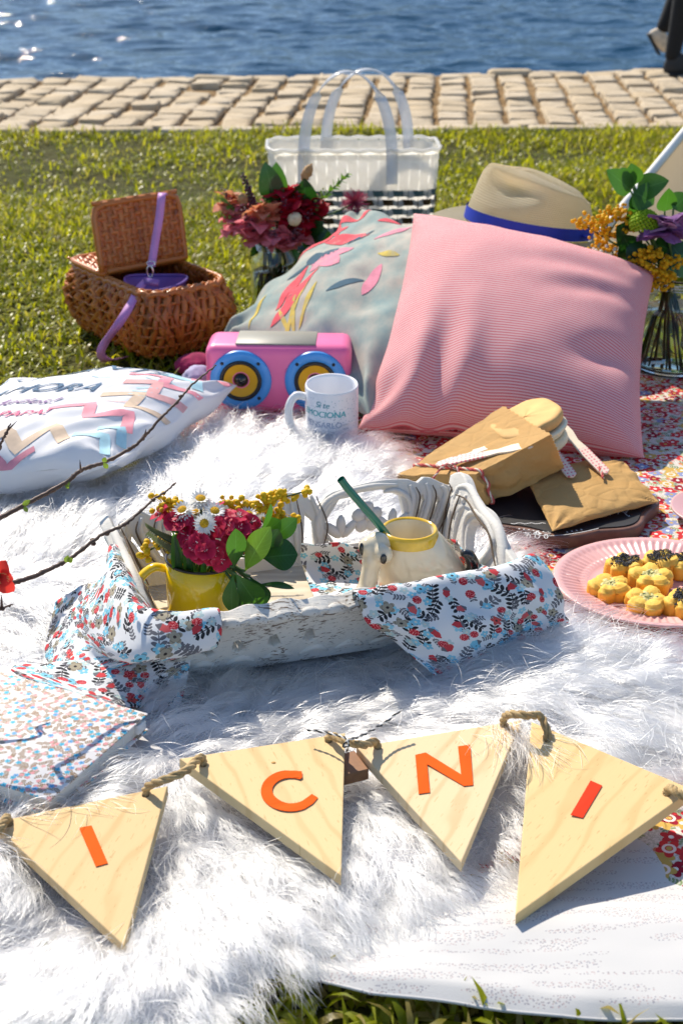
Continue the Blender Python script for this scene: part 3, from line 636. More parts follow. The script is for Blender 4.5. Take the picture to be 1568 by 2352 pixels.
for s, z, sz_, sh_, colr, bold, ax in [('Si te', .079, .013, .2, (.05, .30, .38), .0003, -.36), ('EMOCIONA', .064, .0135, .12, (.06, .40, .45), .0006, -.34), ('PENSARLO', .047, .013, .0, (.24, .32, .46), 0, -.36), ('IMAGINATE', .033, .009, 0, (.16, .24, .38), 0, -.36), ('Hacerlo', .017, .015, 0, (.05, .22, .34), .0006, -.36), ('SAPO', .046, .0045, 0, (.3, .34, .4), 0, .55), ('PAPA', .040, .0045, 0, (.3, .34, .4), 0, .55)]:
    v, f = text_shape(s, sz_, sh_, .95); out = []; ff = []
    for b_ in ((0, bold) if bold else (0,)):
        o_ = len(out)
        for p in v:
            a = -PI/2+ax+(p.x+b_)/wmr; out.append(Vector(((wmr+.0004+b_*.2)*math.cos(a), (wmr+.0004+b_*.2)*math.sin(a), z+p.y)))
        ff += [tuple(i+o_ for i in q) for q in f]
    MB().add(out, ff, M=wmM).build('lettering', mat('mug_ink', colr, .3, .1), mug)
# ================================================================ wicker basket
nb = NB('orange_wicker', .32, .5); n = nb.noise(nb.co(), 60, 4); r = nb.attr('rnd')
nb.set('Base Color', nb.mix(r, nb.ramp(n, [(.3, (.20, .04, .006)), (.7, (.50, .125, .018))]), (.54, .18, .035))); nb.set('Normal', nb.bump(n, .3, .002)); WICK = nb.mat
WICKD = mat('wicker_rib', (.30, .11, .03), .5, .3, 60); WIN = mat('basket_dark_inside', (.07, .022, .006), .9, .3)
bz = .125; Lc, Rc, Fc_ = P(149, 612, bz), P(531, 640, bz), P(348, 690, bz)
ax_l = Vector((.62, -.785, 0)).normalized(); ax_s = Vector((-ax_l.y, ax_l.x, 0)); bc = (P(149, 612, bz)+P(531, 640, bz))/2+Vector((.0, -.0, 0)); hl, hs = .158, .088
BM = Matrix((ax_l, ax_s, Vector((0, 0, 1)))).transposed().to_4x4(); BM.translation = Vector((bc.x, bc.y, .006))
bsk = thing('wicker_basket', 'orange wicker basket with one lid standing open on the grass', 'basket', (bc.x, bc.y, 0))
def bprof(t):     # outward bulge over the height
    return .86+.24*math.sin(PI*min(1, (t*.80+.06)))-.02*t
bh = bz-.006
def bpt(a, t, off=0.):
    k = bprof(t); x, y = rrect(a/(2*PI), hl*k+off, hs*(k*1.02)+off, .045*k); return Vector((x, y, t*bh))
v, f, u = gridf(lambda a, t: bpt(a*2*PI, t, -.003), 64, 12, True); MB().add(v, f, M=BM).build('lining', WICKD, bsk)
v, f, u = gridf(lambda a, t: bpt(a*2*PI, 0)*t*.98+Vector((0, 0, .004)), 40, 3, True); MB().add(v, f, M=BM).build('bottom', WICKD, bsk)
nst = 96; weave = MB()
for i in range(nst):            # thick upright withies, leaning in a herringbone
    a0_ = 2*PI*i/nst; pts = []
    for k in range(11):
        t = k/10; pts.append(bpt(a0_+.05*math.sin(t*PI*2+i), t, .0035*math.cos(PI*(k+i))))
    weave.add(*tube(pts, .0054+.0008*((i*7) % 3), 6, .7), att=((i*37) % 11)/11)
weave.build_M = BM
def build_in(mb, M, name, m, parent):
    mb.v = [M @ p for p in mb.v]; return mb.build(name, m, parent)
wv = build_in(weave, BM, 'woven_side', WICK, bsk); wv['kind'] = 'stuff'
for t in (.06, .22, .38, .54, .70, .86):
    rb = MB(); N_ = nst*2
    for s_ in (0, 1):
        pts = [bpt(2*PI*i/N_, t+.012*s_, .0045*math.cos(PI*(i/2+t*10+s_))) for i in range(N_+1)]; rb.add(*tube(pts, .0026, 5, 1, False), att=.3+.5*s_)
    build_in(rb, BM, 'weaver_row', WICK, bsk)
pts = [bpt(2*PI*i/96, 1.0, .002)+Vector((0, 0, .003*math.sin(i*2.1))) for i in range(97)]
rim = MB().add(*tube(pts, .006, 8, 1, False), att=.6); pts = [p+Vector((0, 0, .006)) for p in pts]
for s_ in (0, 1): rim.add(*tube([bpt(2*PI*i/192, 1.02, .004*math.cos(i*.9+s_*PI))+Vector((0, 0, .004*math.sin(i*.9+s_*PI))) for i in range(193)], .003, 5, 1, False), att=.9)
build_in(rim, BM, 'rim', WICK, bsk)
def lidmesh(M, name):
    lw, ll = hs*1.03, hl*.76; mb = MB()
    def xy(p, q): return Vector((p, q, 0))
    for i in range(15):          # lengthwise slats crossed by weavers
        y = -lw+.008+(2*lw-.016)*i/14; ext = ll*(1-.10*abs(y/lw)**4)
        mb.add(*tube([Vector((.004+ext*k/12, y, .0030*math.cos(PI*(k+i)))) for k in range(13)], .0058, 6, .45), att=((i*5) % 7)/7)
    for k in range(9):
        x = .012+ll*.93*k/8; mb.add(*tube([Vector((x, -lw+2*lw*i/28, .0030*math.cos(PI*(i/2+k)))) for i in range(29)], .0048, 6, .5), att=.5+((k*5) % 7)/14)
    o_ = [(0, -lw), (ll*.80, -lw), (ll*.95, -lw*.9), (ll, -lw*.5), (ll, lw*.5), (ll*.95, lw*.9), (ll*.80, lw), (0, lw)]; mb.add(*outline([o_], .002), att=.35)
    ld = build_in(mb, M, name, WICK, bsk)
    pts = [xy(0, -lw), xy(ll*.80, -lw), xy(ll*.94, -lw*.95), xy(ll, -lw*.78), xy(ll*1.01, 0), xy(ll, lw*.78), xy(ll*.94, lw*.95), xy(ll*.80, lw), xy(0, lw), xy(0, lw*.3), xy(0, -lw*.3), xy(0, -lw)]
    fr = MB().add(*tube([p.lerp(q, k/6) for p, q in zip(pts[:-1], pts[1:]) for k in range(6)], .0062, 7), att=.8)
    build_in(fr, M, 'lid_frame', WICK, ld)
hinge = Vector((-.012, 0, bh+.010))
lidmesh(BM @ Matrix.Translation(hinge) @ Matrix.Rotation(PI, 4, 'Z') @ Matrix.Rotation(-.02, 4, 'Y'), 'lid')
lidmesh(BM @ Matrix.Translation(hinge+Vector((.006, 0, .004))) @ Matrix.Rotation(-PI/2-.16, 4, 'Y'), 'lid')
LIL = mat('lilac_ribbon', (.58, .26, .56), .55, .08, 40); PUR = mat('purple_vinyl', (.20, .10, .36), .32, .08, 20, coat=.2); STEEL = mat('polished_steel', (.7, .7, .72), .2, .05, metal=1.)
pu = BM @ Vector((.066, -.020, bh-.012)); pbag = thing('purse', 'round purple purse lying in the open wicker basket', 'purse', pu)
v, f, u = gridf(lambda a, t: pu+Vector((.056*math.cos(a*2*PI)*(1-.15*t), .052*math.sin(a*2*PI)*(1-.15*t), .012-.05*t+.004*math.cos(a*4*PI))), 40, 5, True); MB().add(v, f).build('side', PUR, pbag)
v, f, u = gridf(lambda a, t: pu+Vector((.056*math.cos(a*2*PI)*t, .052*math.sin(a*2*PI)*t, .012*t*t-.010*(1-t)+.004*math.cos(a*4*PI)*t)), 40, 6, True); MB().add(v, f).build('flap', PUR, pbag)
MB().add(*tube([pu+Vector((.057*math.cos(a*2*PI/40), .053*math.sin(a*2*PI/40), .014+.004*math.cos(a*4*PI/40))) for a in range(41)], .0028, 6)).build('piping', PUR, pbag)
def strip(pts, wd, m, name, parent, side=Vector((1, 0, 0)), th=.0012):
    pts = catmull(pts, 8); mb = MB(); n = len(pts); V = []; Fq = []
    for i, p in enumerate(pts):
        t = (pts[min(i+1, n-1)]-pts[max(i-1, 0)]).normalized(); b = (side-side.dot(t)*t).normalized()*wd/2; nn = t.cross(b).normalized()*th/2
        V += [p-b-nn, p+b-nn, p+b+nn, p-b+nn]
    for i in range(n-1):
        for k in range(4): Fq.append((4*i+k, 4*i+(k+1) % 4, 4*i+4+(k+1) % 4, 4*i+4+k))
    return mb.add(V, Fq+[(3, 2, 1, 0), tuple(4*n-4+k for k in range(4))]).build(name, m, parent)
lt = Q(374, 450, (BM @ hinge).y+.0); yb = (BM @ Vector((0, -hs, 0))).y
rb_ = thing('lilac_strap', 'lilac strap hanging over the open basket lid with a steel clasp', 'strap', Q(345, 640, yb))
strip([Q(377, 448, 2.66), Q(372, 447, 2.60), Q(366, 500, 2.585), Q(356, 560, 2.575), Q(348, 612, 2.56)], .0145, LIL, 'upper_band', rb_)
strip([Q(340, 640, 2.53), Q(318, 665, 2.50), Q(300, 700, 2.455), Q(272, 745, 2.43), Q(243, 785, 2.43), Q(232, 812, 2.43), Q(248, 828, 2.45), Q(292, 820, 2.50)], .0155, LIL, 'lower_band', rb_, Vector((1, .4, .2)))
strip([Q(330, 645, 2.52), Q(345, 648, 2.50), Q(365, 652, 2.50)], .013, PUR, 'tab', rb_, Vector((0, .2, 1)))
c_ = Q(345, 624, 2.545); MB().add(*tube([c_+Vector((.0055*math.sin(a), 0, .011*math.cos(a))) for a in np.linspace(0, 2*PI, 17)], .0017, 6)).add(*tube([Q(347, 605, 2.55)+Vector((.008*math.sin(a), 0, .004*math.cos(a))) for a in np.linspace(0, 2*PI, 13)], .0013, 6)).build('clasp', STEEL, rb_)
# ================================================================ woven plastic beach bag
nb = NB('milky_plastic_strip', .25, .5); n = nb.noise(nb.co(), 30, 2); nb.set('Base Color', nb.mix(n, (.88, .87, .84), (.92, .91, .89))); thin(nb, (.95, .92, .86), .58); MILK = nb.mat
TEALP = mat('slate_teal_strip', (.06, .12, .14), .3, .06); BRNP = mat('dark_brown_strip', (.035, .014, .010), .3, .1)
nb = NB('clear_vinyl', .08, .5); nb.set('Base Color', (.86, .86, .88)); nb.set('Alpha', .62); nb.set('Roughness', .12); CLEAR = nb.mat
gc = P(810, 585, 0)+Vector((0, .09, 0)); bw, bd, bht = .196, .085, .232
bag = thing('beach_bag', 'white woven plastic strip bag with clear handles and checked base', 'bag', gc)
GM = Matrix.Translation(gc) @ Matrix.Rotation(.03, 4, 'Z')
def gpt(a, t, off=0.):
    k = .93+.07*t; x, y = rrect(a/(2*PI), bw*k+off, bd*k+off, .045); return Vector((x, y, .004+t*bht))
def per_pt(s, t, off=0.):       # walk the rounded rectangle by arc length
    return gpt(s*2*PI, t, off)
nup = 44; nrow = 11
for i in range(nup):            # upright strips
    V = []; 
    for k in range(nrow*2+1):
        t = k/(nrow*2)*1.0; o_ = .0012*math.cos(PI*(k/2+i))
        V += [per_pt((i+q)/nup, t, o_) for q in (.035, .5, .965)]
    Fq = [q for k in range(nrow*2) for q in ((3*k, 3*k+1, 3*k+4, 3*k+3), (3*k+1, 3*k+2, 3*k+5, 3*k+4))]
    MB().add(V, Fq, M=GM).build('upright_strip', MILK, bag)
for k in range(nrow):            # level strips; the three lowest pairs coloured
    if k > 6 and k < nrow-1: continue
    m_ = {0: TEALP, 1: BRNP, 2: TEALP, 3: BRNP, 4: TEALP, 5: BRNP, 6: TEALP}.get(k, MILK); hh_ = .34
    V = []; N_ = nup*4
    for i in range(N_+1): V += [per_pt(i/N_, (k+.5+q)/nrow*.985, -.0034*math.cos(PI*(i/4-.5+k+.5))-(.0026 if m_ is MILK else 0)) for q in (-hh_, hh_)]
    MB().add(V, [(2*i, 2*i+2, 2*i+3, 2*i+1) for i in range(N_)], M=GM).build('level_strip', m_, bag)
v, f, u = gridf(lambda a, t: per_pt(a, .60+.38*t, -.0042), 96, 4, True); MB().add(v, f, M=GM).build('lining', MILK, bag)
MB().add(*tube([per_pt(i/120, 1.0+.008*math.cos(i*2*PI/120*nup*.5), .001) for i in range(121)], .0045, 7, 1, False), M=GM).build('rolled_rim', MILK, bag)
v, f, u = gridf(lambda a, t: Vector((gpt(a*2*PI, 0).x*t, gpt(a*2*PI, 0).y*t, .006)), 32, 2, True); MB().add(v, f, M=GM).build('base', BRNP, bag)
for sgn, px0, px1, lift, lean in ((-1, 697, 900, .175, .012), (1, 748, 938, .160, -.004)):
    yy = (GM @ Vector((0, sgn*bd, 0))).y; a = Q(px0, 372 if sgn < 0 else 320, yy); b = Q(px1, 372 if sgn < 0 else 320, yy)
    a.z = b.z = bht+.004; pts = []
    for k in range(33):
        q = k/32; x = a.x+(b.x-a.x)*(.5-.5*math.cos(PI*q)*(1-.12*math.sin(PI*q))); pts.append(Vector((x, yy+lean*math.sin(PI*q), bht-.02+(lift+.02)*math.sin(PI*q)**.72)))
    pts = [Vector((a.x, yy+sgn*.004, bht-.07))]+pts+[Vector((b.x, yy+sgn*.004, bht-.07))]
    V = []; Fq = []
    for i, p in enumerate(pts):
        t = (pts[min(i+1, len(pts)-1)]-pts[max(i-1, 0)]).normalized(); bb = Vector((.25*math.sin(i*.3), 1, 0)); bb = (bb-bb.dot(t)*t).normalized()*.014; nn = t.cross(bb).normalized()*.0014
        if i < 9 or i > len(pts)-10: bb = Vector((.013, .005, 0)); nn = Vector((0, .0014, 0))
        V += [p-bb-nn, p+bb-nn, p+bb+nn, p-bb+nn]
    for i in range(len(pts)-1):
        for k in range(4): Fq.append((4*i+k, 4*i+(k+1) % 4, 4*i+4+(k+1) % 4, 4*i+4+k))
    MB().add(V, Fq).build('handle', CLEAR, bag)
# ================================================================ straw hat
nb = NB('woven_straw', .8, .25); uv = nb.uv(); x, y, _ = nb.sep(uv); n = nb.noise(nb.co(), 90, 3)
ln = nb.math('FRACT', y*34); tick = nb.math('FRACT', x*150+nb.math('FLOOR', y*34)*.5)
nb.set('Base Color', nb.mix(n, (.82, .71, .52), (.88, .80, .63))); nb.set('Normal', nb.bump(nb.math('SINE', ln*PI)+nb.math('SINE', tick*PI)*.5, .9, .0022)); thin(nb, (.95, .84, .62), .58); STRAW = nb.mat
hc = Q(1212, 522, 2.55); hup = Vector((.15, .02, 1)).normalized(); hxx = Vector((.96, -.05, -.15))
HM = frame(hup, hxx, hc) @ Matrix.Diagonal((1.13, 1.10, .84, 1))
hat = thing('straw_hat', 'cream straw fedora with a royal blue band behind the pink cushion', 'hat', hc)
def crown(a, t):
    th = a*2*PI; r0x, r0y = .103, .086
    if t < .72: k = 1-.20*(t/.72)**1.5; z = .105*t/.72
    else:
        q = (t-.72)/.28; k = .80*math.cos(q*PI/2)**.8; z = .105+.012*math.sin(q*PI/2)
    x, y = r0x*k*math.cos(th), r0y*k*math.sin(th)
    if t > .3:
        q = min(1, (t-.3)/.5)
        z -= .034*q*math.exp(-(y/.022)**2)*(1 if x > -.09 else .6)*(t > .6)*min(1, (t-.6)*4)            # centre dent
        g = math.exp(-((x+.062)**2/.0016+(abs(y)-.055)**2/.0011))                       # front pinches
        y -= math.copysign(.024*g*q, y); z -= .012*g*q
    z += .030*(t > .3)*(-x/.1)*min(1, max(0, t-.3)*2)
    if t > .25: g = math.exp(-((x+.030)/.026)**2-((z-.092)/.020)**2)*(y < .01); y += .034*g; z -= .008*g; g2 = math.exp(-((x+.030)/.030)**2-((z-.118)/.010)**2)*(y < 0); z += .006*g2
    return Vector((x, y, z))
v, f, u = gridf(crown, 72, 40, True); MB().add(v, f, u, M=HM).build('crown', STRAW, hat)
def brim(a, t): th = a*2*PI; r = t*.052; return Vector(((.103+r)*math.cos(th), (.086+r)*math.sin(th), .014*(t**2)*(abs(math.sin(th))**3)-.010*t*abs(math.cos(th))-.001))
v, f, u = gridf(brim, 72, 8, True); MB().add(v, f, [(p[0], p[1]*.4) for p in u], M=HM).build('brim', STRAW, hat)
BLUB = mat('royal_blue_ribbon', (.004, .03, .42), .5, .1, 60)
v, f, u = gridf(lambda a, t: Vector((.1045*(1-.012*t)*math.cos(a*2*PI), .0875*(1-.012*t)*math.sin(a*2*PI), .002+.026*t)), 64, 2, True); MB().add(v, f, M=HM).build('hat_band', BLUB, hat)
MB().add(*blob(Vector((.085, -.058, .014)), (.006, .004, .004), 2), M=HM).build('band_pin', BLUB, hat)
# stray cloth corners beside the speaker
MAG = mat('magenta_fleece', (.28, .012, .07), .95, .3, 80, .5, 300); LILC = mat('pale_lilac_cotton', (.48, .44, .62), .9, .1, 40)
def lump(name, label, cat, c, r, m, s):
    v, f = blob((0, 0, 0), 1, 4); out = []
    for p in v:
        k = 1+.10*float(fbm(p.x*1.6+s, p.y*1.6+p.z, 3, s)); out.append(Vector((c.x+p.x*r[0]*k, c.y+p.y*r[1]*k, max(.006, c.z+p.z*r[2]*k))))
    tag(MB().add(out, f).build(name, m), label, cat)
lump('folded_blanket', 'magenta fleece bundle between the basket and the speaker', 'blanket', P(452, 838, .02), (.040, .030, .022), MAG, 2)
lump('folded_napkin', 'pale lilac cloth peeping out left of the speaker', 'napkin', P(452, 868, .018), (.026, .025, .022), LILC, 5)
# ================================================================ glass jars and the cut flowers standing in them
GLASS = glassmat('clear_glass', (.96, .99, .97)); WATERG = glassmat('jar_water', (.80, .90, .78), 0, 1.33)
GSTEM = mat('flower_stem_green', (.07, .14, .03), .55, .3, 60); DSTEM = mat('dark_flower_stem', (.04, .075, .025), .6, .3, 60)
LGREEN = leafmat('mid_green_leaf', (.035, .12, .015), (.10, .30, .02)); LDARK = leafmat('dark_shaded_leaf', (.012, .055, .012), (.03, .13, .01), .3, .22); LBRIGHT = leafmat('bright_green_leaf', (.13, .30, .03), (.30, .55, .04))  # darkest green also carries the shade on leaves tucked under and behind others
def petalmat(name, col, t=None, am=.35, var=.2):
    nb = NB(name, .6, .3); n = nb.noise(nb.co(), 120, 3); nb.set('Base Color', nb.ramp(n, [(.3, tuple(k*(1-var) for k in col)), (.7, tuple(min(1, k*(1+var)) for k in col))])); thin(nb, t or tuple(min(1, k*1.25) for k in col), am); return nb.mat
def jar(name, label, base, r, h, neck, water=.6):
    j = thing(name, label, 'jar', base); th = .0035
    pr = [(.0001, 0), (r*.88, 0), (r, .008), (r*1.0, h*.70), (r*.97, h*.78), (neck, h*.88), (neck, h*.985), (neck+.003, h*.99), (neck+.002, h), (neck-th, h), (neck-th, h*.88), (r*.97-th, h*.77), (r-th, h*.70), (r-th, .012), (r*.85, .007), (.0001, .007)]
    MB().add(*lathe(pr, 40), M=Matrix.Translation(base)).build('glass_wall', GLASS, j)
    for k in (.90, .93, .96): MB().add(*tube([Vector((base.x+(neck+.001)*math.cos(a), base.y+(neck+.001)*math.sin(a), base.z+h*k)) for a in np.linspace(0, 2*PI, 41)], .0013, 5)).build('screw_thread', GLASS, j)
    rw = r-th-.0006; MB().add(*lathe([(.0001, .0075), (r*.85-.001, .0075), (rw, .013), (rw, h*water), (.0001, h*water)], 40), M=Matrix.Translation(base)).build('water', WATERG, j)
    return j
jb = P(632, 722, .002); jr, jh = .046, .150
jar('glass_jar', 'clear glass jar of snapdragons on the grass beside the flowered cushion', jb, jr, jh, .034)
def stemline(base, head, n=7, bow=.012, seed=0):
    rr = random.Random(seed); m = base.lerp(head, .5)+Vector((rr.uniform(-bow, bow), rr.uniform(-bow, bow), bow)); return catmull([base, m, head], n)
def foot(j, r, seed):
    rr = random.Random(seed); a = rr.uniform(0, 2*PI); return j+Vector((r*.6*math.cos(a), r*.6*math.sin(a), .012))
def via(j, h, neck, head, seed):
    rr = random.Random(seed); d = Vector((head.x-j.x, head.y-j.y, 0)); L = max(d.length, 1e-4); d = d*(min(neck*.62, L)/L); return j+d+Vector((rr.uniform(-.003, .003), rr.uniform(-.003, .003), h))
def flower_stem(name, label, cat, j, r, h, neck, head, seed, m=None, rad=.0017, group=None):
    t = thing(name, label, cat, foot(j, r, seed), group=group); pts = catmull([foot(j, r, seed), via(j, h, neck, head, seed), head], 8)
    MB().add(*tube(pts, rad, 6)).build('stem', m or GSTEM, t); return t, pts
def ruffle(c, size, seed, n=5, lay=2):        # loose open bloom of crinkled petals
    rr = random.Random(seed); mb = MB()
    for l in range(lay):
        for i in range(n):
            a = 2*PI*(i+.5*l)/n+rr.uniform(-.3, .3); el = rr.uniform(-.5, .9); d = Vector((math.cos(a)*math.cos(el), math.sin(a)*math.cos(el), math.sin(el))); up = Vector((rr.uniform(-.4, .4), rr.uniform(-.4, .4), 1))
            s = size*(1-.25*l)*rr.uniform(.8, 1.2); v, f, u = leafmesh(c, c+d*s, s*1.15, up, rr.uniform(-.05, .25), rr.uniform(-.3, .4), 6, .75)
            v = [p+Vector((rr.uniform(-1, 1), rr.uniform(-1, 1), rr.uniform(-1, 1)))*s*.05 for p in v]; mb.add(v, f, u)
    return mb
P_PINK = petalmat('snapdragon_pink', (.80, .24, .30), (.9, .32, .36), .45); P_RED = petalmat('snapdragon_crimson', (.46, .012, .035), (.70, .02, .04), .42); P_PEACH = petalmat('snapdragon_peach', (.70, .28, .18), (.80, .35, .16), .4); P_MAG = petalmat('thistle_rose', (.55, .10, .18), (.7, .12, .2), .3)
BUD = mat('purple_bud', (.12, .035, .05), .5, .3); BUDG = mat('green_bud', (.22, .26, .05), .5, .3); TAN = petalmat('bunny_tail_tan', (.62, .42, .20), (.8, .55, .25), .45)
Yj = jb.y
def spike(head, base_dir, L, m, mb, seed, n=16, r=.0055):   # buds round the stalk, smaller towards the tip
    rr = random.Random(seed); d = Vector(base_dir).normalized(); o = d.orthogonal().normalized(); q = d.cross(o)
    for i in range(n):
        t = i/n; a = i*2.4; k = (1-.6*t); c = head-d*L*(1-t)+(o*math.cos(a)+q*math.sin(a))*.0075*k; mb.add(*blob(c, r*k*rr.uniform(.8, 1.2), 1, .1, i))
    return mb
snap = [((545, 520), .00, P_PINK, 'pink snapdragon spilling over the left of the jar'), ((592, 535), -.03, P_PINK, 'pink snapdragon drooping low at the front of the jar'), ((628, 548), -.04, P_PINK, 'rose snapdragon lowest above the jar mouth'),
        ((560, 490), .02, P_PINK, 'paler pink snapdragon behind the left pink one'), ((650, 500), -.03, P_RED, 'crimson snapdragon in the middle of the jar bouquet'), ((676, 470), .0, P_RED, 'crimson snapdragon high in the jar bouquet'), ((610, 500), -.035, P_PEACH, 'peach snapdragon between the pink and crimson ones'), ((690, 520), -.02, P_RED, 'deep red snapdragon at the right of the jar bouquet'), ((535, 478), .02, P_PEACH, 'peach snapdragon furthest left in the jar bouquet'), ((720, 478), .0, P_RED, 'crimson snapdragon before the bag at the right of the jar bouquet'), ((665, 545), -.035, P_PINK, 'pink snapdragon hanging at the right of the jar neck'), ((575, 515), -.03, P_PINK, 'large pink snapdragon at the front left of the jar bouquet'), ((640, 455), .0, P_RED, 'wine red snapdragon between the two broad leaves and the bunny tail')]
for i, ((x, y), dy, m, lab) in enumerate(snap):
    hd = Q(x, y, Yj+dy); t, pts = flower_stem('snapdragon', lab, 'flower', jb, jr, jh, .034, hd, i+20, group='snapdragons in the glass jar')
    for k in range(5):
        o_ = Vector((random.uniform(-.016, .016), random.uniform(-.012, .012), random.uniform(-.016, .014))); ruffle(hd+o_, .029, i*9+k, 4, 2).build('bloom', m, t)
    d = (hd-pts[-3]).normalized()+Vector((0, 0, .6)); spike(hd+d.normalized()*.045, d, .045, BUD, MB(), i, 12).build('bud', BUD if i % 3 else BUDG, t)
for i, (x, y, dy, lab) in enumerate([(566, 428, .01, 'slim purple budded spike at the left of the jar bouquet'), (648, 420, .0, 'purple budded spike in the middle of the jar bouquet'), (700, 425, .02, 'bronze budded spike under the right bunny tail'), (735, 455, 0, 'bronze budded spike leaning right over the cushion'), (556, 395, .02, 'tallest thin budded spike at the left of the jar bouquet')]):
    hd = Q(x, y, Yj+dy); t, pts = flower_stem('budded_spike', lab, 'flower', jb, jr, jh, .034, hd, i+50, DSTEM); d = hd-pts[-4]
    spike(hd, d, .080, BUD, MB(), i, 30, .0058).build('bud', BUD, t)
    spike(hd-d.normalized()*.01, d, .07, BUDG, MB(), i+9, 8, .0042).build('green_bud', BUDG, t)
for i, (x, y, x2, y2, lab) in enumerate([(562, 470, 552, 445, 'tan bunny tail grass at the left of the jar bouquet'), (695, 415, 715, 378, 'tan bunny tail grass at the top of the jar bouquet')]):
    a, b = Q(x, y, Yj), Q(x2, y2, Yj); t, pts = flower_stem('bunny_tail', lab, 'flower', jb, jr, jh, .034, a, i+70, DSTEM, .001)
    mb = MB(); d = (b-a)
    for k in range(9): mb.add(*blob(a+d*(k/8), (.0085*math.sin(PI*(k+.8)/9.2)+.001), 2, .22, k))
    mb.build('seed_head', TAN, t)
hd = Q(814, 466, Yj-.02); t, pts = flower_stem('thistle', 'fluffy rose pompom flower reaching right above the cushion', 'flower', jb, jr, jh, .034, hd, 81); mb = MB()
for i in range(260):
    d = Vector((random.gauss(0, 1), random.gauss(0, 1), random.gauss(.2, 1))).normalized(); mb.add(*tube([hd, hd+d*.030*random.uniform(.8, 1.05)], [.0007, .0004], 3, 1, False))
mb.build('filament', P_MAG, t)['kind'] = 'stuff'
hd = Q(800, 398, Yj); t, pts = flower_stem('green_sprig', 'bright green budded sprig reaching right over the bag', 'sprig', jb, jr, jh, .034, hd, 83); d = hd-pts[-5]; mb = MB()
for i in range(18):
    c = hd-d.normalized()*.075*(1-i/18); a = i*2.4; o = d.orthogonal().normalized(); q = d.normalized().cross(o); s = (o*math.cos(a)+q*math.sin(a)+d.normalized()*.8).normalized()
    mb.add(*leafmesh(c, c+s*.020*(1.1-.4*i/18), .008, d, .1)[:2])
mb.build('leaf_cluster', LBRIGHT, t)
hd = Q(520, 462, Yj); t, pts = flower_stem('green_sprig', 'thin green sprig sticking out left of the jar bouquet', 'sprig', jb, jr, jh, .034, hd, 84); d = hd-pts[-5]
for i in range(8):
    c = pts[-6].lerp(hd, i/8); MB().add(*leafmesh(c, c+Vector((-.022, .004*(i % 3-1), .012*(1 if i % 2 else -.6))), .008, (0, -1, 1))).build('leaf', LBRIGHT, t)
for i, (bx, by, tx, ty, wd, m, lab) in enumerate([(636, 480, 608, 372, .048, LDARK, 'broad dark leaf at the top left of the jar bouquet'), (640, 470, 634, 372, .040, LGREEN, 'broad green leaf beside the top dark leaf of the jar bouquet'), (690, 545, 770, 560, .060, LDARK, 'big dark leaf drooping right of the jar'), (700, 520, 745, 505, .045, LDARK, 'small dark leaf over the flowered cushion'), (690, 540, 752, 530, .05, LDARK, 'dark leaf lying between the crimson flowers and the bag'),
                                                        (650, 560, 700, 640, .035, LDARK, 'dark leaf hanging down at the jar neck'), (600, 560, 575, 590, .018, LGREEN, 'narrow green leaf hanging at the left of the jar neck'), (700, 480, 700, 410, .05, LDARK, 'shaded leaf behind the bronze spikes')]):
    hd = Q(bx, by, Yj-.01+.005*i); t, pts = flower_stem('leaf_stem', lab, 'leaf', jb, jr, jh, .034, hd, i+90); MB().add(*leafmesh(hd, Q(tx, ty, Yj-.02+.01*(i % 3)), wd, (0, -1, .3), .08, .1, 10, .9)).build('leaf', m, t)
hd = Q(676, 503, Yj-.05); t, pts = flower_stem('white_button', 'small cream button flower among the crimson snapdragons', 'flower', jb, jr, jh, .034, hd, 99); MB().add(*blob(hd, .0135, 2, .12)).build('flower_head', petalmat('cream_button', (.75, .68, .45), None, .2), t)
# right-hand vase -----------------------------------------------------
vb = P(1542, 842, .02); vr, vh = .070, .165
jar('glass_vase', 'large clear glass vase of yellow and purple flowers at the right edge', vb, vr, vh, .052, .62)
YAR = petalmat('yarrow_yellow', (.80, .46, .01), (.88, .56, .01), .3, .25); CHART = petalmat('chartreuse_bloom', (.34, .52, .02), (.45, .62, .02), .3); PURP = petalmat('kale_purple', (.28, .12, .32), (.4, .18, .45), .3); LAV = petalmat('kale_lavender', (.58, .34, .55), (.7, .45, .65), .35); WHI = petalmat('white_filler', (.80, .82, .74), None, .3)
Yv = vb.y
def vstem(*a, **k): return flower_stem(a[0], a[1], a[2], vb, vr, vh, .052, a[3], a[4], **k)
def yarrow(lab, spots, n, dy, seed, R_=.0038, sp=.026):
    c0 = sum((Q(x, y, Yv+dy) for x, y in spots), Vector())/len(spots); t, pts = vstem('yarrow', lab, 'flower', c0-Vector((0, 0, .02)), seed)
    rr = random.Random(seed)
    for x, y in spots:
        c = Q(x, y, Yv+dy); mb = MB(); MB().add(*tube([c0-Vector((0, 0, .02)), c], .0012, 5)).build('branchlet', DSTEM, t)
        for i in range(n):
            d = Vector((rr.gauss(0, 1), rr.gauss(0, 1), abs(rr.gauss(0, .8)))); d = d/max(1, d.length)*sp; mb.add(*blob(c+d*rr.uniform(.4, 1), R_*rr.uniform(.7, 1.2), 1, .15, i))
        mb.build('floret_cluster', YAR, t)
yarrow('ochre yarrow touching the crown of the straw hat', [(1395, 505), (1420, 500), (1370, 525), (1440, 530), (1385, 545), (1345, 520)], 34, -.02, 201)
yarrow('golden yarrow low in front of the vase rim', [(1490, 590), (1500, 630), (1470, 610), (1530, 640), (1510, 665), (1480, 650), (1540, 610)], 38, -.06, 202)
yarrow('dull gold yarrow behind the pink cushion corner', [(1425, 590), (1405, 570), (1440, 610), (1380, 575)], 26, .0, 203, .0036)
mb = MB(); hd = Q(1478, 512, Yv-.04); t, _ = vstem('button_bloom', 'round chartreuse button bloom above the vase', 'flower', hd, 210)
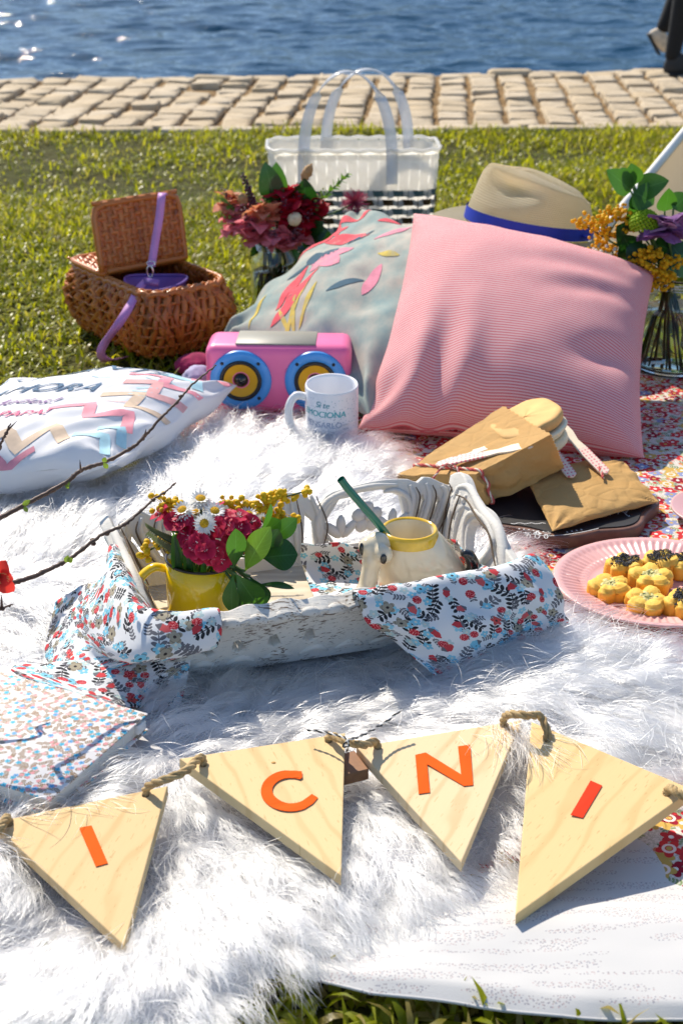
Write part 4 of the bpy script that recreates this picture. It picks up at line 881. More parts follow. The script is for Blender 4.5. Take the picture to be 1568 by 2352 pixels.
for i in range(150):
    a = i*2.39996; z = 1-1.5*i/150; r_ = math.sqrt(max(0, 1-z*z)); mb.add(*blob(hd+Vector((r_*math.cos(a), r_*math.sin(a), z*.9))*.023, .0035, 1))
mb.build('flower_head', CHART, t)
hd = Q(1530, 528, Yv-.05); t, _ = vstem('ornamental_kale', 'purple ornamental kale with lavender heart at the right edge', 'flower', hd, 211)
ruffle(hd, .052, 5, 8, 2).build('outer_petals', PURP, t); ruffle(hd+Vector((-.004, -.012, .008)), .030, 6, 6, 2).build('heart_petals', LAV, t)
hd = Q(1378, 590, Yv-.10); hd = Q(1378, 590, Yv-.03); t, _ = vstem('white_filler', 'tiny white filler blossoms behind the pink cushion edge', 'flower', hd, 212); mb = MB()
for i in range(26): mb.add(*blob(hd+Vector((random.gauss(0, .014), random.gauss(0, .008), random.gauss(.004, .012))), random.uniform(.002, .0045), 1, .2, i))
mb.build('floret_cluster', WHI, t)
for i, (bx, by, tx, ty, wd, m, lab) in enumerate([(1448, 440, 1392, 390, .040, LGREEN, 'long green leaf pointing left at the top of the vase'), (1452, 430, 1425, 385, .030, LGREEN, 'upright green leaf second from the left at the vase top'), (1455, 425, 1448, 375, .034, LGREEN, 'tallest upright green leaf of the vase'), (1462, 438, 1535, 415, .044, LGREEN, 'broad green leaf pointing right before the canvas'),
        (1455, 440, 1500, 470, .05, LGREEN, 'green leaf drooping right under the leaf rosette'), (1452, 445, 1475, 478, .038, LDARK, 'dark green leaf under the leaf rosette'), (1525, 485, 1535, 432, .034, LGREEN, 'small oval green leaf before the tent canvas'), (1450, 505, 1444, 475, .026, LGREEN, 'small round leaf left of the chartreuse bloom'), (1545, 480, 1580, 445, .04, LGREEN, 'green leaf cut by the right border'),
        (1435, 545, 1415, 520, .045, LDARK, 'black-green leaf between the yarrow clusters'), (1450, 590, 1430, 540, .05, LDARK, 'shaded dark leaf behind the pink cushion corner'), (1500, 560, 1540, 575, .06, LDARK, 'dark leaf beneath the purple kale'), (1480, 560, 1450, 620, .05, LDARK, 'dark leaf hanging behind the golden yarrow'), (1540, 560, 1590, 640, .06, LDARK, 'dark leaf drooping at the right border')]):
    hd = Q(bx, by, Yv-.03+.006*(i % 4)); t, _ = vstem('leaf_stem', lab, 'leaf', hd, i+220); MB().add(*leafmesh(hd, Q(tx, ty, Yv-.045+.012*(i % 3)), wd, (0, -1, .5), .06, .12, 10, .75)).build('leaf', m, t)
# ================================================================ carved white tray
def paintwood(name, worn=.52, warm=0.):
    nb = NB(name, .75, .25); co = nb.co(); n = nb.noise(nb.scale(co, (38, 420, 420)), 1, 5, .65); big = nb.noise(co, 22, 3); fine = nb.noise(co, 150, 3)
    wear = nb.ramp(n+(big-.5)*.5, [(worn+.12, (0, 0, 0)), (worn+.20, (1, 1, 1))])
    paint = nb.mix(big, (.70, .68, .63), (.62, .59, .53)); c = nb.mix(wear, paint, nb.mix(fine, (.07, .045, .03), (.26, .20, .15)))
    nb.set('Base Color', c); nb.set('Normal', nb.bump(n+fine*.4, .5, .002)); return nb.mat
PAINT = paintwood('chipped_white_paint', .56); PAINTW = paintwood('worn_white_paint', .45); GROOVE = mat('dark_groove_line', (.10, .07, .045), .9, .4, 60)  # grooves are drawn as raised dark lines, their depth put into the colour
nb = NB('pale_tray_floor', .7, .3); n = nb.noise(nb.scale(nb.co(), (14, 90, 60)), 1, 4); nb.set('Base Color', nb.ramp(n, [(.3, (.48, .40, .29)), (.7, (.66, .59, .46))])); nb.set('Normal', nb.bump(n, .3, .001)); TFLOOR = nb.mat
ta = math.radians(17); tu = Vector((math.cos(ta), math.sin(ta), 0)); tv = Vector((-math.sin(ta), math.cos(ta), 0)); tz0, tz1 = .042, .122
tBL = P(242, 1192, tz1); TW, TD, BW_, BD_ = .440, .268, .378, .196
tc = tBL+tu*TW/2-tv*TD/2; tc.z = 0
tray = thing('tray', 'carved white openwork tray with chipped paint holding both mugs', 'tray', tc)
def tp(x, y, z): return tc+tu*x+tv*y+Vector((0, 0, z))
mb = MB(); fl = []
v, f = box(BW_+.01, BD_+.01, .010, .002, 1); mb.add([tp(p.x, p.y, tz0+p.z) for p in v], f).build('tray_floor', TFLOOR, tray)
def wall(side):      # returns the map (s,h,n)->world for one flaring side; n>0 points outward
    if side in ('front', 'back'):
        sg = -1 if side == 'front' else 1; nn = Vector((0, sg*.90, -.42)).normalized()
        def F(s, h, n=0.): p = Vector((s*(BW_/2*(1-h)+TW/2*h), sg*(BD_/2*(1-h)+TD/2*h)-sg*0, tz0+(tz1-tz0)*h)); p += nn*n; return tp(*p)
    else:
        sg = -1 if side == 'left' else 1; nn = Vector((sg*.92, 0, -.40)).normalized()
        def F(s, h, n=0.): p = Vector((sg*(BW_/2*(1-h)+TW/2*h), s*(BD_/2*(1-h)+TD/2*h), tz0+(tz1-tz0)*h)); p += nn*n; return tp(*p)
    return F
def arc(cx, cy, rx, ry, a0=0., a1=360., n=20, rot=0.):
    out = []; c, s = math.cos(rot), math.sin(rot)
    for k in range(n+(0 if abs(a1-a0) >= 360 else 1)):
        a = math.radians(a0+(a1-a0)*k/n); x, y = rx*math.cos(a), ry*math.sin(a); out.append((cx+x*c-y*s, cy+x*s+y*c))
    return out
SX = {'front': .21, 'back': .21, 'left': .128, 'right': .128}; HH = .092
def panel(side, outl, holes, m, name='carved_side', th=.009):
    v, f = outline([outl]+holes, th, .0022, 1); F = wall(side); k = 1/SX[side]
    return MB().add([F(p.x*k, p.y/HH, p.z) for p in v], f).build(name, m, tray, smooth=False)
def relief(side, pts, r, parent, m, name='carved_scroll', flat=.55, off=-.006):
    F = wall(side); k = 1/SX[side]; q = catmull([F(p[0]*k, p[1]/HH, off) for p in pts], 6); n = len(q)
    return MB().add(*tube(q, [r*(.45+.55*math.sin(PI*(i+1)/(n+1))) for i in range(n)], 8, 1.)).build(name, m, parent)
def petalblob(side, c, L, W, ang, parent, m, name='carved_petal', off=-.007):
    F = wall(side); k = 1/SX[side]; ca, sa = math.cos(ang), math.sin(ang); v, f = blob((0, 0, 0), (1, 1, 1), 2); out = []
    for p in v:
        x = L*.5*(p.x+1); y = W*.5*p.y*(1-.3*p.x*0); out.append(F((c[0]+x*ca-y*sa)*k, (c[1]+x*sa+y*ca)/HH, off+p.z*.006))
    return MB().add(out, f).build(name, m, parent)
top = [(-.205, .0), (.205, .0)]
def crest(x, ax):
    t = abs(x)/ax
    return HH*(.93+.10*math.exp(-((t-.0)/.12)**2)+.12*math.exp(-((t-.55)/.28)**2)-.16*math.exp(-((t-.17)/.05)**2)-.08*math.exp(-((t-.76)/.03)**2)-.12*max(0, t-.86)/.14+.05*math.exp(-((t-.80)/.05)**2))
bo = [(-.205, 0), (.205, 0)]+[(x, crest(x, .21)) for x in np.linspace(.21, -.21, 61)]
hb = []
for s in (-1, 1):
    hb.append([(s*x, y) for x, y in [(.046, .026), (.062, .020), (.10, .020), (.138, .024), (.152, .048), (.142, .078), (.118, .089), (.09, .088), (.062, .082), (.043, .055)]])
    for i, x0 in enumerate((.166, .187)): hb.append([(s*(x0-.0055), .034+.004*i), (s*(x0+.003), .036+.004*i), (s*(x0+.009), .066-.004*i), (s*(x0+.002), .080-.006*i)])
    hb.append([(s*.012, .030), (s*.030, .024), (s*.031, .058), (s*.018, .072)])
pb = panel('back', bo, hb, PAINT)
def ornament(side, par, m, off, sc=1.):
    for s in (-1, 1):
        cx, cy = s*.098, .053
        for k in range(5): petalblob(side, (cx, cy), .021, .019, PI/2+k*2*PI/5, par, m, off=off)
        petalblob(side, (cx-.004, cy), .008, .008, 0, par, m, 'carved_bud', off*1.7)
        for q in (-1, 1):
            x0 = cx+q*.034
            for a in (PI/2, PI/2+.8, PI/2-.8): petalblob(side, (x0, cy-.022), .030, .013, a, par, m, 'carved_leaf', off)
            relief(side, [(x0+q*.012, cy-.026), (x0+q*.024, cy-.006), (x0+q*.018, cy+.018), (x0+q*.002, cy+.030), (x0-q*.014, cy+.030)], .0038, par, m, off=off)
        relief(side, [(s*.044, .018), (s*.034, .04), (s*.038, .066), (s*.056, .084), (s*.10, .092), (s*.135, .090)], .0044, par, m, off=off)
        for i in range(3):
            x0 = .152+.021*i; relief(side, [(s*(x0-.004), .020), (s*(x0+.004), .045), (s*(x0+.006), .070), (s*(x0-.002), .088-.006*(i > 1))], .0044, par, m, 'carved_flute', off=off)
            relief(side, [(s*(x0+.003), .022), (s*(x0+.010), .045), (s*(x0+.012), .070), (s*(x0+.005), .084)], .0012, par, GROOVE, 'groove_line', off=off*1.9)
        for i in (0, 3):
            relief(side, [(s*(.004+.009*i), .016), (s*(.006+.011*i), .05), (s*(.004+.008*i), .090)], .004, par, m, 'carved_flute', off=off)
            relief(side, [(s*(.009+.009*i), .018), (s*(.012+.011*i), .05), (s*(.009+.008*i), .088)], .001, par, GROOVE, 'groove_line', off=off*1.9)
ornament('back', pb, PAINT, -.007)
hf = []
for s in (-1, 1):
    for x0 in (.045, .085, .125, .16): hf.append([(s*(x0-.009), .036), (s*(x0+.002), .030), (s*(x0+.010), .038), (s*(x0+.006), .054), (s*(x0-.004), .058)])
fo = [(-.205, 0), (.205, 0)]+[(x, .084+.003*math.sin(x*160)+.002*math.sin(x*61)) for x in np.linspace(.21, -.21, 81)]
pf = panel('front', fo, hf, PAINTW, th=.018)
for i in range(15): relief('front', [(-.20+.028*i, .076), (-.186+.028*i, .084), (-.172+.028*i, .077)], .0065, pf, PAINTW, 'carved_scroll', off=.008)
for i in range(9): relief('front', [(-.19+.044*i, .012), (-.17+.044*i, .022), (-.155+.044*i, .012)], .0055, pf, PAINTW, 'carved_scroll', off=.009)
def crest_s(y, ay):
    t = y/ay; return HH*(.78+.34*math.exp(-((t-.78)/.30)**2)+.22*math.exp(-((t-.12)/.34)**2)-.10*max(0, -t-.5))
for side in ('left', 'right'):
    so = [(-.125, 0), (.125, 0)]+[(y, crest_s(y, .128)) for y in np.linspace(.128, -.128, 61)]
    heart = [(.050*1.0*math.sin(a)**3*1.0*.0+.034*math.cos(a)*(1+.35*math.sin(a)), .049+.030*math.sin(a)) for a in np.linspace(0, 2*PI, 28, endpoint=False)]
    heart = [(x+.012, y) for x, y in heart]
    hs_ = [heart]
    if side == 'left': hs_ += [[(.066, .04), (.074, .042), (.076, .066), (.069, .07)], [(.085, .045), (.093, .046), (.095, .068), (.088, .07)], [(.103, .05), (.110, .05), (.113, .066), (.107, .07)], [(-.06, .03), (-.045, .026), (-.04, .045), (-.052, .052)]]
    ps = panel(side, so, hs_, PAINT)
    hp_ = heart+heart[:2]; relief(side, [(.012+(x-.012)*1.22, .049+(y-.049)*1.18) for x, y in hp_], .0062, ps, PAINT, 'carved_ring', off=-.007)
    relief(side, [(.10, .088), (.075, .098), (.045, .092), (.02, .088), (-.02, .086), (-.05, .072), (-.075, .055), (-.10, .058), (-.118, .070)], .0068, ps, PAINT, off=-.005)
    relief(side, [(.09, .080), (.06, .086), (.02, .080), (-.02, .076), (-.05, .060), (-.08, .046)], .0014, ps, GROOVE, 'groove_line', off=-.013)
    for a in (PI/2, PI/2+.7, PI/2-.7, PI/2+1.4): petalblob(side, (-.078, .022), .034, .015, a, ps, PAINT, 'carved_leaf', -.006)
    for a in (PI/2, PI/2+.6, PI/2-.6): petalblob(side, (.090, .050), .034, .014, a, ps, PAINT, 'carved_leaf', -.006)
    for i in (0, 2):
        relief(side, [(.070+.013*i, .018), (.078+.012*i, .05), (.074+.013*i, .088)], .0042, ps, PAINT, 'carved_flute', off=-.007)
        relief(side, [(.075+.013*i, .02), (.084+.012*i, .05), (.080+.013*i, .084)], .0012, ps, GROOVE, 'groove_line', off=-.0125)
        relief(side, [(-.062-.014*i, .014), (-.066-.014*i, .034), (-.058-.014*i, .052)], .0046, ps, PAINT, 'carved_flute', off=-.007)
for a, b in ((-1, 1), (1, 1), (-1, -1), (1, -1)):
    q = [tp(a*(BW_/2+.001), b*(BD_/2+.001), tz0-.004), tp(a*(BW_+TW)/4, b*(BD_+TD)/4, (tz0+tz1)/2), tp(a*(TW/2-.004), b*(TD/2-.004), tz1-.012)]
    MB().add(*tube(catmull(q, 5), [.008, .008, .009, .009, .0095, .010, .0105, .011, .0115, .011, .009], 10)).build('corner_post', PAINT, tray)
# ================================================================ flower-print napkins
nb = NB('flower_print_napkin', .85, .2); uv = nb.uv(); c = (.80, .80, .80)
BLKP, GRYP_, REDP, CYAN, BEIG, PALE = (.035, .035, .04), (.16, .16, .18), (.62, .06, .07), (.22, .56, .72), (.42, .37, .27), (.50, .64, .64)
m, s, g, b, r = nb.motif(uv, 46, 'sprig', .46, 1, .85); c = nb.mix(m*(b > .25), c, nb.ramp(g, [(0, BLKP), (.7, GRYP_)], 'CONSTANT'))
m, s, g, b, r = nb.motif(uv, 70, 'sprig', .40, 7, .95); c = nb.mix(m*(b > .62), c, GRYP_)
m, s, g, b, r = nb.motif(uv, 72, 'flower', .36, 2, .95); c = nb.mix(m*(b > .48), c, nb.ramp(g, [(0, CYAN), (.5, PALE), (.8, (.30, .62, .74))], 'CONSTANT')); c = nb.mix(s*(b > .48), c, (.75, .72, .6))
m, s, g, b, r = nb.motif(uv, 48, 'flower', .35, 3, .8); pk = b > .55
c = nb.mix(m*pk, c, nb.ramp(g, [(0, BEIG), (.36, CYAN), (.66, (.66, .09, .08)), (.82, (.36, .33, .26))], 'CONSTANT')); c = nb.mix((nb.math('ABSOLUTE', r-.25) < .02)*pk*m*.6, c, (.12, .10, .08)); c = nb.mix((r < .07)*pk, c, (.05, .04, .04))
m, s, g, b, r = nb.motif(uv, 50, 'tulip', .38, 4, .8); pk = b > .60; c = nb.mix(m*pk, c, nb.ramp(g, [(0, REDP), (.6, (.70, .12, .12)), (.85, CYAN)], 'CONSTANT')); c = nb.mix(m*s*pk, c, GRYP_)
m, s, g, b, r = nb.motif(uv, 52, 'berry', .38, 5, .85); pk = b > .66; dots = nb.noise(uv, 700, 1); c = nb.mix(m*pk, c, nb.mix(dots > .55, (.52, .02, .035), (.80, .25, .25)))
nb.set('Base Color', c); nb.set('Normal', nb.bump(nb.noise(uv, 900, 2), .2, .0008)); thin(nb, c, .14); NAP = nb.mat
def patch(rows, n=8, wr=.0016, seed=0, uo=(0, 0), rot=0.):
    rows = [[P(*q) if not isinstance(q, Vector) else q for q in r] for r in rows]
    R1 = [catmull(r, n) for r in rows]; m = len(R1[0]); cols = [catmull([R1[j][i] for j in range(len(R1))], n) for i in range(m)]; k = len(cols[0])
    V = [[cols[i][j].copy() for i in range(m)] for j in range(k)]
    U = [[(0, 0)]*m for _ in range(k)]; sc = [0.]*m; ca, sa = math.cos(rot), math.sin(rot)
    w0 = [0.]
    for i in range(1, m): w0.append(w0[-1]+sum((V[j][i]-V[j][i-1]).length for j in range(k))/k)
    h0 = [0.]
    for j in range(1, k): h0.append(h0[-1]+sum((V[j][i]-V[j-1][i]).length for i in range(m))/m)
    out = []; uvs = []
    for j in range(k):
        for i in range(m):
            x, y = w0[i], h0[j]; p = V[j][i]; d = wr*float(fbm(x*38+seed, y*26, 3, seed))+wr*.9*math.sin(x*90+4*float(vn(y*20, x*8, seed)))*float(.5+.5*vn(x*11, y*11, seed+2))
            out.append(p+Vector((d*.3, -d*.6, d))); uvs.append((uo[0]+x*ca-y*sa, uo[1]+x*sa+y*ca))
    return out, [(j*m+i, j*m+i+1, (j+1)*m+i+1, (j+1)*m+i) for j in range(k-1) for i in range(m-1)], uvs
def solid(o, th=.0012):
    md = o.modifiers.new('thickness', 'SOLIDIFY'); md.thickness = th; md.offset = -1; return o
nl = thing('napkin', 'flower print napkin spilling over the left front corner of the tray onto the notebook', 'napkin', P(300, 1500, .05), group='flower print napkins')
xe = (P(487, 1417, .128)-tc).dot(tu); RZ = tz1+.008; hw_, hd_ = TW/2, TD/2
v, f, u = patch([[tp(-hw_+.026, .035, .085), tp(-hw_+.030, -.04, .075), tp(-hw_+.045, -hd_+.050, .066), tp(-hw_+.085, -hd_+.032, .070), tp(xe-.006, -hd_+.026, .092)],
                 [tp(-hw_-.004, .045, RZ), tp(-hw_-.006, -.035, RZ+.004), tp(-hw_+.000, -hd_+.012, RZ+.005), tp(-hw_+.07, -hd_-.010, RZ+.004), tp(xe, -hd_-.012, RZ+.001)],
                 [tp(-hw_-.018, .040, .095), tp(-hw_-.040, -.045, .098), tp(-hw_-.020, -hd_-.030, .104), tp(-hw_+.06, -hd_-.034, .104), tp(xe-.004, -hd_-.032, .106)],
                 [(182, 1352, .072), (168, 1428, .060), (212, 1498, .068), (335, 1502, .084), (472, 1480, .088)], [(128, 1384, .066), (104, 1500, .042), (150, 1550, .050), (225, 1546, .060), (300, 1530, .070)]], 9, .0022, 3, (.1, .2), .5)
solid(MB().add(v, f, u).build('upper_fold', NAP, nl))
v, f, u = patch([[(40, 1528, .050), (180, 1520, .060), (300, 1502, .072), (443, 1486, .074)], [(28, 1546, .056), (190, 1560, .060), (305, 1540, .066), (436, 1530, .060)], [(110, 1580, .060), (215, 1590, .060), (318, 1585, .052), (424, 1584, .042)], [(215, 1618, .060), (262, 1622, .056), (335, 1626, .040), (411, 1632, .030)]], 9, .0018, 8, (.5, .1), -.3)
solid(MB().add(v, f, u).build('lower_fold', NAP, nl))
nr = thing('napkin', 'flower print napkin draped over the right front corner of the tray under the animal mug', 'napkin', P(1080, 1450, .05), group='flower print napkins')
x0_ = (P(812, 1368, .128)-tc).dot(tu)
v, f, u = patch([[tp(x0_+.012, -hd_+.030, .078), tp(x0_+.06, -hd_+.034, .075), tp(x0_+.11, -hd_+.036, .080), tp(hw_-.060, -hd_+.040, .085), tp(hw_-.030, -hd_+.045, .100)],
                 [tp(x0_, -hd_-.010, RZ+.001), tp(x0_+.055, -hd_-.012, RZ+.005), tp(x0_+.11, -hd_-.010, RZ+.006), tp(hw_-.050, -hd_-.006, RZ+.006), tp(hw_-.006, -hd_+.012, RZ+.004)],
                 [tp(x0_+.008, -hd_-.034, .106), tp(x0_+.065, -hd_-.036, .110), tp(x0_+.12, -hd_-.036, .112), tp(hw_-.030, -hd_-.034, .112), tp(hw_+.014, -hd_-.018, .100)],
                 [(902, 1464, .082), (1005, 1462, .088), (1115, 1436, .090), (1215, 1408, .088), (1292, 1412, .066)], [(950, 1512, .060), (1040, 1505, .064), (1130, 1474, .066), (1226, 1440, .066), (1306, 1436, .050)], [(1000, 1552, .046), (1062, 1532, .046), (1142, 1498, .050), (1236, 1460, .052), (1288, 1452, .046)]], 9, .0026, 13, (.9, .4), .2)
solid(MB().add(v, f, u).build('draped_corner', NAP, nr))
v, f, u = patch([[(690, 1252, .088), (760, 1246, .092), (840, 1256, .092), (940, 1250, .088), (1035, 1238, .094), (1062, 1262, .094)], [(692, 1290, .066), (770, 1290, .062), (850, 1300, .060), (950, 1300, .058), (1050, 1290, .070), (1085, 1290, .085)], [(712, 1345, .054), (790, 1345, .054), (870, 1340, .054), (970, 1335, .054), (1060, 1320, .060), (1110, 1300, .080)], [(738, 1400, .064), (800, 1390, .070), (880, 1368, .072), (980, 1350, .075), (1070, 1325, .085), (1130, 1305, .10)]], 8, .0022, 17, (1.4, .2), .1)
solid(MB().add(v, f, u).build('inner_fold', NAP, nr))
# ================================================================ yellow enamel mug
YEN = mat('yellow_enamel', (.86, .58, .006), .16, .03, 8, coat=.5); DRIM = mat('dark_enamel_rim', (.03, .02, .01), .3); 
ym = P(459, 1428, .050); ymr, ymh = .0395, .078; YM = Matrix.Translation(ym) @ Matrix.Rotation(.06, 4, 'Y') @ Matrix.Rotation(-.03, 4, 'X')
ymug = thing('yellow_mug', 'yellow enamel mug full of crimson, white and yellow flowers', 'mug', ym)
MB().add(*lathe([(.0001, .002), (ymr*.86, .002), (ymr*.89, .004), (ymr*.97, ymh*.6), (ymr, ymh-.001), (ymr-.0022, ymh-.001), (ymr*.93, ymh*.6), (ymr*.86, .006), (.0001, .006)], 64), M=YM).build('cup', YEN, ymug)
MB().add(*tube([Vector(((ymr-.0006)*math.cos(a), (ymr-.0006)*math.sin(a), ymh)) for a in np.linspace(0, 2*PI, 65)], .0016, 8), M=YM).build('rim', DRIM, ymug)
hd = [Vector((-ymr*.97, -.004, ymh*.84)), Vector((-ymr-.012, -.010, ymh*.88)), Vector((-ymr-.026, -.016, ymh*.72)), Vector((-ymr-.026, -.017, ymh*.46)), Vector((-ymr-.014, -.012, ymh*.22)), Vector((-ymr*.90, -.006, ymh*.12))]
MB().add(*tube(catmull(hd, 7), .0060, 10, .8), M=YM).build('handle', YEN, ymug)
# ================================================================ cream animal mug and straw
nb = NB('cream_glaze', .10, .5); n = nb.noise(nb.co(), 30, 2); x, y, z = nb.sep(nb.co()); nb.set('Base Color', nb.mix(n, (.72, .60, .40), (.78, .70, .52))); nb.set('Coat Weight', .5); nb.set('Coat Roughness', .04); CREAM = nb.mat
YGL = mat('yellow_glaze', (.74, .46, .03), .12, .2, 60, coat=.4); BGL = mat('black_glaze', (.012, .012, .012), .1, .1, coat=.5)
cm = P(948, 1352, .052); CMM = Matrix.Translation(cm) @ Matrix.Rotation(math.radians(12), 4, 'Z')
cmug = thing('animal_mug', 'cream ceramic animal shaped mug with yellow rim and dark glazed eyes', 'mug', cm)
def cbody(a, t):
    th = a*2*PI; c, s = math.cos(th), math.sin(th); z = .074*t; k = 1-.38*t**1.6+.05*math.sin(PI*t)
    return Vector((.012*(1-t)+(.052*k*(1+.10*(c > 0)*(1-t)))*c-.006*t, .038*k**.6*s, .001+z))
v, f, u = gridf(cbody, 56, 16, True); mb = MB().add(v, f, u)
rc = Vector((-.006, 0, .075)); rr_ = .0305
mb.add(*lathe([(.0320, -.003), (.0318, .002), (.0300, .004), (.0282, .001), (.0285, -.03), (.024, -.06), (.0001, -.066)], 48), M=Matrix.Translation(rc)); mb.v = [CMM @ p for p in mb.v]; mb.build('cup_body', CREAM, cmug)
MB().add(*lathe([(.0345, -.010), (.0335, -.001), (.0318, .0035), (.0300, .0046), (.0281, .002)], 48), M=CMM @ Matrix.Translation(rc)).build('yellow_rim', YGL, cmug)
hb_ = MB()
for c, r in [((-.056, -.014, .066), (.013, .013, .013)), ((-.044, -.026, .062), (.0125, .012, .012)), ((-.046, -.010, .072), (.012, .012, .010)), ((-.036, -.010, .070), (.012, .010, .008)), ((-.071, -.034, .008), (.014, .013, .010))]: hb_.add(*blob(c, r, 3))
hb_.add(*tube(catmull([(-.050, -.018, .062), (-.056, -.022, .045), (-.062, -.028, .024), (-.068, -.034, .010)], 5), [.0125]*5+[.0105]*6+[.0120]*5, 14)); hb_.add(*tube(catmull([(-.070, -.034, .007), (-.050, -.026, .006), (-.030, -.012, .010)], 5), .009, 12))
v, f = remesh(hb_.v, hb_.f, .0022, 5); MB().add(v, f, M=CMM).build('animal_head', CREAM, cmug)
for c, r in [((-.0665, -.0195, .067), (.0030, .0035, .0085)), ((-.0455, -.0385, .0620), (.0040, .0022, .0065))]: MB().add(*blob(c, r, 2), M=CMM).build('eye', BGL, cmug)
MB().add(*tube(catmull([(.052, -.022, .052), (.061, -.020, .046), (.066, -.018, .032), (.062, -.016, .020)], 6), [.005+.004*math.sin(PI*i/18) for i in range(19)], 10, .8), M=CMM).build('ear', BGL, cmug)
STRAWM = mat('green_straw_plastic', (.005, .16, .10), .25, .05, coat=.3); rimc = CMM @ rc
st = [Q(782, 1100, rimc.y-.020), Q(800, 1124, rimc.y-.018), Q(838, 1168, rimc.y-.013), Q(872, 1208, rimc.y-.006), Q(903, 1252, rimc.y), Q(925, 1290, rimc.y+.006)]
so_ = thing('drinking_straw', 'bent green drinking straw standing in the animal mug', 'straw', st[-1])
mb = MB().add(*tube(catmull(st, 6), .0046, 14, 1., False)); mb.add(*tube(catmull(st, 6), .0041, 14, 1., False)); mb.build('tube', STRAWM, so_)
# ================================================================ flowers in the yellow mug
def crim():
    nb = NB('sweet_william_crimson', .55, .3); x, y, _ = nb.sep(nb.uv()); r = S_(nb, nb.n('ObjectInfo').outputs['Random']); n = nb.noise(nb.co(), 160, 3)
    c = nb.ramp(x+(n-.5)*.25, [(.0, (.75, .35, .40)), (.16, (.26, .003, .02)), (.55, (.46, .006, .035)), (.85, (.66, .02, .075)), (1, (.80, .14, .20))]); c = nb.mix(r*.45, c, (.62, .015, .09)); nb.set('Base Color', c); thin(nb, nb.mix(.5, c, (.8, .01, .06)), .3); return nb.mat
WP_ = petalmat('daisy_white', (.82, .82, .80), (.85, .85, .78), .25, .03); DISC = mat('daisy_yellow', (.72, .42, .01), .7, .25, 300); CRIM = crim(); CRIP = mat('pale_stamen', (.80, .55, .55), .6); MIM = petalmat('mimosa_yellow', (.76, .48, .01), (.8, .55, .02), .15, .15)
Ym = ym.y
def mstem(name, lab, cat, head, seed, m=None, group=None, rad=.0016): return flower_stem(name, lab, cat, ym+Vector((0, 0, .004)), .028, ymh-.004, .036, head, seed, m, rad, group)
def daisy(c, nrm, R_, lab, seed):
    t, pts = mstem('daisy', lab, 'flower', c-Vector(nrm).normalized()*.006, seed, group='daisies in the yellow mug'); M = frame(nrm, None, c); mb = MB()
    for lay, (n, l, h) in enumerate([(20, 1., -.001), (18, .92, .0012), (14, .78, .003)]):
        for i in range(n):
            a = 2*PI*(i+.5*lay)/n+random.uniform(-.06, .06); d = Vector((math.cos(a), math.sin(a), 0)); L = R_*l*random.uniform(.92, 1.05)
            mb.add(*leafmesh(d*R_*.22+Vector((0, 0, h)), d*L+Vector((0, 0, h+.0005+.002*lay)), R_*.27, (0, 0, 1), .05, -.2, 4, .6), M=M)
    mb.build('petal_ring', WP_, t); mb = MB()
    for i in range(46):
        a = i*2.39996; r_ = R_*.40*math.sqrt(i/46); mb.add(*blob((r_*math.cos(a), r_*math.sin(a), .0035+.0025*(1-(r_/(R_*.4))**2)), R_*.075, 1), M=M)
    mb.build('disc', DISC, t)
    MB().add(*lathe([(.002, -.007), (R_*.32, -.003), (R_*.34, 0)], 12), M=M).build('calyx', GSTEM, t)
daisy(Q(461, 1151, Ym+.012), (.05, -.30, 1), .0145, 'topmost white daisy of the yellow mug, seen edge-on', 301)
daisy(Q(421, 1176, Ym-.004), (-.25, -.45, 1), .0135, 'white daisy at the left behind the small crimson cluster', 302)
daisy(Q(492, 1178, Ym-.002), (.25, -.5, 1), .0135, 'white daisy right of centre under the topmost one', 303)
daisy(Q(471, 1203, Ym-.024), (-.1, -.95, .55), .0132, 'white daisy facing the camera at the middle of the mug flowers', 304)
daisy(Q(569, 1186, Ym+.022), (.3, -.1, 1), .0125, 'white daisy half hidden behind the crimson dome', 305)
daisy(Q(601, 1198, Ym+.018), (.6, -.3, .7), .0100, 'small white daisy at the right end of the crimson dome', 306)
daisy(Q(450, 1182, Ym+.018), (-.1, -.2, 1), .0110, 'pale closed daisy behind the topmost stem', 307)
def will(c, nrm, R_, seed, par):
    rr = random.Random(seed); M = frame(nrm, None, c) @ Matrix.Rotation(rr.uniform(0, 1.2), 4, 'Z'); mb = MB()
    for i in range(5):
        a = 2*PI*i/5+rr.uniform(-.1, .1); d = Vector((math.cos(a), math.sin(a), 0)); v, f, u = leafmesh(d*R_*.06, d*R_*rr.uniform(.92, 1.08)+Vector((0, 0, R_*rr.uniform(-.05, .35))), R_*1.12, (0, 0, 1), .10, .10, 6, 1.7)
        v = [p+Vector((rr.uniform(-1, 1), rr.uniform(-1, 1), rr.uniform(-1, 1)))*R_*.05 for p in v]; mb.add(v, f, u, M=M)
    b = mb.build('blossom', CRIM, par); mb = MB()
    for i in range(4):
        a = rr.uniform(0, 6.28); mb.add(*tube([Vector((0, 0, 0)), Vector((R_*.2*math.cos(a), R_*.2*math.sin(a), R_*.5))], [.0005, .0003], 4), M=M)
    mb.build('stamen', CRIP, b)
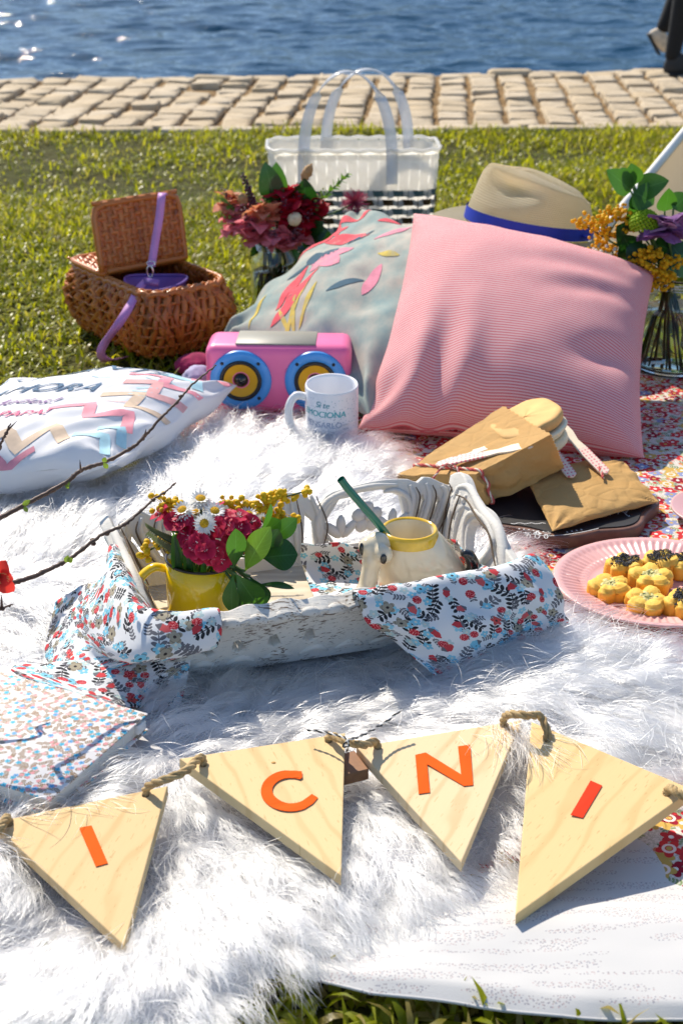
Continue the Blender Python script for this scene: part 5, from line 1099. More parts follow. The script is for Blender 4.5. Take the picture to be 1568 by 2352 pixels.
def cluster(lab, spots, seed, dy, gdir):
    c0 = sum((Q(x, y, Ym+d) for x, y, d in spots), Vector())/len(spots); t, pts = mstem('sweet_william', lab, 'flower', c0-Vector(gdir)*.016, seed, group='sweet williams in the yellow mug')
    for i, (x, y, d) in enumerate(spots):
        c = Q(x, y, Ym+d); nrm = (c-c0)*1.6+Vector(gdir)*.03+Vector((0, -.012, .006)); will(c, nrm, .0125*random.uniform(.9, 1.15), seed*10+i, t)
        MB().add(*tube([c0-Vector(gdir)*.016, c-nrm.normalized()*.004], [.0012, .0026], 6)).build('calyx', GSTEM, t)
    for k in range(5):
        a = k*1.3; b = c0-Vector(gdir)*.018; MB().add(*leafmesh(b, b+Vector((.016*math.cos(a), .012*math.sin(a)-.004, .010-.012*(k % 2))), .0045, (0, -1, .4))).build('leaf', LGREEN, t)
cluster('small crimson sweet william cluster at the left of the mug', [(398, 1184, -.004), (417, 1195, -.010), (371, 1182, -.002), (425, 1207, -.012), (405, 1200, -.014)], 41, 0, (-.2, -.1, 1))
cluster('large domed crimson sweet william cluster at the right of the mug', [(497, 1166, .012), (518, 1184, .004), (548, 1188, .0), (577, 1200, -.002), (572, 1226, -.008), (592, 1216, -.002), (550, 1214, -.014), (514, 1208, -.016), (484, 1229, -.022), (536, 1234, -.020), (562, 1248, -.014), (520, 1196, -.006), (595, 1236, -.004), (530, 1210, -.016), (500, 1212, -.02)], 42, 0, (.25, -.3, 1))
cluster('crimson sweet william cluster drooping over the mug rim', [(437, 1239, -.026), (446, 1259, -.034), (460, 1272, -.036), (488, 1276, -.036), (505, 1284, -.034), (458, 1246, -.034), (472, 1262, -.038), (428, 1228, -.020), (497, 1262, -.034)], 43, 0, (-.1, -.8, .5))
def mimosa(lab, stem, balls, seed, dy):
    hd = Q(*stem[-1], Ym+dy); b = Q(*stem[0], Ym+dy); t, pts = mstem('mimosa', lab, 'flower', b, seed, DSTEM, 'mimosa sprigs in the yellow mug', .0012); rr = random.Random(seed)
    line = catmull([Q(x, y, Ym+dy) for x, y in stem], 8); MB().add(*tube(line, [.0011]*len(line), 5)).build('twig', DSTEM, t)
    for k, (x, y, n, s) in enumerate(balls):
        mb = MB(); c0 = Q(x, y, Ym+dy)
        for i in range(int(n*1.4)): c = c0+Vector((rr.gauss(0, s), rr.gauss(0, s*.7), rr.gauss(0, s*.8))); mb.add(*blob(c, max(.0024, .0031*rr.uniform(.8, 1.25)), 2, .12, i)); mb.add(*tube([c, c0+(c-c0)*.2], .0004, 3, 1, False))
        mb.build('blossom_balls', MIM, t)
mimosa('bushy mimosa sprig at the upper left of the mug', [(400, 1230), (385, 1190), (378, 1150)], [(375, 1158, 9, .006), (392, 1162, 10, .006), (385, 1172, 8, .006), (404, 1168, 8, .005), (390, 1182, 6, .005)], 51, .010)
mimosa('mimosa sprig hanging out low on the left of the mug', [(420, 1290), (395, 1250), (372, 1240)], [(372, 1242, 8, .006), (388, 1248, 8, .006), (362, 1250, 5, .004)], 52, -.004)
mimosa('tiny drooping mimosa cluster before the left tray wall', [(420, 1280), (370, 1255), (336, 1268)], [(334, 1262, 5, .004), (337, 1272, 4, .004), (332, 1282, 3, .003)], 53, -.008)
mimosa('long mimosa spray reaching right along the tray back', [(540, 1230), (580, 1190), (630, 1150), (702, 1128)], [(530, 1158, 8, .006), (545, 1162, 9, .007), (565, 1164, 9, .006), (585, 1165, 10, .007), (608, 1160, 10, .007), (625, 1150, 7, .006), (640, 1138, 6, .005), (612, 1140, 5, .004), (600, 1180, 8, .006), (630, 1172, 8, .006), (650, 1180, 6, .006), (660, 1195, 5, .005), (640, 1200, 5, .006), (655, 1142, 4, .004), (700, 1130, 5, .003), (672, 1146, 2, .003), (660, 1215, 4, .004)], 54, .038)
LV = [((563, 1312), (622, 1210), .034, LBRIGHT, -.022, (-.3, -1, .5), 'large bright obovate leaf right of the crimson dome'), ((537, 1302), (541, 1214), .028, LGREEN, -.034, (.4, -1, .2), 'folded green leaf standing before the crimson dome'), ((602, 1282), (684, 1274), .044, LDARK, -.012, (0, -1, .9), 'wide dark leaf reaching right over the tray'),
      ((542, 1318), (596, 1396), .036, LGREEN, -.046, (.1, -1, .4), 'glossy green leaf hanging down in front right of the mug'), ((536, 1320), (534, 1408), .026, LGREEN, -.040, (-.5, -1, 0), 'narrow green leaf hanging along the mug side'), ((548, 1350), (572, 1400), .026, LDARK, -.034, (0, -1, 0), 'short dark leaf behind the hanging glossy leaf'),
      ((575, 1325), (606, 1392), .032, LDARK, -.022, (.2, -1, .1), 'dark leaf hanging at the far right below the rim'), ((612, 1250), (682, 1190), .026, LGREEN, .004, (0, -1, .4), 'slim green leaf pointing up right past the mimosa'), ((610, 1225), (645, 1195), .026, LGREEN, .010, (0, -1, .6), 'rounded green leaf behind the slim one'), ((590, 1270), (640, 1215), .034, LDARK, -.004, (.5, -1, .3), 'dark shaded leaf behind the large bright leaf'),
      ((594, 1228), (622, 1156), .014, LGREEN, -.006, (.8, -.6, .1), 'upright narrow leaf at the right of the crimson dome'), ((588, 1344), (676, 1352), .012, LDARK, -.020, (0, -.4, 1), 'long narrow dark leaf lying over the tray floor')]
for i, (b, tpx, wd, m, dy, nn, lab) in enumerate(LV):
    hb2 = Q(*b, Ym+dy); t, pts = mstem('leaf_stem', lab, 'leaf', hb2, 320+i, GSTEM); MB().add(*leafmesh(hb2, Q(*tpx, Ym+dy-.012+.005*(i % 4)), wd*.82, nn, .07, .16, 14, 1.5)).build('leaf', m, t)
for i, (x0, y0, x1, y1, w_) in enumerate([(408, 1318, 398, 1222, .013), (420, 1326, 400, 1228, .010), (432, 1330, 424, 1245, .009), (440, 1334, 436, 1260, .010), (452, 1336, 440, 1290, .008), (468, 1338, 470, 1290, .010), (500, 1332, 508, 1282, .010), (546, 1350, 536, 1300, .008)]):
    a, b = Q(x0, y0, Ym-.020), Q(x1, y1, Ym-.030); tag(MB().add(*leafmesh(a, b, w_, (.3*(-1)**i, -1, .1), .08, .25, 10, .8)).build('blade_leaf', LDARK if i % 2 else LGREEN), ['broad green blade at the far left inside the mug rim', 'dark blade second from the left in the yellow mug', 'green blade left of centre in the yellow mug', 'dark blade behind the drooping crimson cluster', 'short green blade under the drooping crimson cluster', 'dark blade in the middle of the mug mouth', 'green blade under the crimson dome', 'short dark blade at the right of the mug mouth'][i], 'leaf', 'green blades in the yellow mug')
fr = [Q(438, 1272, Ym-.006), Q(412, 1256, Ym-.014), Q(380, 1240, Ym-.020), Q(345, 1218, Ym-.024)]; ft, _ = mstem('fern_leaf', 'feathery grey green mimosa leaf pointing left from the mug', 'leaf', fr[0], 360, DSTEM); fl_ = catmull(fr, 8); MB().add(*tube(fl_, .0007, 5)).build('midrib', DSTEM, ft)
FERN = leafmat('feathery_leaf', (.10, .12, .05)); mb = MB()
for i, p in enumerate(fl_[3:]):
    for s in (-1, 1): mb.add(*leafmesh(p, p+Vector((-.009, 0, .014*s+.002))*(1-.02*i), .0028, (0, -1, 0), .05, .1, 4))
mb.build('leaflets', FERN, ft)
# ================================================================ chalk board, sandwiches in paper bags, plate of savoury biscuits
BOARD = mat('black_board', (.010, .010, .012), .55, .3, 30); BWOOD = mat('brown_board_edge', (.16, .075, .05), .5, .2, 60); CHALK = mat('white_chalk_line', (.62, .62, .62), .9, .1)
bdc = P(1268, 1236, .03)+Vector((.022, .120, 0)); bd = thing('serving_board', 'black scalloped chalk board under the paper bags', 'board', bdc)
def bo_(a, k=1.): r = 1+.045*math.cos(8*a+.6); return (bdc.x+.130*k*r*math.cos(a), bdc.y+.118*k*r*math.sin(a))
A_ = np.linspace(0, 2*PI, 121)[:-1]; tilt = lambda y: .022+.004*0
v, f = outline([[bo_(a) for a in A_]], .012, .003, 2); MB().add([Vector((p.x, p.y, .026+p.z)) for p in v], f).build('board_edge', BWOOD, bd)
v, f = outline([[bo_(a, .965) for a in A_]], .001); MB().add([Vector((p.x, p.y, .0362+p.z)) for p in v], f).build('board_top', BOARD, bd)
bz_ = .0372
def chalk(pts, w_=.0016, name='chalk_line'):
    pts = [P(x, y, bz_) for x, y in pts]; V = []; n = len(pts)
    for i, p in enumerate(pts):
        d = pts[min(i+1, n-1)]-pts[max(0, i-1)]; d.z = 0; nn = Vector((-d.y, d.x, 0)).normalized()*w_/2; V += [p-nn, p+nn]
    return MB().add(V, [(2*i, 2*i+2, 2*i+3, 2*i+1) for i in range(n-1)]).build(name, CHALK, bd)
chalk([(1172+8*i, 1202+1.4*math.sin(i*1.9)) for i in range(11)])
chalk([(1185+9*i, 1220+12*math.sin(min(1, i/8)*1.2)-.08*max(0, i-6)**2) for i in range(22)], .0012)
for i in range(7): chalk([(1190+11*i, 1214+1.3*i), (1193+11*i, 1214.6+1.3*i)], .003, 'chalk_dot')
for i in range(4): chalk([(1300+11*i, 1222-1.8*i), (1303+11*i, 1221.5-1.8*i)], .003, 'chalk_dot')
for dx in (0, 20, 40): chalk([(1213+dx+(7+2*(dx == 20))*math.cos(a)*.6, 1232+(4.5)*math.sin(a)) for a in np.linspace(0, 2*PI, 13)], .0012, 'chalk_loop')
chalk([(1226, 1226), (1233, 1220), (1240, 1226), (1233, 1227), (1226, 1226)], .004, 'chalk_mark')
for x0, x1 in ((1203, 1218), (1248, 1264)):
    chalk([(x0, 1222), (x1, 1223)], .0012); chalk([(x0, 1227), (x1, 1226)], .0012)
for i, a in enumerate((-.7, -.2, .3)): chalk([(1400+18*i, 1184-3*i), (1404+18*i+6*math.sin(a), 1178-3*i)], .0016, 'chalk_mark')
chalk([(1430+14*math.cos(a)+3*a, 1184-3*a+4*math.sin(a*2)) for a in np.linspace(0, 6, 25)], .0012, 'chalk_loop')
nb = NB('brown_kraft_paper', .75, .25); n = nb.noise(nb.co(), 26, 4); fib = nb.noise(nb.scale(nb.co(), (30, 30, 500)), 1, 3); cr = nb.n('TexVoronoi', feature='DISTANCE_TO_EDGE'); nb.plug(cr.inputs['Vector'], nb.co()); cr.inputs['Scale'].default_value = 34
nb.set('Base Color', nb.mix(n, (.54, .31, .10), (.62, .39, .15))); nb.set('Normal', nb.bump(fib*.15+nb.math('MINIMUM', S_(nb, cr.outputs[0]), .12)*2.5+nb.noise(nb.co(), 120, 4)*.5, .6, .003)); thin(nb, (.72, .42, .12), .2); KRAFT = nb.mat
BREAD = mat('pale_bread_crust', (.70, .42, .15), .8, .22, 16, .2, 200); CRUMB = mat('white_crumb', (.78, .70, .48), .9, .12, 60, .4, 250); CHEESE = mat('pale_cheese', (.80, .74, .52), .6, .08, 40)
sb = thing('paper_bag', 'open brown paper bag holding a sandwich, leaning on the other bag', 'paper bag', P(1130, 1120, .037))
C0 = [P(915, 1102, .034), P(913, 1090, .055), P(1090, 1090, .082), P(1125, 1162, .040)]          # closed end: far low, far high, near high, near low
C1 = [P(1172, 990, .060), P(1153, 933, .118), P(1262, 998, .130), P(1293, 1077, .072)]          # open end
def ringpt(cs, s):
    q = s*4; i = int(q) % 4; t = q-int(q); p = cs[i].lerp(cs[(i+1) % 4], t); c = sum(cs, Vector())/4
    return p+(c-p)*(.10*(1-abs(2*t-1)) if i in (1, 3) else -.05*(1-abs(2*t-1)))
def bagpt(s, t, grow=0.):
    a, b = ringpt(C0, s), ringpt(C1, s); p = a.lerp(b, t); c = (sum(C0, Vector())/4).lerp(sum(C1, Vector())/4, t); d = (p-c)
    w_ = .0022*float(fbm(s*14, t*5, 3, 91))+.0022*math.sin(s*40+7*float(vn(s*6, t*3, 5)))*max(0, 1-t*1.3); pinch = 1-.10*math.exp(-((t-.14)/.10)**2)
    return c+d*pinch+d.normalized()*(w_+grow)
nS = 96
v, f, u = gridf(lambda s, t: bagpt(s, t if t < 1 else 1+(.016 if int(round(s*nS)) % 2 else 0)), nS, 26, True); mb = MB().add(v, f, u)
v, f, u = gridf(lambda s, t: bagpt(s, t if t < 1 else 1+(.016 if int(round(s*nS)) % 2 else 0), -.0012), nS, 26, True); mb.add(v, [q[::-1] for q in f], u)
c0 = sum(C0, Vector())/4; mb.add([bagpt(k/24, 0) for k in range(24)]+[c0-Vector((.006, .004, .004))], [((k+1) % 24, k, 24) for k in range(24)]); mb.build('bag_paper', KRAFT, sb, smooth=False)
axd = (sum(C1, Vector())/4-c0).normalized(); sid = ((C1[3]+C1[2])-(C1[0]+C1[1])).normalized(); upd = axd.cross(sid); upd = upd if upd.z > 0 else -upd
sw = thing('sandwich', 'thick cut sandwich sticking out of the open paper bag', 'sandwich', sum(C1, Vector())/4)
def slab(name, m, c, L, W, T, par, seed, crust=None):
    def g(s, t):
        x, y = rrect(s, L/2, W/2, .034)
        if t < .4: k, z = t/.4*.93, T/2
        elif t < .6: q = (t-.4)/.2; k, z = .93+.07*math.sin(q*PI), T/2*math.cos(q*PI)
        else: k, z = (1-t)/.4*.93, -T/2
        z += .0011*float(fbm(x*45+seed, y*45, 2, seed))*(1 if t < .5 else .6); return c+axd*(x*k)+sid*(y*k)+upd*z
    v, f, u = gridf(g, 48, 20, True); MB().add(v, f, u).build(name, m, par)
oc = sum(C1, Vector())/4
slab('bread_slice', BREAD, oc+axd*.000+upd*.020-sid*.004, .105, .098, .016, sw, 1); slab('cheese', CHEESE, oc+axd*.002+upd*.006+sid*.002, .104, .094, .007, sw, 2)
slab('filling', CRUMB, oc+axd*-.002+upd*-.001, .100, .090, .007, sw, 3); slab('bread_slice', CRUMB, oc-axd*.001+upd*-.013+sid*.003, .100, .092, .014, sw, 4)
def twist(pts, r, mats, name, par, turns=60, strands=3):
    pts = catmull(pts, 14); n = len(pts); L = [0.]
    for a, b in zip(pts[:-1], pts[1:]): L.append(L[-1]+(b-a).length)
    fine = [pts[0]]; M_ = max(24, int(L[-1]/(r*1.1))); 
    fine = [Vector([float(np.interp(L[-1]*k/M_, L, [p[j] for p in pts])) for j in range(3)]) for k in range(M_+1)]
    for s in range(strands):
        q = []
        for k, p in enumerate(fine):
            t = (fine[min(k+1, M_)]-fine[max(k-1, 0)]).normalized(); o = t.cross(Vector((.3, .2, 1))).normalized(); b = t.cross(o); a = k*1.1*r/(r*9)*2*PI+s*2*PI/strands; q.append(p+(o*math.cos(a)+b*math.sin(a))*r*.52)
        MB().add(*tube(q, r*.56, 6)).build(name, mats[s % len(mats)], par)
TWR = mat('red_twine', (.55, .10, .09), .9, .1, 200); TWW = mat('cream_twine', (.72, .62, .50), .9, .1, 200)
tw = thing('twine_tie', 'red and cream twine tied around the open paper bag', 'twine', c0)
ring = [bagpt(s, .10+.05*math.sin(s*2*PI), .0028) for s in np.linspace(.18, 1.18, 40)]
twist(ring, .0024, [TWR, TWW], 'twine_strand', tw); 
for dx in (-.012, .006): twist([ring[8], ring[8]+Vector((dx, -.012, .006)), ring[8]+Vector((dx*2.2, -.03, -.004))], .0016, [TWR, TWW], 'twine_end', tw)
b2 = thing('paper_bag', 'closed brown paper bag lying flat on the front of the black board', 'paper bag', P(1350, 1130, .04))
PB = Pillow(P(1432, 1062, .050), P(1512, 1152, .044), P(1268, 1220, .043), P(1190, 1070, .060), .011, 12, .012, .0018, .5, 9, .40); PB.mesh('bag_paper', KRAFT, b2, 40)
for o in b2.children: o.data.polygons.foreach_set('use_smooth', [False]*len(o.data.polygons))
zz = [PB.at(.98, q, 1) for q in np.linspace(-.95, .95, 30)]
DOTW = NB('pink_dotted_wood', .6, .3); uv = DOTW.uv(); m, s, g, b, r = DOTW.motif(uv, 170, 'berry', .42, 2, .25); DOTW.set('Base Color', DOTW.mix(m, (.78, .62, .52), (.72, .18, .22))); DOTW = DOTW.mat; PALEW = mat('pale_birch', (.78, .66, .50), .6, .08, 60)
def cutlery(name, lab, a, b, kind, up, group):
    t = thing(name, lab, name.split('_')[-1], a, group=group); d = (b-a); L = d.length; d = d/L; M = frame(up, d, a)
    hl_ = L*.46
    def prof(x): q = x/hl_; return .0075*(1 if q > .12 else math.sqrt(max(0, 1-(1-q/.12)**2))*.98+.02)
    top = [(x, prof(x)) for x in np.linspace(0, hl_, 16)]; pts = [(x, y) for x, y in top]+[(x, -y) for x, y in top[::-1]]
    v, f = outline([pts], .0018, .0005); MB().add(v, f, [(p.x, p.y) for p in v], M=M).build('handle', DOTW, t)
    if kind == 'knife': q = [(hl_, .0074), (L*.55, .0062), (L*.9, .0075), (L, .003), (L*.985, -.003), (L*.9, -.0065), (L*.55, -.0062), (hl_, -.0074)]; S = [q]
    else: S = [[(hl_, .0074), (L*.6, .0055), (L*.75, .010), (L*.98, .0095), (L, .008), (L*.98, .0062), (L*.82, .0055), (L*.98, .004), (L, .002), (L*.82, 0), (L, -.002), (L*.98, -.004), (L*.82, -.0055), (L*.98, -.0062), (L, -.008), (L*.98, -.0095), (L*.75, -.010), (L*.6, -.0055), (hl_, -.0074)]]
    v, f = outline(S, .0017, .0005); MB().add(v, f, M=M).build('blade' if kind == 'knife' else 'tines', PALEW, t)
def onbag(s, t, g=.004): return bagpt(s, t, g)
cutlery('wooden_knife', 'birch knife with pink dotted handle lying along the top of the open bag', onbag(.335, .14, .006), onbag(.40, .82, .007), 'knife', upd, 'dotted birch cutlery')
cutlery('wooden_fork', 'birch fork with pink dotted handle half under the knife on the open bag', onbag(.37, .16, .010), onbag(.475, .80, .008), 'fork', upd, 'dotted birch cutlery')
cutlery('wooden_fork', 'pink dotted handle sticking up between sandwich and flat paper bag', P(1392, 1088, .064), P(1270, 1005, .070), 'fork', (0, -.3, 1), 'dotted birch cutlery')
cutlery('wooden_knife', 'pink dotted handle poking out low between the two paper bags', P(1315, 1096, .066), P(1215, 1030, .058), 'knife', (0, -.3, 1), 'dotted birch cutlery')
t2 = thing('twine_tie', 'short twine tied around the flat paper bag beside its dotted handle', 'twine', P(1375, 1080, .06)); twist([P(1345, 1035, .066), P(1362, 1055, .068), P(1378, 1080, .068), P(1384, 1098, .064)], .0020, [TWR, TWW], 'twine_strand', t2)
# pink plate ----------------------------------------------------------
PPL = mat('dusty_pink_melamine', (.74, .42, .40), .35, .03, 8, coat=.25); plc = P(1509, 1360, .024); pr_ = .126
plate = thing('plate', 'dusty pink plate with fluted rim carrying the yellow biscuits', 'plate', plc); PLM = Matrix.Translation(plc) @ Matrix.Rotation(-.035, 4, 'X') @ Matrix.Rotation(-.01, 4, 'Y')
prf = [(.0001, .006), (.060, .006), (.078, .0065), (.084, .008), (.088, .011)]+[(.088+.029*k/8, .011+.0065*k/8) for k in range(1, 9)]+[(.1195, .0178), (.1235, .0184), (.126, .0170), (.1245, .0150), (.115, .0125), (.088, .003), (.060, .0), (.0001, .0)]
nf = 76; nq = nf*6; V = []
for j, (r, z) in enumerate(prf):
    for k in range(nq):
        a = 2*PI*k/nq; fl_ = -(abs(math.cos(a*nf/2))**1.6)*.0024*(1 if 5 <= j <= 11 else 0); V.append(Vector((r*math.cos(a), r*math.sin(a), z+fl_)))
MB().add(V, [(j*nq+k, j*nq+(k+1) % nq, (j+1)*nq+(k+1) % nq, (j+1)*nq+k) for j in range(len(prf)-1) for k in range(nq)], M=PLM).build('dish', PPL, plate)
p2 = P(1652, 1188, .022); tag(MB().add(*lathe([(.0001, .004), (.055, .004), (.066, .012), (.0665, .0145), (.064, .0145), (.053, .007), (.0001, .007)], 64), M=Matrix.Translation(p2)).build('saucer', PPL), 'pink saucer just entering at the right border above the plate', 'saucer')
# biscuits ------------------------------------------------------------
nb = NB('baked_dough', .68, .3); u_ = nb.uv(); x, y, _ = nb.sep(u_); n = nb.noise(nb.co(), 60, 4); n2 = nb.noise(nb.co(), 300, 3)
nb.set('Base Color', nb.ramp(x+(n-.5)*.5, [(.0, (.84, .56, .11)), (.4, (.80, .43, .05)), (.72, (.62, .23, .02)), (1, (.28, .085, .012))])); nb.set('Normal', nb.bump(n2+n, .35, .0015)); nb.set('Subsurface Weight', .2); nb.set('Subsurface Radius', (.004, .002, .0005)); nb.set('Subsurface Scale', 1.); DOUGH = nb.mat
HERB = NB('herb_cheese', .6, .3); n = HERB.noise(HERB.co(), 260, 3); HERB.set('Base Color', HERB.ramp(n, [(.36, (.06, .09, .03)), (.44, (.46, .44, .16)), (.6, (.70, .60, .26))])); HERB.set('Normal', HERB.bump(n, .6, .002)); HERB = HERB.mat
SEED = mat('poppy_seed', (.018, .016, .018), .5, .3, 800)
def biscuit(lab, c, R_, H_, rot, kind, seed, lift=0., tiltx=0.):
    t = thing('biscuit', lab, 'biscuit', c, group='flower shaped biscuits on the pink plate'); M = Matrix.Translation(c+Vector((0, 0, lift))) @ Matrix.Rotation(tiltx, 4, 'X') @ Matrix.Rotation(rot, 4, 'Z'); rr = random.Random(seed); pw = [rr.uniform(.9, 1.1) for _ in range(5)]
    def g(s, q):
        a = s*2*PI; lob = abs(math.cos(2.5*a)); k_ = pw[int(((a+PI/5)/(2*PI/5))) % 5]; R0 = R_*(.70+.30*lob**.8)*(1+.06*(k_-1)*lob*6); nz = float(fbm(math.cos(a)*2+seed, math.sin(a)*2+q*2, 3, seed))
        if q < .45: k = q/.45*.84; z = H_*(1-.20*(1-min(1, k*1.9))**1.2+.06*math.sin(k*PI)*lob)-.10*H_*(1-lob)*k
        elif q < .62: w_ = (q-.45)/.17*PI/2; k = .84+.16*math.sin(w_); z = H_*(.90-.10*(1-lob)-.16*(1-math.cos(w_)))
        elif q < .9: k = 1.0-.03*(q-.62); z = H_*(.74-.70*(q-.62)/.28)
        else: k = .97*(1-(q-.9)/.1); z = 0
        r = R0*k*(1+.085*nz); return Vector((r*math.cos(a), r*math.sin(a), max(0, z+.0012*nz)))
    v, f, u = gridf(g, 70, 30, True); uu = [(min(1, max(0, .15+.9*(q[1]-.45)))if q[1] > .45 else .12+.35*max(0, q[1]-.2), 0) for q in u]; MB().add(v, f, uu, M=M).build('dough', DOUGH, t)
    if kind == 'herb':
        def h(s, q): a = s*2*PI; r = R_*.46*q*(1+.18*math.sin(3*a+seed)); return Vector((r*math.cos(a), r*math.sin(a), H_*(.80+.13*q)+.0018*float(fbm(r*500*math.cos(a)+seed, r*500*math.sin(a), 2, seed))+.0022*(1-q**4)))
        v, f, u = gridf(h, 30, 8, True); MB().add(v, f, u, M=M).build('herb_filling', HERB, t)
    else:
        mb = MB()
        for i in range(420):
            a = rr.uniform(0, 2*PI); q = math.sqrt(rr.random()); r = R_*.66*q*(1+.25*math.sin(2*a+seed)); z = g(a/(2*PI), min(.5, r/R_*.45/.84/ (.70+.30*abs(math.cos(2.5*a))))).z+.0009
            mb.add(*blob((r*math.cos(a), r*math.sin(a), z+rr.uniform(0, .0008)), (.00105, .0009, .0008), 1, .1, i), M=M)
        mb.build('poppy_seeds', SEED, t)['kind'] = 'stuff'
pz = plc.z+.0068
biscuit('poppy seed biscuit at the back left of the group on the plate', P(1431, 1327, pz), 0.0235, .024, .3, 'poppy', 1)
biscuit('poppy seed biscuit at the back centre of the plate', P(1512, 1317, pz), 0.0239, .024, .9, 'poppy', 2)
biscuit('poppy seed biscuit at the back cut by the right border', P(1572, 1320, pz), 0.0235, .022, .1, 'poppy', 3)
biscuit('herb biscuit lying furthest left on the plate', P(1396, 1368, pz), 0.0261, .019, .55, 'herb', 4, 0, .05)
biscuit('herb biscuit in the middle of the group on the plate', P(1492, 1356, pz), 0.0270, .021, .2, 'herb', 5, .004, .05)
biscuit('darker baked herb biscuit at the front of the plate', P(1483, 1402, pz), 0.0265, .020, 1.15, 'herb', 6, 0, .1)
biscuit('poppy seed biscuit at the front cut by the right border', P(1568, 1412, pz), 0.0252, .024, .7, 'poppy', 7)
mb = MB()
for i in range(40): x, y = random.gauss(1440, 60), random.gauss(1390, 30); mb.add(*blob(P(x, y, pz+.0006), .0007, 1))
o = mb.build('fallen_seeds', SEED, plate); o['kind'] = 'stuff'
# ================================================================ notebook, pennants with letters, rope, twigs
nb = NB('tiny_flower_cover', .6, .3); uv = nb.uv(); c = (.80, .76, .73)
m, s, g, b, r = nb.motif(uv, 112, 'sprig', .44, 1, .95); c = nb.mix(m*(b > .15), c, (.30, .19, .10))
m, s, g, b, r = nb.motif(uv, 126, 'sprig', .42, 6, .95); c = nb.mix(m*(b > .62), c, (.34, .22, .13))
m, s, g, b, r = nb.motif(uv, 122, 'flower', .32, 2, .9); c = nb.mix(m*(b > .45), c, nb.ramp(g, [(0, (.78, .34, .34)), (.6, (.80, .44, .42))], 'CONSTANT'))
m, s, g, b, r = nb.motif(uv, 92, 'flower', .28, 3, .8); c = nb.mix(m*(b > .35), c, nb.ramp(g, [(0, (.10, .48, .66)), (.6, (.18, .42, .72))], 'CONSTANT')); c = nb.mix(s*(b > .35), c, (.05, .25, .40))
nb.set('Base Color', c); COVER = nb.mat; PAGES = NB('page_block', .8, .2); ln = PAGES.noise(PAGES.scale(PAGES.co(), (3, 3, 1800)), 1, 1); PAGES.set('Base Color', PAGES.mix(ln, (.62, .62, .56), (.74, .73, .68))); PAGES = PAGES.mat
nz = .065; n0, n1 = P(341, 1638, nz), P(115, 1838, nz); nd = (n1-n0); nw = Vector((nd.y, -nd.x, 0)).normalized()
nw = nw if nw.x < 0 else -nw; n0.z = n1.z = nz; LN = .30
note = thing('notebook', 'notebook with tiny blue and pink flower cover lying half under the napkin', 'notebook', P(100, 1700, .05))
NM = frame((0, 0, 1), nw, n0); wdt = nd.length; sgn = 1 if (NM.inverted() @ n1).y > 0 else -1
def nbox(name, x0, x1, y0, y1, z0, z1, m, bev=.0008):
    v, f = box(x1-x0, y1-y0, z1-z0, bev, 1); v = [Vector((p.x+(x0+x1)/2, (p.y+(y0+y1)/2)*sgn, p.z+(z0+z1)/2)) for p in v]
    if sgn < 0: f = [q[::-1] for q in f]
    MB().add([NM @ p for p in v], f, [(p.x, p.y) for p in v]).build(name, m, note)
nbox('cover', 0, LN, 0, wdt, -.0022, 0, COVER); nbox('pages', .0035, LN-.003, .004, wdt-.0035, -.0175, -.0023, PAGES); nbox('cover', 0, LN, 0, wdt, -.020, -.0177, COVER); nbox('ribbon_edge', -.001, .006, .006, .020, -.0142, -.004, mat('white_page_ribbon', (.7, .7, .68), .7))
# pennants ---------------------------------------------------------------
def pinewood(name, base, dark, seed, ang):
    nb = NB(name, .75, .15); co = nb.co(); x, y, z = nb.sep(co); ca, sa = math.cos(ang), math.sin(ang)
    a = x*ca+y*sa; b = y*ca-x*sa; nz_ = nb.noise(nb.comb(a*5, b*16, seed), 1, 3); w_ = nb.math('SINE', (b*210+nz_*17+seed)); big_ = nb.noise(nb.comb(a*9, b*14, seed+9), 1, 2); fine = nb.noise(nb.comb(a*40, b*900, seed), 1, 3); fleck = nb.noise(nb.comb(a*90, b*500, seed+3), 1, 1)
    c = nb.mix(nb.ramp(w_, [(.30, (.05, .05, .05)), (.72, (.20, .20, .20)), (.97, (.8, .8, .8))])*(big_*1.1), base, dark); c = nb.mix(fine*.35, c, tuple(k*.8 for k in base)); c = nb.mix((fleck > .70)*.45, c, (.42, .26, .10))
    nb.set('Base Color', c); nb.set('Normal', nb.bump(fine, .15, .0006)); return nb.mat
def plane_of(a, b, c): n = (b-a).cross(c-a).normalized(); n = n if n.z > 0 else -n; return a, n
def PL(x, y, pl, off=0.):
    a, n = pl; d = Vector(ray(x, y)); o = Vector((0, 0, CAM_H)); return o+d*((a-o).dot(n)/d.dot(n))+n*off
ORNG = mat('orange_paper', (.76, .11, .012), .9, .06, 30, spec=.1); HOLE = mat('drilled_hole', (.10, .055, .03), .8)
PENN = []
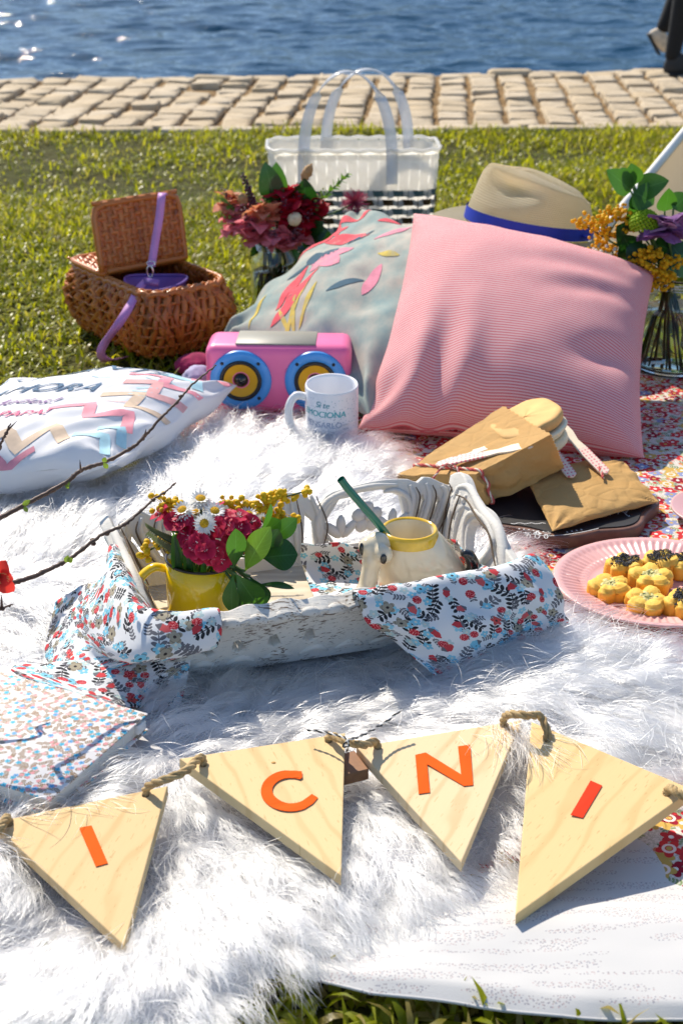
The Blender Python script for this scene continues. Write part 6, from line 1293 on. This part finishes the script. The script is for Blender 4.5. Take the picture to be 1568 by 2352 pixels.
def pennant(lab, px, zs, wood, letters, holes, th=.0115, lm=None):
    pts = [P(x, y, z) for (x, y), z in zip(px, zs)]; pl = plane_of(*pts); a, n = pl; c = sum(pts, Vector())/3; M = frame(n, pts[1]-pts[0], c); I = M.inverted()
    loc = [I @ p for p in pts]; tri = [(p.x, p.y) for p in loc]
    t = thing('pennant', lab, 'pennant', c-n*th, group='letter pennants of the bunting')
    hl = []
    for hx, hy in holes: q = I @ PL(hx, hy, pl); hl.append([(q.x+.0042*math.cos(k), q.y+.0042*math.sin(k)) for k in np.linspace(0, 2*PI, 15)[:-1]])
    v, f = outline([tri]+hl, th-.002, .001, 1); MB().add([M @ (p-Vector((0, 0, th/2))) for p in v], f).build('board', wood, t, smooth=False)
    for L in letters:
        lp = [I @ PL(x, y, pl) for x, y in L]; v, f = outline([[(p.x, p.y) for p in lp]], .0006); MB().add([M @ (p+Vector((0, 0, .0006+.0010*abs(float(vn(p.x*60, p.y*60, 3)))))) for p in v], f).build('letter', lm or ORNG, t, smooth=False)
    PENN.append((pts, c, n, pl)); return pl
def arcpx(cx, cy, rx, ry, a0, a1, n, sk=0.): return [(cx+rx*math.cos(math.radians(a0+(a1-a0)*k/n))+sk*ry*math.sin(math.radians(a0+(a1-a0)*k/n)), cy+ry*math.sin(math.radians(a0+(a1-a0)*k/n))) for k in range(n+1)]
W1 = pinewood('pale_pine_one', (.72, .52, .27), (.56, .34, .14), 1.3, 1.35); W2 = pinewood('pale_pine_two', (.77, .57, .30), (.58, .36, .15), 4.1, 1.9); W3 = pinewood('pale_pine_three', (.78, .60, .36), (.52, .30, .12), 7.7, 1.1); W4 = pinewood('pale_pine_four', (.76, .55, .27), (.58, .36, .14), 2.2, .9)
s6 = lambda x, y: (.5209*x, 1674+.5209*y); s7 = lambda x, y: (751+.5209*x, 1592.5+.5209*y)
plI = pennant('pine pennant with slanting letter I, leftmost of the four', [(-14, 1890), (382, 1807), (284, 2167)], (.056, .060, .048), W1, [[s6(*q) for q in [(350, 440), (405, 429), (477, 596), (424, 611)]]], [(22, 1893), (335, 1826)])
C_out = arcpx(668, 1819, 68, 47, -52, -322, 26); C_in = arcpx(668, 1818, 41, 27, -318, -46, 26)
plC = pennant('pine pennant with letter C and a small knot', [(417, 1743), (790, 1685), (781, 2007)], (.066, .062, .054), W2, [[(694, 1789)]+[(693, 1775)]+arcpx(666, 1819, 67, 47, -70, -300, 24)+[(718, 1848), (730, 1834), (716, 1826)]+arcpx(668, 1818, 43, 29, -310, -62, 22)], [(467, 1757), (754, 1702)])
plN = pennant('pine pennant with letter N and bold dark grain', [(822, 1716), (1194, 1655), (1058, 1976)], (.060, .062, .052), W3, [[s7(*q) for q in [(388, 275), (434, 264), (590, 362), (576, 238), (629, 232), (643, 408), (602, 412), (440, 318), (453, 440), (403, 447)]]], [(868, 1717), (1155, 1667)])
plJ = pennant('pine pennant with letter I at the right, tip on the white cloth', [(1222, 1660), (1586, 1813), (1186, 2097)], (.066, .062, .038), W4, [[s7(*q) for q in [(1160, 387), (1211, 410), (1126, 553), (1072, 541)]]], [(1257, 1700), (1530, 1824)], 0.0125, mat('red_orange_paper', (.72, .05, .018), .9, .06, 30, spec=.1))
MB().add(*blob(PL(628, 1752, plC, .0002), (.0022, .0016, .0005), 2)).build('knot', mat('wood_knot', (.45, .22, .03), .6), bpy.data.objects['pennant.001'])
HEMP = [mat('hemp_rope', (.46, .33, .16), .9, .25, 300, .5, 900), mat('hemp_rope_dark', (.38, .26, .12), .9, .25, 300, .5, 900)]
def rope(lab, pts): t = thing('rope', lab, 'rope', pts[0], group='hemp rope ties of the bunting'); twist(pts, .0041, HEMP, 'strand', t)
rope('short hemp rope at the left border entering the leftmost pennant', [PL(23, 1893, plI, -.008), PL(18, 1888, plI, .005), P(0, 1905, .062), P(-30, 1915, .05)])
rope('hemp rope tie joining the leftmost pennant to the C pennant', [PL(336, 1826, plI, -.010), PL(338, 1820, plI, .005), P(372, 1793, .078), P(425, 1772, .082), PL(462, 1752, plC, .006), PL(470, 1756, plC, -.008)])
rope('hemp rope tie between the C and the N pennant with striped thread', [PL(752, 1703, plC, -.010), PL(756, 1700, plC, .005), P(795, 1703, .076), P(835, 1711, .076), PL(862, 1714, plN, .005), PL(869, 1718, plN, -.008)])
rope('hemp rope tie arching from the N pennant to the right I pennant', [PL(1154, 1668, plN, -.010), PL(1156, 1662, plN, .006), P(1175, 1640, .084), P(1215, 1644, .088), PL(1240, 1668, plJ, .012), PL(1255, 1690, plJ, .006), PL(1258, 1700, plJ, -.008)])
rope('hemp rope leaving the right I pennant at the right border', [PL(1529, 1825, plJ, -.010), PL(1534, 1820, plJ, .005), P(1560, 1824, .072), P(1610, 1850, .06)])
BLKT, WHT = mat('black_thread', (.02, .02, .02), .9), mat('white_thread', (.75, .74, .7), .9)
tt = thing('thread', 'black and white twisted thread knotted on the rope between C and N', 'thread', P(795, 1700, .07))
for pts in ([P(705, 1676, .076), P(745, 1682, .078), P(790, 1694, .083), P(800, 1706, .083), P(796, 1728, .062)], [P(922, 1630, .085), P(880, 1662, .080), P(830, 1690, .082), P(800, 1700, .084), P(788, 1715, .078), P(800, 1712, .082)]): twist(pts, .0013, [BLKT, WHT], 'strand', tt, strands=2)
cp = P(797, 1765, .046); tag(MB().add(*box(.030, .034, .012, .001, 1), M=Matrix.Translation(cp) @ Matrix.Rotation(.4, 4, 'Z')).build('wood_offcut', mat('red_brown_wood', (.26, .12, .05), .6, .2, 90), smooth=False), 'small red-brown block of wood peeking out behind the C pennant', 'wood block')
# quince twigs -------------------------------------------------------------
BARK = mat('dark_twig_bark', (.085, .045, .03), .55, .35, 120, .4, 400); BUDL = leafmat('spring_bud_leaf', (.16, .26, .03), (.3, .42, .04))
def twig(lab, pts, r0, r1, knots, thorns, leaves, root):
    t = thing('quince_twig', lab, 'twig', root); q = catmull([root]+pts, 10); n = len(q); rr = random.Random(len(pts))
    MB().add(*tube([p+Vector((rr.uniform(-1, 1), 0, rr.uniform(-1, 1)))*.0006 for p in q], [r0+(r1-r0)*(i/(n-1))+(.0007 if i % 9 == 0 else 0) for i in range(n)], 8)).build('bark', BARK, t)
    for a, b in thorns: MB().add(*tube([a, a.lerp(b, .5), b], [.0016, .0011, .0002], 6)).build('thorn', BARK, t)
    for p in knots: MB().add(*blob(p, (.0026, .0026, .0022), 2, .2)).build('bud_knot', BARK, t)
    for a, b, w_ in leaves: MB().add(*leafmesh(a, b, w_, (.2, -1, .3), .12, .2)).build('leaf', BUDL, t)
Y1 = 1.52
twig('long thorny quince twig crossing in front of the printed cushion', [Q(-60, 1222, Y1-.08), Q(0, 1190, Y1-.05), Q(75, 1150, Y1-.02), Q(150, 1110, Y1), Q(188, 1080, Y1+.01), Q(240, 1062, Y1+.03), Q(300, 1030, Y1+.05), Q(330, 1005, Y1+.06), Q(370, 960, Y1+.08), Q(410, 920, Y1+.1), Q(440, 885, Y1+.12), Q(470, 860, Y1+.13), Q(496, 838, Y1+.14)], .0034, .0009,
     [Q(128, 1122, Y1), Q(92, 1140, Y1), Q(298, 1030, Y1+.05), Q(328, 1008, Y1+.06), Q(415, 910, Y1+.1)], [(Q(186, 1082, Y1), Q(184, 1056, Y1-.01)), (Q(333, 1003, Y1+.06), Q(336, 985, Y1+.06))],
     [(Q(238, 1062, Y1), Q(243, 1050, Y1), .006), (Q(238, 1063, Y1), Q(248, 1076, Y1), .006), (Q(52, 1160, Y1-.03), Q(70, 1148, Y1-.03), .006), (Q(55, 1162, Y1-.03), Q(64, 1176, Y1-.03), .005), (Q(150, 1110, Y1), Q(162, 1112, Y1), .007), (Q(150, 1113, Y1), Q(159, 1122, Y1), .004)], Vector((-.62, 1.36, .02)))
Y2 = 1.26
twig('lower quince twig crossing the left edge of the tray', [Q(-60, 1362, Y2-.08), Q(0, 1345, Y2-.05), Q(60, 1330, Y2-.03), Q(120, 1305, Y2), Q(165, 1280, Y2+.02), Q(230, 1232, Y2+.04), Q(285, 1205, Y2+.06), Q(320, 1178, Y2+.08), Q(352, 1148, Y2+.1), Q(380, 1130, Y2+.11), Q(404, 1109, Y2+.12)], .0030, .0008,
     [Q(212, 1240, Y2+.04), Q(246, 1226, Y2+.05), Q(285, 1205, Y2+.06), Q(352, 1148, Y2+.1), Q(215, 1249, Y2+.04)], [], [(Q(152, 1292, Y2+.01), Q(157, 1275, Y2+.01), .006), (Q(155, 1290, Y2+.01), Q(168, 1282, Y2+.01), .006)], Vector((-.55, 1.10, .02)))
twig('thorn twig tip at the left border beneath the red blossom', [Q(-50, 1415, 1.22), Q(0, 1400, 1.24), Q(30, 1388, 1.25)], .0022, .0007, [Q(6, 1398, 1.24)], [(Q(5, 1398, 1.24), Q(4, 1366, 1.24))], [], Vector((-.5, 1.08, .02)))
twig('short dark twig in front of the words at the left border', [Q(-40, 1075, 1.6), Q(0, 1022, 1.62), Q(14, 995, 1.62), Q(26, 972, 1.62)], .0026, .0008, [Q(15, 995, 1.62)], [(Q(17, 990, 1.62), Q(40, 966, 1.63))], [], Vector((-.6, 1.4, .02)))
RQ = petalmat('quince_red', (.72, .035, .03), (.85, .06, .04), .35); qc = Q(-2, 1318, 1.20); bl = thing('quince_blossom', 'red quince blossom at the left border above the lower twig', 'flower', Q(-10, 1345, 1.21))
for i, (dx, dy, w_) in enumerate([(.014, -.002, .016), (.008, .014, .016), (-.012, .012, .016), (-.012, -.008, .016), (.012, -.016, .014), (.002, .002, .014)]): MB().add(*leafmesh(qc+Vector((0, 0, 0)), qc+Vector((dx, -.006+.004*(i % 3), dy))*1.1, w_*1.15, (0, -1, .2), .25, .3, 8, 1.3)).build('petal', RQ, bl)
mb = MB()
for i in range(14): a = i*2.4; mb.add(*tube([qc, qc+Vector((.006*math.cos(a)+.006, -.010, .006*math.sin(a)))], .0004, 4))
mb.build('stamen', mat('quince_stamen', (.75, .35, .12), .6), bl)
MB().add(*tube([Q(-10, 1345, 1.21), qc], .0018, 6)).build('calyx', BARK, bl)
# ================================================================ long-haired white fur rug
rug_px = [(-420, 1240), (-200, 1100), (60, 1110), (200, 1098), (330, 1070), (430, 1010), (500, 990), (580, 985), (660, 992), (740, 1005), (810, 1020), (868, 1062), (905, 1100), (980, 1150), (1100, 1205), (1215, 1285), (1275, 1370), (1330, 1435), (1420, 1472), (1490, 1512), (1580, 1570), (1780, 1620), (1780, 1770), (1560, 1780), (1420, 1830), (1260, 1880), (1195, 1925), (1150, 1960), (1060, 2020), (960, 2065), (880, 2095), (760, 2140), (680, 2190), (600, 2280), (520, 2360), (430, 2440), (-300, 2480), (-560, 1800)]
rug = [P(x, y, .02) for x, y in rug_px]; rxy = [(p.x, p.y) for p in rug]
def rug_z(x, y, d): return .016+np.clip(d/.05, 0, 1)*(.012+.010*fbm(np.asarray(x)*6, np.asarray(y)*6, 3, 71))
xs = np.linspace(-.95, .62, 190); ys = np.linspace(.78, 2.2, 180); X, Y = np.meshgrid(xs, ys); ins = inpoly(X, Y, rxy); D = polydist(X, Y, rxy); Z = rug_z(X, Y, D)
nb = NB('grey_fur_backing', .9, .1); nb.set('Base Color', (.55, .54, .54)); HIDE = nb.mat  # backing greyed so the gaps between strands read as shade
i = np.arange(X.size).reshape(X.shape); qd_ = np.stack([i[:-1, :-1], i[:-1, 1:], i[1:, 1:], i[1:, :-1]], -1).reshape(-1, 4); keep = ins.ravel()[qd_].all(1)
V = np.stack([X, Y, Z], -1).reshape(-1, 3); used = np.unique(qd_[keep]); rm = np.full(len(V), -1); rm[used] = np.arange(len(used))
rugo = tag(bigmesh('fur_rug', V[used], rm[qd_[keep]], HIDE), 'shaggy white long haired fur rug under tray and pennants', 'rug')
# where the pile lies: (pixel, direction right, direction away, how far it stands up)
FLOW = [((600, 1040), .75, .65, .55), ((860, 1050), .8, .5, .7), ((480, 1010), -.2, .8, .7), ((180, 1190), .35, .9, 1.0), ((60, 1290), .2, 1, .9), ((40, 1180), .3, .9, .9), ((120, 1380), .7, -.5, .4), ((60, 1460), .3, -1, .5), ((330, 1130), .5, .8, .5), ((650, 1540), -.8, .1, .5), ((800, 1560), .3, -.9, .4), ((930, 1530), .9, .5, .8), ((1100, 1600), 1, .1, .6), ((1300, 1480), .8, .4, .8), ((1420, 1560), .9, .15, .7), ((1380, 1660), .9, -.5, .5),
        ((560, 1660), .8, .6, .6), ((400, 1700), .8, .3, .7), ((700, 1640), .9, .1, .5), ((300, 1760), -.6, -.5, .5), ((520, 1850), .8, -.4, .35), ((480, 2050), .6, -.8, .4), ((880, 1800), .5, -.8, .35), ((900, 1980), .3, -1, .35), ((1150, 1850), .0, -1, .5), ((700, 2100), .7, -.8, .45), ((250, 2250), .1, -1, .45), ((60, 2100), -.3, -.9, .5), ((100, 2320), -.5, -.8, .5), ((500, 2300), .5, -.9, .5), ((1000, 2060), .9, -.45, .5), ((1210, 1700), -.2, -.9, .6), ((1550, 1700), .8, -.2, .6), ((30, 1840), .4, .6, .8)]
FP = np.array([P(*q[0], .03)[:2] for q in FLOW]); FD = np.array([q[1:3] for q in FLOW]); FS = np.array([q[3] for q in FLOW])
def flow(x, y):
    d2 = (x[:, None]-FP[None, :, 0])**2+(y[:, None]-FP[None, :, 1])**2+.0006; w_ = d2**-1.6; w_ /= w_.sum(1, keepdims=True); d = w_ @ FD; return np.arctan2(d[:, 1], d[:, 0])+.65*fbm(x*8, y*8, 2, 77), w_ @ FS
def scatter(n):
    ox = RNG.uniform(-.62, .60, n); oy = RNG.uniform(.80, 2.14, n); vis = np.abs(ox) < .09+.265*oy+.10; k = inpoly(ox, oy, rxy) & vis; return ox[k], oy[k]
cx, cy = scatter(7600); nc = len(cx); ca, cs = flow(cx, cy); ca = ca+RNG.normal(0, .20, nc); cL = RNG.uniform(.046, .082, nc)*(1+.25*fbm(cx*8, cy*8, 2, 15)); cs = cs*RNG.uniform(.75, 1.3, nc)
per_ = 32; ci = np.repeat(np.arange(nc), per_); N = len(ci); jr_ = np.abs(RNG.normal(0, .0066, N)); ja = RNG.random(N)*2*PI
rx, ry = cx[ci]+jr_*np.cos(ja), cy[ci]+jr_*np.sin(ja)
fxx, fyy = scatter(30000); fa, fs = flow(fxx, fyy)       # finer loose under-hair
RXA = np.concatenate([rx, fxx]); RYA = np.concatenate([ry, fyy]); stray = np.concatenate([RNG.random(N) < .10, RNG.random(len(fxx)) < .15])
ANG = np.concatenate([ca[ci]+RNG.normal(0, .13, N), fa+RNG.normal(0, .5, len(fxx))]); STD = np.concatenate([cs[ci]*RNG.uniform(.85, 1.15, N), fs*RNG.uniform(.5, 1.1, len(fxx))]); LEN = np.concatenate([cL[ci]*RNG.uniform(.8, 1.12, N), RNG.uniform(.018, .036, len(fxx))])
TX = np.concatenate([cx[ci], fxx]); TY = np.concatenate([cy[ci], fyy]); clump = np.concatenate([np.full(N, .76), np.zeros(len(fxx))]); ANG += stray*RNG.normal(0, .7, len(ANG)); STD = STD*(1+.5*stray)
ok = inpoly(RXA, RYA, rxy)
# pile pressed flat under whatever lies on it
press = [([P(x, y, .05) for x, y in [(362, 1636), (122, 1862), (-200, 1750), (-60, 1500), (40, 1540)]], .20), ([tp(-BW_/2, -BD_/2, 0), tp(BW_/2, -BD_/2, 0), tp(BW_/2, BD_/2, 0), tp(-BW_/2, BD_/2, 0)], .10), ([tp(-TW/2-.0, -TD/2-.0, 0), tp(TW/2, -TD/2, 0), tp(TW/2, TD/2, 0), tp(-TW/2, TD/2, 0)], .55),
         ([P(x, y, .03) for x, y in [(-300, 1120), (60, 1135), (250, 1130), (390, 1060), (520, 900), (300, 880), (-300, 900)]], .15), ([P(x, y, .03) for x, y in [(120, 1385), (240, 1300), (300, 1400), (480, 1420), (420, 1635), (220, 1620), (30, 1545)]], .35), ([P(x, y, .03) for x, y in [(820, 1370), (1240, 1290), (1305, 1440), (1000, 1550)]], .45), ([P(x, y, .02) for x, y in [(1278, 1350), (1340, 1260), (1500, 1245), (1740, 1350), (1600, 1460), (1400, 1440), (1310, 1400)]], .12)]
hcap = np.full(len(RXA), 1.)
for poly, kf in press: hcap = np.where(inpoly(RXA, RYA, [(p.x, p.y) for p in poly]), np.minimum(hcap, kf), hcap)
for pts, c, n_, pl in PENN:
    cc = sum(pts, Vector())/3; hcap = np.where(inpoly(RXA, RYA, [((p.x-cc.x)*.94+cc.x, (p.y-cc.y)*.94+cc.y) for p in pts]), np.minimum(hcap, .22), hcap)
mcap = np.hypot(RXA-wm.x, RYA-wm.y) < .042; ok &= ~mcap; ok &= ~((np.hypot(RXA-plc.x, RYA-plc.y) < .185) & (RNG.random(len(RXA)) < .96)); ok &= ~((np.hypot((RXA-bdc.x)/.13, (RYA-bdc.y)/.118) < 1.25) & (RNG.random(len(RXA)) < .9)); ok &= ~((hcap < .3) & (RNG.random(len(RXA)) < .75))
sel = np.where(ok)[0]; RXA, RYA, ANG, STD, LEN, TX, TY, clump, hcap = [a[sel] for a in (RXA, RYA, ANG, STD, LEN, TX, TY, clump, hcap)]
n = len(RXA); dd = polydist(RXA, RYA, rxy); z0 = rug_z(RXA, RYA, dd); K = 8; t = np.linspace(0, 1, K)[None, :]; STD = STD*hcap
el = np.clip(.25+.75*STD, .05, 1.35)[:, None]                # starting angle off the ground
bend = (el+.30)*t**1.1; e_ = el*1.05-bend*1.15; ds = (LEN*np.where(hcap < .3, .6, 1))[:, None]/(K-1); curl = RNG.normal(0, .40, n)[:, None]; az = ANG[:, None]+curl*(t-.3)*t+.20*np.sin(6*t+RNG.random(n)[:, None]*6)
hx = np.cumsum(np.cos(e_)*np.cos(az)*ds, 1); hy = np.cumsum(np.cos(e_)*np.sin(az)*ds, 1); hz = np.cumsum(np.sin(e_)*ds, 1)
PX = RXA[:, None]+hx+(TX-RXA)[:, None]*clump[:, None]*t**1.3; PY = RYA[:, None]+hy+(TY-RYA)[:, None]*clump[:, None]*t**1.3; PZ = np.maximum(z0[:, None]-.002+hz, .017+.0008*t)
PX -= hx[:, :1]; PY -= hy[:, :1]
hc = bpy.data.hair_curves.new('fur_pile'); hc.add_curves([K]*n); hc.attributes['position'].data.foreach_set('vector', np.stack([PX, PY, PZ], -1).astype(np.float32).ravel())
ra = hc.attributes.get('radius') or hc.attributes.new('radius', 'FLOAT', 'POINT'); rad = np.broadcast_to(00.00033*(1-.72*t**1.5), (n, K))*RNG.uniform(.7, 1.25, n)[:, None]; ra.data.foreach_set('value', rad.astype(np.float32).ravel())
FUR = bpy.data.materials.new('white_fur'); FUR.use_nodes = True; nt = FUR.node_tree; nt.nodes.remove(nt.nodes['Principled BSDF']); hb3 = nt.nodes.new('ShaderNodeBsdfHairPrincipled'); hb3.parametrization = 'COLOR'
hb3.inputs['Color'].default_value = (.76, .76, .765, 1); hb3.inputs['Roughness'].default_value = .26; hb3.inputs['Radial Roughness'].default_value = .5; hb3.inputs['Coat'].default_value = .0
nt.links.new(hb3.outputs[0], nt.nodes['Material Output'].inputs['Surface']); hc.materials.append(FUR)
o = bpy.data.objects.new('fur_pile', hc); COL.objects.link(o); o.parent = rugo; o['kind'] = 'stuff'
bpy.data.scenes.remove(TMP)
